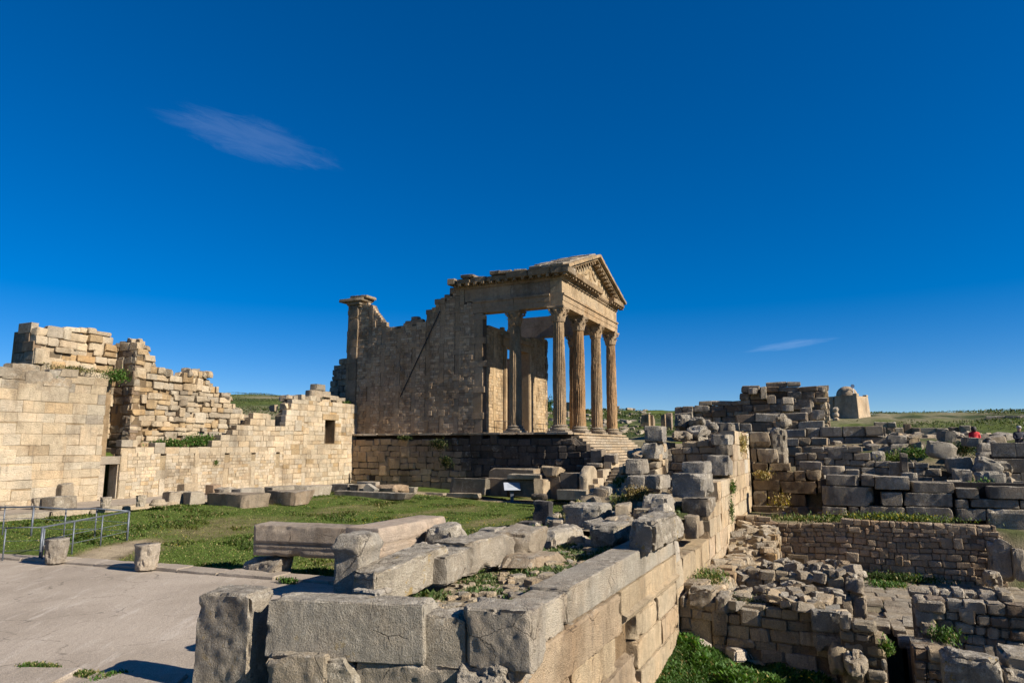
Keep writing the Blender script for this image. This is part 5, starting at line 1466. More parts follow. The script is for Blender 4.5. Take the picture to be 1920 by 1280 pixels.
# large dark blocks of the middle terrace
XB = 33.2
bigw = thing('great_block_wall', 'dark wall of very large blocks above the plastered back wall', 'wall', (XB, -3, 0))
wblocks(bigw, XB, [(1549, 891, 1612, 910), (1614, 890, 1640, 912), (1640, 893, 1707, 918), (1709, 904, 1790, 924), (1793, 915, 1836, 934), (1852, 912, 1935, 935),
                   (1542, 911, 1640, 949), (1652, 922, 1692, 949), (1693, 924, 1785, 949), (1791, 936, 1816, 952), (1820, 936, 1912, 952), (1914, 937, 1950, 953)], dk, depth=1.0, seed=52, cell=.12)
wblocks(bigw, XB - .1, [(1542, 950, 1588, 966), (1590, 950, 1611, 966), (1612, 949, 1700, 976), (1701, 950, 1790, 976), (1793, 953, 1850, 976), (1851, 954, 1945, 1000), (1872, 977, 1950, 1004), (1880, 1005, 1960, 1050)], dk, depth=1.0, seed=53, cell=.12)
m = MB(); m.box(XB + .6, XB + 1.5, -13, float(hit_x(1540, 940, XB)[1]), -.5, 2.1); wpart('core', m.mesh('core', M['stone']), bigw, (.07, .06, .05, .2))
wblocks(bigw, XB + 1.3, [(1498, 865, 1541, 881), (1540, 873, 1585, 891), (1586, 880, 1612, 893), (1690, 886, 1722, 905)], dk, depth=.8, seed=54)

# rows of courses further up the slope
XM = 41.0
mid = thing('course_wall', 'shaded wall of coursed blocks climbing the slope behind the weathered pier', 'wall', (XM, 0, 2))
mp = pprof((XM, 8.0), -90, [(1489, 812), (1525, 812), (1526, 822), (1550, 824), (1551, 832), (1606, 838), (1614, 846), (1650, 850)])
mO = (XM, 8.0); sm = mp[0][0]
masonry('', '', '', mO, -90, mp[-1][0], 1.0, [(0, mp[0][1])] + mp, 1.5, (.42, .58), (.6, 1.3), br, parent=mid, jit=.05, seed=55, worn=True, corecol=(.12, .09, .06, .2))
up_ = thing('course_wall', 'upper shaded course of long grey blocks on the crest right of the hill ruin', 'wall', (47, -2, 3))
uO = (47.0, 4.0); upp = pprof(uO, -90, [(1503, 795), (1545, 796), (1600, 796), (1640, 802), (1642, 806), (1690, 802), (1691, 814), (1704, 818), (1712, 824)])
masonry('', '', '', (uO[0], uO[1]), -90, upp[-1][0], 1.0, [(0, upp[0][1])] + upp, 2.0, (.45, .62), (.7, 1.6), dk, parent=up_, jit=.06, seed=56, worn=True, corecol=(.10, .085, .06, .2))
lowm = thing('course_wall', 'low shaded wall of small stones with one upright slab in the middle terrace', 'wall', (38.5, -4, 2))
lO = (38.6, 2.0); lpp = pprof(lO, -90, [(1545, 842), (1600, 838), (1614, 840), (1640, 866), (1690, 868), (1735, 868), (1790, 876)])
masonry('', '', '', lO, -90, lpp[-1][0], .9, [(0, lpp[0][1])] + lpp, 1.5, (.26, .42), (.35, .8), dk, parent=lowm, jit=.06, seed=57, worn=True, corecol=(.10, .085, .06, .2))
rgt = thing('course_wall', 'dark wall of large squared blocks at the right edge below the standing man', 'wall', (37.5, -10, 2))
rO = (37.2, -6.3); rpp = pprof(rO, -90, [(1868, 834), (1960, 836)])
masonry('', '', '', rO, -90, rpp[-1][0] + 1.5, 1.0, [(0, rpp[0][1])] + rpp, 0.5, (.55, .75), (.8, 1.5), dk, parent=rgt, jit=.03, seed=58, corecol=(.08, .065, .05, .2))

RG = (.30, .27, .215, .55)
right = [
    ('large tilted block with a sunlit face in the middle of the right hand slope', 1739, 828, 1795, 855, 39.5, 1.0, (.36, .32, .245, .35), 8, -9),
    ('block resting above and behind the large tilted block', 1762, 807, 1793, 823, 42.0, 1.2, RG, 4, -4),
    ('broad block under the tilted block, its lower face in shade', 1777, 858, 1828, 882, 37.5, 1.0, RG, 0, 2),
    ('square bluish grey block below the broad block', 1789, 880, 1824, 902, 36.4, .9, RG, 0, 0),
    ('leaning wedge shaped boulder at the right, pointing down to the right', 1832, 858, 1880, 889, 36.6, .9, RG, 0, -24),
    ('block behind the leaning wedge boulder, grey and pitted', 1864, 862, 1901, 883, 37.0, .9, RG, 0, 0),
    ('rounded block right of the wedge boulder above the long dark slab', 1837, 886, 1886, 915, 35.0, 1.1, RG, 0, 3),
    ('small tan squared stone beside the rounded block', 1882, 884, 1898, 899, 36.4, .8, (.36, .28, .18, .2), 0, 0),
    ('long block lying at the crest left of the person in red', 1806, 820, 1843, 831, 40.0, .9, RG, 0, -3),
    ('low long block below the crest, its right end rounded', 1835, 831, 1868, 848, 39.4, 1.0, RG, 0, 0),
    ('slab over the wedge boulder, lying level', 1834, 848, 1876, 861, 38.6, .9, RG, 0, 0),
    ('dark long block at the top of the middle terrace, left of the weeds', 1668, 832, 1705, 848, 42.5, .9, RG, 0, 0),
    ('tan arched stone beside the weeds of the middle terrace', 1703, 818, 1726, 834, 43.5, .9, (.36, .29, .19, .2), 0, 0),
    ('block with a lit right end above the weeds', 1664, 816, 1701, 832, 43.5, 1.0, RG, 0, 0),
    ('pale stone in front of the arched stone', 1711, 829, 1728, 843, 42.4, .8, (.4, .32, .22, .2), 0, 3),
    ('upright dark slab standing in the small stone wall', 1689, 849, 1703, 884, 38.2, .4, (.2, .175, .14, .4), 0, 0),
    ('grey boulder left of the weeds in the middle terrace', 1634, 846, 1662, 862, 39.5, .9, RG, 0, 0),
]
for (lab, a, b, c, d, x, dp, col, rt, tl) in right:
    bl = 'boulder' in lab or 'rounded' in lab
    loose(lab, a, b, c, d, 'W', at=x, depth=dp, col=col, rot=rt, tilt=(0, -tl), rnd=.2 if bl else .06, rough=.06, warp=.12 if bl else .05, cell=.13, name='boulder' if bl else 'fallen_block', cat='boulder' if bl else 'stone block', sink=.15)
# scattered rubble of the slope
slope = thing('slope_rubble', 'scatter of small broken stones over the right hand slope', 'rubble', (42, -4, 3))
rs_ = random.Random(15)
for i in range(230):
    x = rs_.uniform(34.6, 56); y = rs_.uniform(-14, 3.2) + (x - 36) * .12; s = rs_.uniform(.2, .7)
    me = hull(s * rs_.uniform(1, 1.8), s, s * .8, rs_, True)
    k = [s * rs_.uniform(1, 1.7) / me[3][0], s / me[3][1], s * .75 / me[3][2]]
    link('rubble_stone', me[2], slope, loc=Vector((x, y, gz(x, y) + s * .15)) - slope.location, rot=(rs_.uniform(-.3, .3), rs_.uniform(-.3, .3), rs_.uniform(0, 6)), scale=k, color=vary((GREY, GREYTAN, DARK, TAN)[i % 4], rs_))

# hilltop ruin
XH = 62.0
hO = (XH, 13.0)
hp = pprof(hO, -90, [(1294, 757), (1312, 756), (1322, 750), (1345, 752), (1347, 746), (1353, 747), (1390, 748), (1391, 734), (1400, 724), (1435, 723), (1436, 720), (1470, 719), (1500, 718), (1527, 719), (1530, 724), (1552, 723)])
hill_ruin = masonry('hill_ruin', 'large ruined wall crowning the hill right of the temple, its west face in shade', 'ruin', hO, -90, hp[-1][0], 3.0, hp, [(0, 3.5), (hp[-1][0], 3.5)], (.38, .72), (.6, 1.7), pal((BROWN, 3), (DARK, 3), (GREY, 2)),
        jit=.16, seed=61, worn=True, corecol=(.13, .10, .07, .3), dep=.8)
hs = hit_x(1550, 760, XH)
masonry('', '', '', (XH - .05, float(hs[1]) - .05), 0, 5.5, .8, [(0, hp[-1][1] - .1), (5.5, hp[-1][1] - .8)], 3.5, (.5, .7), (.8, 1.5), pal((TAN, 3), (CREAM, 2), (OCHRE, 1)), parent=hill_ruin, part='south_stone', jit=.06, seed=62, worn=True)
hw = [('dark block perched on the shoulder of the hill ruin', 1401, 727, 1418, 738, 61), ('upright pale edged block on the hill ruin', 1424, 724, 1436, 748, 61.2), ('grey block lying halfway down the hill ruin', 1465, 744, 1487, 758, 59.5),
      ('lit block right of the middle of the hill ruin', 1497, 748, 1524, 764, 58.5), ('lower dark block on the slope before the hill ruin', 1464, 759, 1486, 772, 57.5), ('block at the south foot of the hill ruin', 1520, 768, 1545, 788, 56),
      ('grey block on the south shoulder of the hill ruin', 1526, 745, 1551, 756, 59), ('rounded block before the south foot of the hill ruin', 1500, 764, 1522, 780, 57)]
for lab, a, b, c, d, x in hw:
    loose(lab, a, b, c, d, 'W', at=x, depth=1.4, col=vary(GREY, rs_), rot=5, rnd=.08, rough=.08, warp=.06, cell=.2, name='fallen_block')
for (a, b, c, d, x) in ((1380, 800, 1400, 812, 44), (1352, 806, 1378, 813, 40)):
    pass
hillbase = thing('course_wall', 'dark stepped wall running below the hill ruin', 'wall', (50, 5, 3))
hbO = (50.0, 9.5); hbp = pprof(hbO, -90, [(1330, 790), (1400, 780), (1440, 772), (1500, 776), (1545, 790)])
masonry('', '', '', hbO, -90, hbp[-1][0], 1.5, [(0, hbp[0][1])] + hbp, 2.0, (.5, .75), (.7, 1.6), pal((BROWN, 3), (DARK, 2), (GREY, 2)), parent=hillbase, jit=.12, seed=63, worn=True, corecol=(.1, .08, .055, .3))

# domed square building on the skyline, turned a little so that its south side shows
FB = 86.0
fc0 = hit_x(1608, 770, FB); fz0 = float(hit_x(1600, 800, FB)[2]) - 1; fz1 = float(hit_x(1600, 742, FB)[2]); fh = fz1 - fz0
fort = thing('domed_building', 'small square battered building with a dome on the right skyline', 'building', (FB, float(fc0[1]), fz0))
fort.rotation_euler = (0, 0, math.radians(-27))
FW, FD, b_ = 2.5, 2.7, .3
m = MB()
m.add([(-b_, -b_, 0), (FD, -b_, 0), (FD, FW + b_, 0), (-b_, FW + b_, 0), (0, 0, fh), (FD, 0, fh), (FD, FW, fh), (0, FW, fh)], [(0, 3, 2, 1), (4, 5, 6, 7), (0, 1, 5, 4), (1, 2, 6, 5), (2, 3, 7, 6), (3, 0, 4, 7)])
link('wall', m.mesh('wall', M['stone']), fort, color=(.48, .375, .25, .08))
m = MB(); m.box(-.03, .5, -.03, .42, fh, fh + .28); m.box(-.03, .25, .45, FW + .02, fh, fh + .12); m.box(FD - .4, FD + .02, -.02, .4, fh, fh + .2)
link('parapet', m.mesh('parapet', M['stone']), fort, color=(.45, .35, .23, .1))
R = 1.12; m = MB(); m.add(*lathe([(R, 0)] + [(R * math.cos(t), .35 + R * .95 * math.sin(t)) for t in np.linspace(0, math.pi / 2 * .97, 9)], 24, 1.35, 1.75))
link('dome', m.mesh('dome', M['stone'], True), fort, loc=(0, 0, fh - .15), color=(.44, .345, .235, .1))
m = MB(); m.tube([(.9, .75, fh), (.9, .75, fh + 1.35)], .035, 6)
v, f_ = lathe([(.04, 0), (.24, .3)], 10); m.add([(.9 - z, .75 + x - .1, fh + 1.15 + y) for x, y, z in v], f_)
link('loudspeaker', m.mesh('speaker', M['white']), fort)
m = MB(); m.box(.3, 1.2, FW + b_ + .05, FW + 1.5, 0, fh + .1); link('side_wall', m.mesh('side', M['stone']), fort, color=(.42, .325, .215, .15))
cw = thing('column_stack', 'stack of pale column drums leaning against the domed building', 'column', (83, 0, fz0))
for i in range(4):
    q = hit_x(1567, 795 - 9 * i, 83.0)
    me = block_mesh(.75, .65, .58, 3000 + i, cell=.3, rnd=.25, rough=.06); link('drum', me, cw, loc=Vector(q) - cw.location, color=vary((.40, .33, .24, .3), rs_))

# plastered rubble back wall of the low court
XW = 30.25
kO = (XW, 3.98); kp = pprof(kO, -90, [(1444, 968), (1462, 980), (1500, 978), (1560, 975), (1700, 975), (1830, 978), (1868, 984), (1876, 1000), (1884, 1020)])
plas = pal(((.43, .32, .205, .12), 4), ((.37, .285, .19, .25), 3), ((.46, .33, .215, .05), 2))
back = masonry('back_wall', 'brown rubble wall with patches of old plaster along the low court', 'wall', kO, -90, kp[-1][0], .7, [(0, kp[0][1])] + kp, -1.7, (.12, .25), (.15, .48), plas, jit=.05, seed=71, worn=True, corecol=(.25, .185, .12, .15), dep=.35, maxparts=300, ragged=.8)
q = hit_x(1497, 1058, XW - .14)     # pale frame stone with a rounded hollow
m = MB()
for (u0, u1, w0, w1) in ((-.36, .36, .24, .36), (-.36, .36, -.36, -.24), (-.36, -.22, -.24, .24), (.22, .36, -.24, .24)): m.box(q[0], q[0] + .3, q[1] + u0, q[1] + u1, q[2] + w0, q[2] + w1)
m.box(q[0] + .12, q[0] + .28, q[1] - .22, q[1] + .22, q[2] - .24, q[2] + .24)
wpart('niche_stone', m.mesh('niche', M['stone']), back, (.40, .31, .19, .1))
loose('tall weathered slab closing the right end of the plastered back wall', 1856, 1010, 1902, 1092, 'W', at=29.4, depth=.8, col=(.33, .28, .21, .4), rnd=.12, rough=.09, warp=.08, cell=.09, name='upright_slab', cat='stone slab')
loose('grey boulder at the foot of the tall weathered slab', 1851, 1073, 1884, 1107, 'W', at=27.4, depth=.7, col=GREY, rnd=.2, rough=.07, warp=.1, cell=.08, name='boulder', cat='boulder')
loose('narrow stone standing right of the tall weathered slab', 1903, 1030, 1925, 1088, 'W', at=29.0, depth=.7, col=GREY, rnd=.12, rough=.06, cell=.1, name='upright_slab', cat='stone slab')

# rough wall running along the foot of the sunlit wall
fO = (19.3, 3.05)
fp_ = sorted([(float(hit_y(px, py, 3.55)[0]) - fO[0], float(hit_y(px, py, 3.55)[2])) for px, py in ((1292, 1112), (1330, 1085), (1366, 1050), (1390, 1035), (1400, 1020), (1430, 995), (1446, 982))])
footw = masonry('foot_wall', 'rough sunlit rubble wall hugging the foot of the long ashlar wall', 'wall', fO, 0, min(fp_[-1][0], 10.6), .9, fp_, -1.8, (.16, .34), (.2, .6), pal((TAN, 3), (CREAM, 3), ((.40, .28, .16, .1), 2)), jit=.09, seed=72, worn=True, corecol=(.34, .25, .15, .1), dep=.4, maxparts=220)
for i in range(60):
    s_ = rs_.uniform(0, 10.4); zt = interp(fp_, s_); w = rs_.uniform(.18, .5)
    me = block_mesh(w * 1.3, w, w * .6, rs_.randrange(1 << 20), cell=.1, rnd=.08, rough=.04, warp=.14)
    link('top_stone', me, footw, loc=Vector((fO[0] + s_, 3.05 + rs_.uniform(.1, .9), zt + rs_.uniform(-.22, -.04))) - footw.location, rot=(rs_.uniform(-.2, .2), rs_.uniform(-.2, .2), rs_.uniform(0, 6)), color=vary((TAN, CREAM, GREYTAN)[i % 3], rs_))

masonry('foot_wall', 'short lit rubble bank in the corner between the back wall and the long ashlar wall', 'wall', (26.2, 2.35), 0, 4.0, 1.6, [(0, -.75), (1.2, -.2), (2.4, .2), (4.0, .5)], -1.7, (.14, .3), (.18, .5), pal((TAN, 3), (CREAM, 3), (OCHRE, 1)), jit=.1, seed=94, worn=True, corecol=(.36, .28, .17, .1), dep=.4, maxparts=150)

bank2 = [o for o in COL.objects if o.get('label', '').startswith('short lit rubble bank')][0]
for i in range(60):
    s_ = rs_.uniform(.1, 3.9); zt = float(np.interp(s_, [0, 1.2, 2.4, 4.0], [-.75, -.2, .2, .5])); w = rs_.uniform(.15, .42)
    me = block_mesh(w * 1.3, w, w * .6, rs_.randrange(1 << 20), cell=.09, rnd=.05, rough=.04, warp=.18)
    link('top_stone', me, bank2, loc=Vector((26.2 + s_, 2.35 + rs_.uniform(.1, 1.6), zt - .12 + rs_.uniform(-.08, .06))) - bank2.location, rot=(rs_.uniform(-.3, .3), rs_.uniform(-.3, .3), rs_.uniform(0, 6)), color=vary((TAN, CREAM, GREYTAN)[i % 3], rs_))

# first cross wall of the low court
XC1 = 18.75
cO = (XC1, 4.0); cp = pprof(cO, -90, [(1274, 1122), (1300, 1122), (1340, 1128), (1345, 1136), (1400, 1138), (1410, 1130), (1500, 1132), (1530, 1142), (1582, 1145)])
court = pal(((.37, .295, .185, .15), 4), ((.33, .265, .175, .3), 3), (GREYTAN, 2))
w1 = masonry('cross_wall', 'low rubble wall with a pale upright pier, nearest across the sunken court', 'wall', cO, -90, cp[-1][0], .9, cp, -2.6, (.20, .34), (.26, .72), court, piers=[(hit_v(1297, 1170, cO, -90)[0], .52, -2.0, -.75)],
             jit=.045, seed=73, worn=True, corecol=(.2, .155, .1, .25), dep=.4, maxparts=300, ragged=.8)
wblocks(w1, XC1 - .25, [(1519, 1146, 1578, 1184), (1525, 1185, 1581, 1222)], pal(((.30, .27, .215, .5), 1)), depth=.9, part='corner_block', seed=74, cell=.05, rough=.035)
wblocks(w1, XC1 - .05, [(1288, 1104, 1338, 1140), (1340, 1116, 1368, 1150), (1276, 1115, 1286, 1142)], pal(((.33, .275, .2, .35), 1)), depth=.8, part='top_stone', seed=75, cell=.06, rough=.06, rnd=.1)
for i in range(95):
    s_ = rs_.uniform(.6, cp[-1][0]); zt = interp(cp, s_); w = rs_.uniform(.12, .34)
    me = block_mesh(w * 1.4, w, w * .7, rs_.randrange(1 << 20), 'stone_near', cell=.06, rnd=.035, rough=.05, warp=.2)
    link('top_stone', me, w1, loc=Vector((XC1 + rs_.uniform(0, 2.4), cO[1] - s_, zt + rs_.uniform(-.12, .08))) - w1.location, rot=(rs_.uniform(-.3, .3), rs_.uniform(-.3, .3), rs_.uniform(0, 6)), color=vary((GREYTAN, GREY, PALE, TAN)[i % 4], rs_))
mfill = MB(); mfill.box(XC1 + .85, 21.6, float(cO[1] - cp[-1][0]) + .3, 3.9, -2.2, -.72); wpart('rubble_core', mfill.mesh('rubble_core', M['stone']), w1, (.28, .22, .15, .25))

# second cross wall behind
XC2 = 21.7
c2O = (XC2, 3.0); c2p = pprof(c2O, -90, [(1385, 1090), (1400, 1080), (1470, 1074), (1520, 1078), (1560, 1072), (1618, 1088)])
w2 = masonry('cross_wall', 'second low rubble wall across the sunken court, before the paved lane', 'wall', c2O, -90, c2p[-1][0], 1.1, [(0, c2p[0][1])] + c2p, -1.9, (.20, .34), (.24, .55), court, jit=.08, seed=76, worn=True, corecol=(.2, .155, .1, .25), dep=.4, maxparts=200)
wblocks(w2, XC2 - .1, [(1578, 1118, 1600, 1160), (1600, 1120, 1626, 1162), (1584, 1086, 1620, 1118)], pal(((.34, .285, .21, .35), 1)), depth=.9, part='corner_block', seed=77, cell=.07, rough=.05, rnd=.08)
for i in range(70):
    s_ = rs_.uniform(.1, c2p[-1][0]); zt = interp(c2p, s_); w = rs_.uniform(.12, .36)
    me = block_mesh(w * 1.3, w, w * .75, rs_.randrange(1 << 20), cell=.07, rnd=.035, rough=.05, warp=.2)
    link('top_stone', me, w2, loc=Vector((XC2 + rs_.uniform(0, 1.6), c2O[1] - s_, zt + rs_.uniform(-.12, .1))) - w2.location, rot=(rs_.uniform(-.3, .3), rs_.uniform(-.3, .3), rs_.uniform(0, 6)), color=vary((GREYTAN, GREY, TAN, PALE)[i % 4], rs_))

# paved lane and covered drain
LZ = -1.38
lane = bpy.data.objects.new('paved_lane', None); COL.objects.link(lane); lane['kind'] = 'structure'
lr = random.Random(19)
x = 21.15
while x < 30.0:
    w = lr.uniform(.55, .95); y = 1.6
    while y > -5.6:
        l_ = lr.uniform(.6, 1.1)
        if x > 24.5 or -3.4 < y < -.6:
            me = hull(l_, w, .2, lr, True)
            link('flagstone', me[2], lane, loc=(x + w / 2, y - l_ / 2, LZ - .09 + lr.uniform(-.02, .02)), rot=(0, 0, -math.pi / 2 + lr.uniform(-.06, .06)), scale=((l_ - .03) / me[3][0], (w - .03) / me[3][1], .2 / me[3][2]), color=vary((.37, .31, .225, .25), lr))
        y -= l_
    x += w
_yl, _yr = float(hit_x(1664, 1220, 18.6)[1]), float(hit_x(1714, 1220, 18.6)[1])
m = MB(); m.box(20.9, 30.2, _yl, 2.6, -4.4, LZ - .10); m.box(20.9, 30.2, -6.5, _yr, -4.4, LZ - .105); m.box(22.6, 30.2, _yr, _yl, -4.4, LZ - .11); link('lane_bed', m.mesh('bed', M['stone']), lane, color=(.24, .19, .13, .2))
drain = thing('covered_drain', 'dark drain opening roofed by three overhanging slabs at the end of the paved lane', 'drain', (18.9, -2, -1.6))
for (a, b, c, d, zz, dp) in ((1636, 1164, 1672, 1184, LZ, 1.0), (1670, 1165, 1697, 1196, LZ - .02, 1.3), (1693, 1163, 1724, 1184, LZ, 1.0)):
    A = hit_z(a, (b + d) / 2, zz); B = hit_z(c, (b + d) / 2, zz); w = abs(A[1] - B[1])
    me = block_mesh(w - .03, dp, .2, lr.randrange(1 << 20), 'stone_near', cell=.06, rnd=.03, rough=.03, warp=.05)
    link('cover_slab', me, drain, loc=Vector(((A[0] + B[0]) / 2 + .15, (A[1] + B[1]) / 2, zz)) - drain.location, rot=(lr.uniform(-.05, .05), .02, -math.pi / 2 + lr.uniform(-.08, .08)), color=vary((.34, .29, .22, .45), lr))
yL, yR = float(hit_x(1664, 1220, 18.6)[1]), float(hit_x(1714, 1220, 18.6)[1])
m = MB(); m.box(18.5, 24, yL, yL + .4, -4.6, LZ - .15); m.box(18.5, 24, yR - .4, yR, -4.6, LZ - .15); m.box(23.5, 24, yR, yL, -4.6, LZ - .15); m.box(17.4, 24, yR - .3, yL + .3, -4.7, -4.2)
wpart('channel', m.mesh('channel', M['stone']), drain, (.07, .055, .04, .1))

# pillar of rounded stones left of the drain
pO = (18.0, float(hit_x(1578, 1220, 18.0)[1])); pL = abs(float(hit_x(1664, 1220, 18.0)[1]) - pO[1])
pp = pprof(pO, -90, [(1578, 1160), (1610, 1156), (1640, 1172), (1664, 1196)])
masonry('drain_wall', 'stack of rounded stones beside the dark drain opening', 'wall', pO, -90, pL, .9, pp, -4.2, (.20, .30), (.26, .55), court, jit=.08, seed=78, worn=True, corecol=(.2, .155, .1, .25), dep=.45, cell=.07, rnd_edge=.1, rough=.045)
loose('big rounded boulder in front of the stack of rounded stones', 1584, 1229, 1628, 1276, 'W', at=17.3, depth=.7, col=(.33, .285, .215, .4), rnd=.3, rough=.07, warp=.08, cell=.05, name='boulder', cat='boulder')
loose('tan broken rock at the corner of the cross wall, by the weeds', 1553, 1218, 1584, 1260, 'W', at=17.8, depth=.8, col=(.39, .31, .2, .15), rnd=.15, rough=.09, warp=.15, cell=.06, name='broken_rock', cat='rock')
# wall right of the drain
XR = 19.9
r3O = (XR, float(hit_x(1716, 1150, XR)[1])); r3p = pprof(r3O, -90, [(1716, 1128), (1770, 1130), (1790, 1134), (1850, 1132), (1960, 1136)])
w3 = masonry('court_wall', 'dark rubble wall right of the drain at the edge of the photo', 'wall', r3O, -90, r3p[-1][0], 1.2, [(0, r3p[0][1])] + r3p, -3.6, (.16, .28), (.18, .48), pal((GREYTAN, 3), (GREY, 3), (BROWN, 2)), jit=.06, seed=79, worn=True, corecol=(.16, .13, .09, .3), dep=.45, cell=.07, rnd_edge=.06, rough=.045, maxparts=290)
wblocks(w3, XR - .1, [(1718, 1126, 1771, 1148), (1726, 1164, 1756, 1196)], pal(((.33, .28, .21, .4), 1)), depth=.9, part='corner_block', seed=80, cell=.06, rough=.045, rnd=.07)
for (a, b, c, d, k) in ((1704, 1104, 1748, 1124, 0), (1762, 1108, 1786, 1124, 1), (1784, 1106, 1812, 1124, 2), (1806, 1112, 1836, 1130, 3), (1838, 1112, 1872, 1134, 0), (1872, 1110, 1905, 1132, 1), (1745, 1106, 1765, 1120, 2)):
    wblocks(w3, XR + 1.0, [(a, b, c, d)], pal((PALE, 1), (GREYTAN, 1), (GREY, 1)), depth=.7, part='top_stone', seed=90 + a, cell=.07, rough=.06, rnd=.12)
XF = 18.4
r4O = (XF, float(hit_x(1714, 1240, XF)[1])); r4p = pprof(r4O, -90, [(1714, 1206), (1780, 1208), (1800, 1222)])
masonry('court_wall', 'lower tan-topped wall between the drain and the big foreground block', 'wall', r4O, -90, r4p[-1][0], 1.2, [(0, r4p[0][1])] + r4p, -4.2, (.18, .28), (.2, .5), pal((GREYTAN, 2), (BROWN, 2), (TAN, 2)), jit=.05, seed=81, worn=True, corecol=(.2, .15, .1, .2), dep=.45, cell=.08, rnd_edge=.06, rough=.04)
loose('big tooled block at the bottom right corner, yellow lichen on its face', 1782, 1236, 1890, 1440, 'W', at=16.0, depth=.9, col=(.34, .30, .235, .55), rot=-3, rnd=.05, rough=.05, warp=.05, cell=.05, name='corner_block')
loose('pitted block to the right of the big tooled corner block', 1884, 1232, 1960, 1264, 'W', at=16.3, depth=.9, col=GREY, rnd=.09, rough=.05, warp=.08, cell=.06)
loose('block lowest at the right edge, below the pitted block', 1893, 1260, 1970, 1440, 'W', at=16.1, depth=.9, col=GREY, rnd=.09, rough=.05, warp=.08, cell=.06)
for i in range(26):
    q = hit_z(rs_.uniform(1760, 1930), rs_.uniform(1205, 1235), -2.2); w = rs_.uniform(.25, .6)
    me = block_mesh(w * 1.3, w, w * .8, rs_.randrange(1 << 20), cell=.09, rnd=.1, rough=.05, warp=.15)
    link('fallen_stone', me, w3, loc=Vector((q[0], q[1], -2.3 + rs_.uniform(-.1, .3))) - w3.location, rot=(rs_.uniform(-.4, .4), rs_.uniform(-.4, .4), rs_.uniform(0, 6)), color=vary((GREYTAN, GREY)[i % 2], rs_))
for (px, py, s, lab) in ((1383, 1236, .36, 'white stone in the weeds, left of a second white stone'), (1416, 1234, .34, 'white stone in the weeds, right of its twin'), (1317, 1216, .3, 'small pale stone at the weeds edge near the pale upright pier'), (1532, 1272, .4, 'pale stone at the bottom edge of the weeds')):
    p = on_ground(px, py + 4, -1.6); _seed[0] += 1
    me = block_mesh(s * 1.5, s, s * .8, _seed[0], 'stone_near', cell=.05, rnd=.09, rough=.03, warp=.12)
    tag(link('white_stone', me, None, loc=p + Vector((0, 0, s * .45)), rot=(.1, .1, px), color=(.52, .46, .37, .12)), lab, 'stone')

# ================================================================== FAR THINGS
far = random.Random(33)
def fstone(label, name, cat, px0, py0, px1, py1, x, depth, col):
    return loose(label, px0, py0, px1, py1, 'W', at=x, depth=depth, col=col, cell=.35, rnd=.06, rough=.05, name=name, cat=cat, sink=1.5)
fstone('squat pale pillar stub on the slope right of the great stairs, left of a pair', 'pillar_stub', 'pillar', 1201, 776, 1217, 797, 75, 1.2, (.40, .30, .19, .1))
fstone('narrow pillar stub touching the squat pale one', 'pillar_stub', 'pillar', 1217, 779, 1225, 797, 75.5, .8, (.31, .23, .15, .2))
fstone('shorter of the two thin pillars standing on the skyline right of the stairs', 'thin_pillar', 'pillar', 1239, 777, 1247, 797, 72, .6, (.36, .28, .19, .2))
fstone('taller of the two thin pillars standing on the skyline right of the stairs', 'thin_pillar', 'pillar', 1248, 772, 1259, 797, 71, .7, (.30, .23, .16, .2))
fstone('dark stub of wall on the hill seen between the temple columns', 'wall_stub', 'ruin', 1060, 753, 1076, 790, 110, 2.0, (.24, .18, .125, .3))
fstone('slim broken column behind the nearest temple column', 'broken_column', 'column', 1061, 770, 1066, 797, 90, .5, (.36, .28, .2, .3))
for i, (a, b, c, lab) in enumerate(((1158, 761, 1161, 'taller lone column far off right of the temple columns'), (1162, 773, 1165, 'shorter lone column far off right of the temple columns'))):
    p = hit_x(a + 1.5, 792, 130); q = hit_x(a + 1.5, b, 130)
    col_ = thing('lone_column', lab, 'column', (130, float(p[1]), float(p[2]) - 2))
    m = MB(); h = float(q[2] - p[2]) + 2; m.add(*lathe([(.38, 0), (.36, .25), (.26, .35), (.22, h * .92), (.34, h * .97), (.34, h)], 10, 130, float(p[1]))); m.v = [(x, y, z + float(p[2]) - 2) if False else (x, y, z + float(p[2]) - 2) for x, y, z in m.v]
    wpart('shaft', m.mesh('shaft', M['stone']), col_, (.33, .26, .19, .2))
hs_ = thing('hill_stones', 'pale stones strewn over the green hill behind the temple columns', 'rubble', (80, 25, 5))
for i in range(150):
    px, py = far.uniform(1015, 1215), far.uniform(783, 812)
    x = far.uniform(66, 110); q = hit_x(px, py, x); z = gz(x, float(q[1])); s = far.uniform(.2, .5)
    me = hull(s * 1.5, s, s, far, True)
    link('hill_stone', me[2], hs_, loc=Vector((x, float(q[1]), z + s * .2)) - hs_.location, rot=(far.uniform(-.3, .3), far.uniform(-.3, .3), far.uniform(0, 6)), scale=(1.3, 1, .8), color=vary((GREY, GREY, GREYTAN, DARK)[i % 4], far))
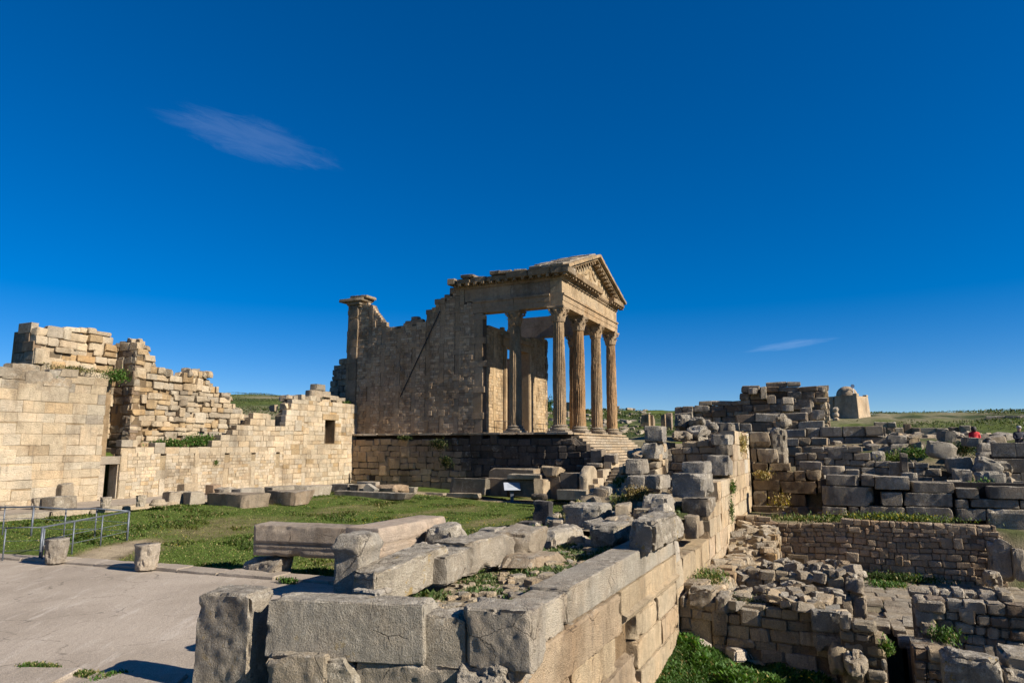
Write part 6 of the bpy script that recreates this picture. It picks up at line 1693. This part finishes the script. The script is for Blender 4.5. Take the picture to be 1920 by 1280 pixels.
# ruins right at the skyline
rO2 = (80.0, float(hit_x(1850, 790, 80)[1])); rp2 = pprof(rO2, -90, [(1850, 774), (1873, 773), (1875, 779), (1900, 777), (1960, 778)])
masonry('skyline_wall', 'grey ruined wall on the skyline at the right edge, casting a wide shadow', 'wall', rO2, -90, rp2[-1][0], 3.0, [(0, rp2[0][1])] + rp2, 3.5, (.6, .9), (.9, 2.0), pal((GREYTAN, 2), (BROWN, 2), (GREY, 2)), jit=.15, seed=91, worn=True, corecol=(.2, .16, .11, .3))
lO2 = (66.0, float(hit_x(1640, 805, 66)[1])); lp2 = pprof(lO2, -90, [(1640, 794), (1700, 797), (1780, 796), (1830, 803)])
masonry('skyline_wall', 'long low dark wall below the green crest of the right hand hill', 'wall', lO2, -90, lp2[-1][0], 1.5, [(0, lp2[0][1])] + lp2, 3.5, (.4, .6), (.5, 1.2), pal((DARK, 2), (BROWN, 2), (GREY, 2)), jit=.15, seed=92, worn=True, corecol=(.15, .125, .085, .3))

# ================================================================== METAL RAILING, SIGN
def gpt(px, py, h=0.0):
    p = on_ground(px, py, .1); return Vector((p.x, p.y, p.z + h))
railing = thing('metal_railing', 'blue-grey metal railing with thin wires around the ramp on the lawn', 'railing', gpt(75, 1041))
front = [gpt(6, 1036), gpt(75, 1041), gpt(238, 1013)]; backp = [gpt(-60, 1001), gpt(58, 1004), gpt(119, 1010), gpt(177, 1008), gpt(238, 1013)]
posts = [gpt(6, 1036), gpt(75, 1041), gpt(79, 1040), gpt(135, 1030), gpt(188, 1023), gpt(238, 1013), gpt(58, 1004), gpt(119, 1008), gpt(177, 1007), gpt(4, 1003)]
RH = 1.02
for i, p in enumerate(posts):
    m = MB(); m.tube([p + Vector((0, 0, -.2)), p + Vector((0, 0, RH))], .036 if i in (1, 5, 6) else .024, 8); wpart('post', m.mesh('post', M['galv'], True), railing)
for pts in (front, backp):
    m = MB(); m.tube([p + Vector((0, 0, RH)) for p in pts], .028, 8); wpart('top_rail', m.mesh('rail', M['galv'], True), railing)
    for hh in (.62, .32):
        m = MB(); m.tube([p + Vector((0, 0, hh)) for p in pts], .010, 5); wpart('wire', m.mesh('wire', M['galv']), railing)
for (a, b, c, d, lab) in ((54, 1010, 80, 1021, 'dark stone lying inside the railing, upper of two'), (48, 1020, 72, 1030, 'pale low stone lying inside the railing'), (2, 1014, 40, 1027, 'pale flat kerb stone at the left edge inside the railing')):
    loose(lab, a, b, c, d, 'W', g=.05, depth=.5, col=PALE if 'pale' in lab else GREY, rnd=.04, rough=.03, cell=.1)

sp = gpt(960, 941)
sign = thing('information_sign', 'small white slanted information panel on a grey post on the lawn', 'sign', sp)
d2c = Vector((-sp.x, -sp.y, 0)).normalized(); ang_s = math.atan2(d2c.y, d2c.x) + math.pi / 2 + .12
def spart(name, me, mat_i=None, loc=(0, 0, 0), rot=(0, 0, 0)):
    return link(name, me, sign, loc=loc, rot=rot)
sb_ = bpy.data.objects
m = MB(); m.box(-.42, .42, -.25, .25, 0, .06); spart('foot_plate', m.mesh('foot', M['galv']), rot=(0, 0, ang_s))
m = MB(); m.box(-.11, .11, -.05, .05, .06, .80); spart('post', m.mesh('post', M['galv']), rot=(0, 0, ang_s))
m = MB(); m.box(-.52, .52, -.34, .34, -.025, .025)
pn = spart('panel', m.mesh('panel', M['panel']), loc=(0, 0, .98), rot=(math.radians(42), 0, ang_s))
for i in range(5):
    m = MB(); m.box(-.3, .28 - .06 * (i % 3), .17 - .07 * i, .188 - .07 * i, .026, .029); link('printed_line', m.mesh('line', M['print']), pn)

# ================================================================== PEOPLE
def skin_figure(name, joints, edges, mats, parent):
    """joints: (x, y, z, radius); grown as one continuous surface, coloured by height zones"""
    me = bpy.data.meshes.new(name + '_base'); me.from_pydata([j[:3] for j in joints], edges, []); o = bpy.data.objects.new(name, me); COL.objects.link(o)
    md = o.modifiers.new('skin', 'SKIN'); md.use_smooth_shade = True
    for i, j in enumerate(joints):
        sv = me.skin_vertices[0].data[i]; sv.radius = (j[3], j[3]); sv.use_root = (i == 0)
    o.modifiers.new('sub', 'SUBSURF').levels = 1; o.modifiers['sub'].render_levels = 1
    dg = bpy.context.evaluated_depsgraph_get(); dg.update()
    nm = bpy.data.meshes.new_from_object(o.evaluated_get(dg)); bpy.data.objects.remove(o)
    nm.materials.clear()
    for mm in ('skin', 'navy', 'denim', 'red', 'hair', 'grey_hair'): nm.materials.append(M[mm])
    for p in nm.polygons: p.material_index = mats(p.center); p.use_smooth = True
    return nm
XP = 41.5
pp_ = hit_x(1908, 800, XP); g_ = float(pp_[2]) - 1.72
man = thing('person', 'standing person in dark jacket and blue jeans, head bowed, at the right edge', 'person', (XP, float(pp_[1]), g_))
J = [(0, 0, .95, .145), (0, .01, 1.15, .155), (.0, .01, 1.36, .17), (-.02, .0, 1.48, .07), (-.05, -.01, 1.56, .075), (-.08, -.02, 1.66, .095),
     (0, .19, 1.40, .075), (-.06, .25, 1.15, .06), (-.28, .14, 1.12, .045), (-.36, .07, 1.18, .04),
     (0, -.19, 1.40, .075), (-.06, -.25, 1.15, .06), (-.28, -.12, 1.12, .045), (-.36, -.06, 1.18, .04),
     (0, .10, .86, .10), (-.01, .11, .48, .068), (.02, .12, .1, .05), (-.13, .13, .04, .045), (0, -.10, .86, .10), (-.02, -.11, .48, .068), (.01, -.12, .1, .05), (-.14, -.13, .04, .045)]
E_ = [(0, 1), (1, 2), (2, 3), (3, 4), (4, 5), (2, 6), (6, 7), (7, 8), (8, 9), (2, 10), (10, 11), (11, 12), (12, 13), (0, 14), (14, 15), (15, 16), (16, 17), (0, 18), (18, 19), (19, 20), (20, 21)]
def mman(c):
    if c.z > 1.50: return 0
    if c.x < -.33 and c.z > 1.0: return 0
    if c.z < .10: return 4
    return 1 if c.z > .86 else 2
link('body', skin_figure('body', J, E_, mman, man), man, rot=(0, 0, .35))
m = MB(); m.add(*lathe([(.105, 1.64), (.112, 1.70), (.085, 1.76), (.03, 1.785)], 12, -.055, -.02)); link('hair', m.mesh('hair', M['grey_hair'], True), man, rot=(0, 0, .35))
XQ = 44.0
pq = hit_x(1826, 811, XQ); g2 = float(pq[2]) - .98
wom = thing('person', 'seated person in a bright red top with dark hair, half hidden behind blocks', 'person', (XQ, float(pq[1]), g2))
J = [(0, 0, .5, .16), (0, 0, .72, .16), (-.02, 0, .95, .165), (-.04, 0, 1.05, .06), (-.06, 0, 1.2, .10), (0, .2, .96, .07), (-.1, .24, .70, .055), (-.3, .12, .62, .045), (0, -.2, .96, .07), (-.1, -.24, .70, .055), (-.3, -.12, .62, .045),
     (-.35, .12, .5, .08), (-.42, .13, .1, .055), (-.35, -.12, .5, .08), (-.42, -.13, .1, .055)]
E2 = [(0, 1), (1, 2), (2, 3), (3, 4), (2, 5), (5, 6), (6, 7), (2, 8), (8, 9), (9, 10), (0, 11), (11, 12), (0, 13), (13, 14)]
link('body', skin_figure('body', J, E2, lambda c: 0 if c.z > 1.05 else (3 if c.z > .58 else 1), wom), wom)
m = MB(); m.add(*lathe([(.10, 1.02), (.13, 1.12), (.135, 1.22), (.10, 1.30), (.03, 1.33)], 12, -.02, 0)); link('hair', m.mesh('hair', M['hair'], True), wom)

# ================================================================== VEGETATION
vr = np.random.RandomState(11)
def leaves(name, pts, size, cols, upright=.75, aspect=.35, kind='stuff', parent=None, bend=.25):
    """many small folded leaves (two triangles each) standing on or near the given points"""
    n = len(pts)
    th = vr.rand(n) * 2 * math.pi; lean = (1 - upright) * (vr.rand(n) * 1.3) + .12
    d = np.stack([np.cos(th) * np.sin(lean), np.sin(th) * np.sin(lean), np.cos(lean)], 1)
    s = np.stack([-np.sin(th + vr.rand(n)), np.cos(th), 0 * th], 1); s /= np.linalg.norm(s, axis=1, keepdims=True)
    L = (size * (.55 + .9 * vr.rand(n)))[:, None]; w = L * aspect * (.7 + .6 * vr.rand(n))[:, None]
    out = np.stack([np.cos(th), np.sin(th), 0 * th], 1)
    a = pts - s * w * .18; b = pts + s * w * .18
    c1 = pts + d * L * .55 - s * w * .5; c2 = pts + d * L * .55 + s * w * .5; tip = pts + d * L + out * L * bend
    V = np.stack([a, b, c2, tip, c1], 1).reshape(-1, 3)
    k = np.arange(n)[:, None] * 5
    F = np.concatenate([np.concatenate([k, k + 1, k + 2, k + 4], 1)]); F2 = np.concatenate([k + 4, k + 2, k + 3], 1)
    C = np.repeat(np.concatenate([cols, np.ones((n, 1))], 1), 5, 0)
    tri = np.concatenate([np.stack([F[:, 0], F[:, 1], F[:, 2]], 1), np.stack([F[:, 0], F[:, 2], F[:, 3]], 1), F2])
    o = link(name, new_mesh(name, V, tri, False, M['leaf'], C), parent)
    if parent: o.location = -parent.location
    if kind: o['kind'] = kind
    return o
def greens(n, base, var=.35, dry=None, pd=0.0):
    c = np.array(base)[None] * (1 + (vr.rand(n, 1) * 2 - 1) * var) * (1 + (vr.rand(n, 3) * 2 - 1) * .12)
    if dry is not None: k = (vr.rand(n) < pd)[:, None]; c = np.where(k, np.array(dry)[None] * (.7 + .6 * vr.rand(n, 1)), c)
    return c
# lawn
N = 300000
# denser near the viewer
d_ = 15 + 32 * vr.rand(N) ** 1.15; a_ = np.radians(64.8) + np.radians(-40 + 52 * vr.rand(N))
lx, ly = d_ * np.sin(a_), d_ * np.cos(a_)
ok = (lx > LAWN_EDGE(ly) - .04 + .35 * vr.rand(N)) & (lx < 43.8) & (ly > 6.0) & (ly < wy - .1) & ~((lx > 40) & (ly < 12.8)) & ((lx > 25) | (ly > 8.4 - .1 * (lx - 14)))
lx, ly = lx[ok], ly[ok]
bb = lawn_bare(lx, ly); nn = fbm(np.stack([lx * .8, ly * .8, 0 * lx], 1), 88, 3)
keep = vr.rand(len(lx)) > np.clip(bb * 1.25, 0, .985)
lx, ly, nn, bb = lx[keep], ly[keep], nn[keep], bb[keep]
cl = sstep(.1, .7, nn)
sz = .038 + .066 * cl
cols = greens(len(lx), (.108, .162, .030), .35, (.36, .31, .13), .10)
cols = cols * (1 - .42 * cl[:, None]) ; cols[:, 0] += .05 * np.clip(bb, 0, 1)
pts = np.stack([lx, ly, terrain(lx, ly) - .01], 1)
leaves('lawn_grass', pts, sz, cols, upright=.7, aspect=.5)
def flowers(name, n, fx, fy, fz, col=(.60, .42, .01), s=.03):
    P = np.stack([fx, fy, fz], 1); V = []; F = []
    for i, p in enumerate(P):
        k = len(V); r = s * (.7 + .6 * vr.rand())
        V += [(p[0] + r * math.cos(t), p[1] + r * math.sin(t), p[2] + .4 * r * math.sin(t * 1.7)) for t in [k_ * math.pi / 3 for k_ in range(6)]] + [(p[0], p[1], p[2] + r * .5)]
        F += [(k + q, k + (q + 1) % 6, k + 6) for q in range(6)]
    o = link(name, new_mesh(name, V, F, False, M['leaf'], np.tile(np.array(col + (1,)), (len(V), 1)))); o['kind'] = 'stuff'
i_ = vr.choice(len(lx), 900, False)
fm = fbm(np.stack([lx[i_] * .25, ly[i_] * .25, 0 * lx[i_]], 1), 5, 2) > .12
flowers('lawn_flowers', 0, lx[i_][fm], ly[i_][fm], pts[i_][fm][:, 2] + .10)

def patch(name, poly_px, plane_z, n, size, base, dry=None, pd=0.0, up=.7, asp=.4, hump=0.0, zfun=None, label=None):
    px = np.array(poly_px, float); x0, x1, y0, y1 = px[:, 0].min(), px[:, 0].max(), px[:, 1].min(), px[:, 1].max()
    out = []
    from_poly = lambda x, y: sum(((px[i, 1] > y) != (px[i - 1, 1] > y)) and (x < (px[i - 1, 0] - px[i, 0]) * (y - px[i, 1]) / (px[i - 1, 1] - px[i, 1] + 1e-9) + px[i, 0]) for i in range(len(px))) % 2
    pts = []
    while len(pts) < n:
        x, y = vr.uniform(x0, x1), vr.uniform(y0, y1)
        if not from_poly(x, y): continue
        q = hit_z(x, y, plane_z); pts.append(q)
    P = np.array(pts)
    cl = fbm(P * np.array([1.3, 1.3, 0]), 17, 3)
    P[:, 2] = (zfun(P[:, 0], P[:, 1]) if zfun else plane_z) + hump * np.clip(cl, 0, 1) * vr.rand(n)
    c = greens(n, base, .4, dry, pd) * (1 + .35 * np.clip(cl, -1, 1))[:, None]
    return leaves(name, P, size * (.7 + .8 * np.clip(cl + .4, 0, 1)), c, upright=up, aspect=asp)
WEED = (.055, .115, .018)
# weeds in the sunken court
patch('court_weeds', [(980, 1440), (1090, 1300), (1170, 1245), (1230, 1215), (1276, 1200), (1300, 1208), (1380, 1216), (1470, 1228), (1545, 1248), (1572, 1300), (1650, 1440)], -1.95, 150000, .095, WEED, (.24, .20, .07), .05, up=.55, asp=.5, hump=.22, zfun=lambda x, y: terrain(x, y))
flowers('court_flowers', 0, *[np.array(t) for t in zip(*[tuple(hit_z(vr.uniform(1120, 1540), vr.uniform(1225, 1275), -1.7)) for _ in range(40)])])
# tufts on the terrace fill
N = 52000
fx, fy = 8.4 + 16 * vr.rand(N), 4.6 + 4 * vr.rand(N)
k = fbm(np.stack([fx * .9, fy * .9, 0 * fx], 1), 51, 4) + .14 + .12 * (fx > 16)
ok = (k > .02) & (fy < 6.9 - (fx - 9) * .105 + .2)
fx, fy, k = fx[ok], fy[ok], k[ok]
leaves('terrace_weeds', np.stack([fx, fy, fillz(fx, fy) - .01], 1), .05 + .09 * np.clip(k, 0, 1), greens(len(fx), (.085, .125, .04), .35, (.3, .26, .14), .16), upright=.5, aspect=.4)
# pebbles on the terrace fill
J = Joined(); pr_ = random.Random(8)
for i in range(420):
    x, y = pr_.uniform(8.5, 18), pr_.uniform(4.7, 6.9); s = pr_.uniform(.03, .14) * (1 + (pr_.random() < .1))
    V_, F_, me_, S_ = hull(s * 1.5, s, s * .7, pr_, True)
    a = pr_.uniform(0, 6); Xv = V_ * np.array([s * 1.5 / S_[0], s / S_[1], s * .6 / S_[2]])
    z = float(fillz(np.array([x]), np.array([y]))[0])
    J.add(np.stack([Xv[:, 0] * math.cos(a) - Xv[:, 1] * math.sin(a) + x, Xv[:, 0] * math.sin(a) + Xv[:, 1] * math.cos(a) + y, Xv[:, 2] + z + s * .15], 1), F_, vary((PALE, TAN, CREAM)[i % 3], pr_))
o = link('terrace_pebbles', J.mesh('pebbles')); o['kind'] = 'stuff'
# bank tufts
N = 14000
fx, fy = 19.2 + 17 * vr.rand(N), 4.7 + 4.2 * vr.rand(N); k = fbm(np.stack([fx * .8, fy * .8, 0 * fx], 1), 71, 4); ok = k > .12
leaves('bank_weeds', np.stack([fx[ok], fy[ok], bankz(fx[ok], fy[ok])], 1), .10 + .12 * np.clip(k[ok], 0, 1), greens(int(ok.sum()), (.10, .12, .03), .35, (.32, .26, .12), .25), upright=.55, aspect=.35)

def tuft(label, px, py, plane, val, n, r, size, base=WEED, dry=None, pd=.0, name='weed_tuft', cat='weed', up=.45):
    p = (hit_x if plane == 'x' else hit_y)(px, py, val) if plane in 'xy' else hit_z(px, py, val)
    t = thing(name, label, cat, p)
    n = int(n * 2.6); size = size * .5
    P = np.array(p)[None] + vr.randn(n, 3) * np.array(r)[None] * .5
    leaves('foliage', P, np.full(n, size), greens(n, base, .45, dry or (.30, .25, .12), max(pd, .10)), upright=up, aspect=.45, kind=None, parent=t)
DRYG = (.36, .28, .13)
tuft('green weeds on the ledge under the rubble wall, above the pier wall, left clump', 322, 832, 'y', 35.7, 700, (1.0, .5, .2), .22)
tuft('green weeds on the ledge of the pier wall, right clump near the rising steps', 378, 828, 'y', 35.8, 800, (1.2, .5, .35), .22)
tuft('small bush in the notch between the tower fragment and the rubble wall', 219, 706, 'y', 36.2, 500, (.6, .4, .35), .2)
tuft('thin weeds on top of the tall ashlar wall', 118, 714, 'y', 35.5, 300, (.9, .3, .12), .16)
tuft('dry grass and weeds at the foot of the tower fragment', 145, 693, 'y', 37.6, 300, (1.4, .3, .15), .16, (.08, .1, .03), DRYG, .3)
tuft('green weeds on the crest beside the temple corner, above the window', 650, 758, 'y', 35.8, 500, (.8, .4, .3), .2)
tuft('weed hanging from the pier wall below its stepped crest', 405, 868, 'y', 34.95, 90, (.16, .1, .16), .12)
tuft('small green plant rooted in a joint of the sunlit terrace wall', 1374, 914, 'y', 3.92, 220, (.22, .1, .25), .13)
tuft('fern growing in the lower joint of the sunlit terrace wall', 1372, 958, 'y', 3.92, 160, (.12, .08, .4), .12)
tuft('dry straw clump at the corner top of the sunlit wall', 1393, 832, 'y', 3.9, 200, (.4, .2, .4), .2, DRYG, up=.3)
tuft('dry spindly plant on the brown block wall', 1432, 892, 'x', 36.2, 70, (.2, .45, .22), .3, DRYG, up=.4)
tuft('yellow flowering dry plant low on the brown block wall', 1464, 940, 'x', 36.1, 110, (.2, .5, .4), .22, (.27, .2, .08), (.55, .42, .03), .10)
tuft('green weeds among the blocks of the middle terrace', 1716, 850, 'x', 41.5, 420, (.5, .8, .28), .2)
tuft('weeds on the slope left of the upright slab', 1660, 860, 'x', 40.2, 600, (.6, 1.0, .25), .2, (.08, .12, .02))
tuft('dark green bush under the crest left of the man', 1802, 845, 'x', 41.0, 450, (.6, .8, .35), .2, (.04, .075, .018))
tuft('green weeds below the leaning wedge boulder', 1843, 918, 'x', 34.4, 500, (.5, .6, .3), .2)
tuft('weeds at the foot of the plastered back wall, left of the boulder', 1678, 1084, 'x', 29.8, 800, (.3, 1.4, .14), .17, (.045, .085, .016))
tuft('low weeds on the paved lane near the back wall', 1665, 1097, 'z', -1.36, 500, (.5, .6, .1), .16)
tuft('green fern beside the dark drain opening', 1664, 1216, 'x', 17.9, 90, (.12, .12, .15), .16, (.08, .15, .02))
tuft('weeds growing at the base of the right hand court wall', 1772, 1192, 'x', 19.5, 220, (.3, .3, .18), .14)
tuft('green patch on the rough foot wall beside the ashlar wall', 1330, 1082, 'y', 3.5, 500, (.7, .4, .12), .14, (.09, .13, .03), DRYG, .2)
tuft('weeds on top of the nearest cross wall', 1385, 1128, 'x', 19.4, 600, (.5, .9, .12), .12, (.06, .085, .03))
tuft('weeds along the crest of the plastered back wall, left half', 1530, 974, 'x', 31.2, 900, (.5, 1.6, .12), .16, (.08, .12, .025), DRYG, .2)
tuft('weeds along the crest of the plastered back wall, right half', 1680, 972, 'x', 31.2, 900, (.5, 1.9, .16), .18, (.085, .12, .025), (.5, .4, .03), .1)
tuft('grass tuft in the joint of the near paving slabs', 200, 1272, 'z', .06, 260, (.3, .1, .04), .09)
tuft('grass tuft in the joint at the left of the near paving', 60, 1258, 'z', .06, 240, (.25, .5, .03), .08)
N = 5200
jp = [hit_z(px, py, .06) for px, py in ((-30, 1238), (60, 1249), (100, 1253), (170, 1266), (232, 1277), (300, 1283))]
ti = vr.rand(N) * (len(jp) - 1.001); ii = ti.astype(int); fr = (ti - ii)[:, None]
jq = np.array(jp); P = jq[ii] * (1 - fr) + jq[ii + 1] * fr
kk = fbm(P * np.array([1.6, 1.6, 0]), 66, 3); P = P + vr.randn(N, 3) * np.array([.05, .05, 0]); P[:, 2] = .055
P = P[kk > -.05]
leaves('joint_grass', P, np.full(len(P), .055), greens(len(P), (.07, .11, .02), .4, (.3, .25, .12), .2), upright=.5, aspect=.4)
tuft('green weed on the plaza kerb near the support stone', 540, 1090, 'z', .10, 220, (.12, .25, .06), .12)
tuft('brown thorny bush on the rubble bank beneath the stacked blocks', 1196, 925, 'y', 6.6, 320, (.5, .4, .2), .16, (.14, .10, .035), (.26, .2, .08), .3)
tuft('weed on the dark podium flank', 836, 866, 'x', 44.3, 200, (.1, .5, .4), .2, (.04, .06, .018))
tuft('dark creeper hanging from the podium edge', 822, 833, 'x', 44.2, 260, (.1, .7, .35), .2, (.04, .06, .018))
tuft('weed on the podium edge below the wall, further back', 758, 822, 'x', 44.1, 160, (.1, .5, .15), .2, (.05, .07, .02))
# shrubs of the hill: scrub one could not count
N = 150000
hx, hy = np.concatenate([vr.uniform(62, 150, N // 2), vr.uniform(45, 140, N // 2)]), np.concatenate([vr.uniform(-22, 40, N // 2), vr.uniform(60, 180, N // 2)])
hn = fbm(np.stack([hx * .12, hy * .12, 0 * hx], 1), 91, 4); ok = hn > .12
hx, hy, hn = hx[ok], hy[ok], hn[ok]
leaves('hill_scrub', np.stack([hx, hy, terrain(hx, hy) + .22 * vr.rand(len(hx)) * np.clip(hn * 2, 0, 1)], 1), .09 + .11 * np.clip(hn, 0, 1), greens(len(hx), (.062, .085, .026), .4, (.25, .21, .1), .04), upright=.4, aspect=.7)

# tree behind the temple
tp = hit_x(1027, 790, 100)
tree = thing('tree', 'small leafy tree far behind the temple beside the portico wall', 'tree', (100, float(tp[1]), gz(100, float(tp[1]))))
m = MB(); b0 = Vector(tree.location); m.tube([b0, b0 + Vector((0, .1, 1.6)), b0 + Vector((.1, .3, 3.0))], [.2, .15, .08], 7)
for a in range(5): m.tube([b0 + Vector((0, .1, 1.5 + .2 * a)), b0 + Vector((math.cos(a * 2.2) * .9, .2 + math.sin(a * 2.2) * .9, 2.6 + .25 * a))], [.08, .03], 5)
wpart('trunk', m.mesh('trunk', M['bark']), tree)
top = float(hit_x(1027, 753, 100)[2])
cc = vr.randn(26, 3) * np.array([.75, .75, .7]) + np.array([100, float(tp[1]) + .2, top - 1.4])
P = cc[vr.randint(0, 26, 5200)] + vr.randn(5200, 3) * .3
leaves('crown', P, np.full(5200, .22), greens(5200, (.045, .085, .02), .4), upright=.3, aspect=.6, kind=None, parent=tree)
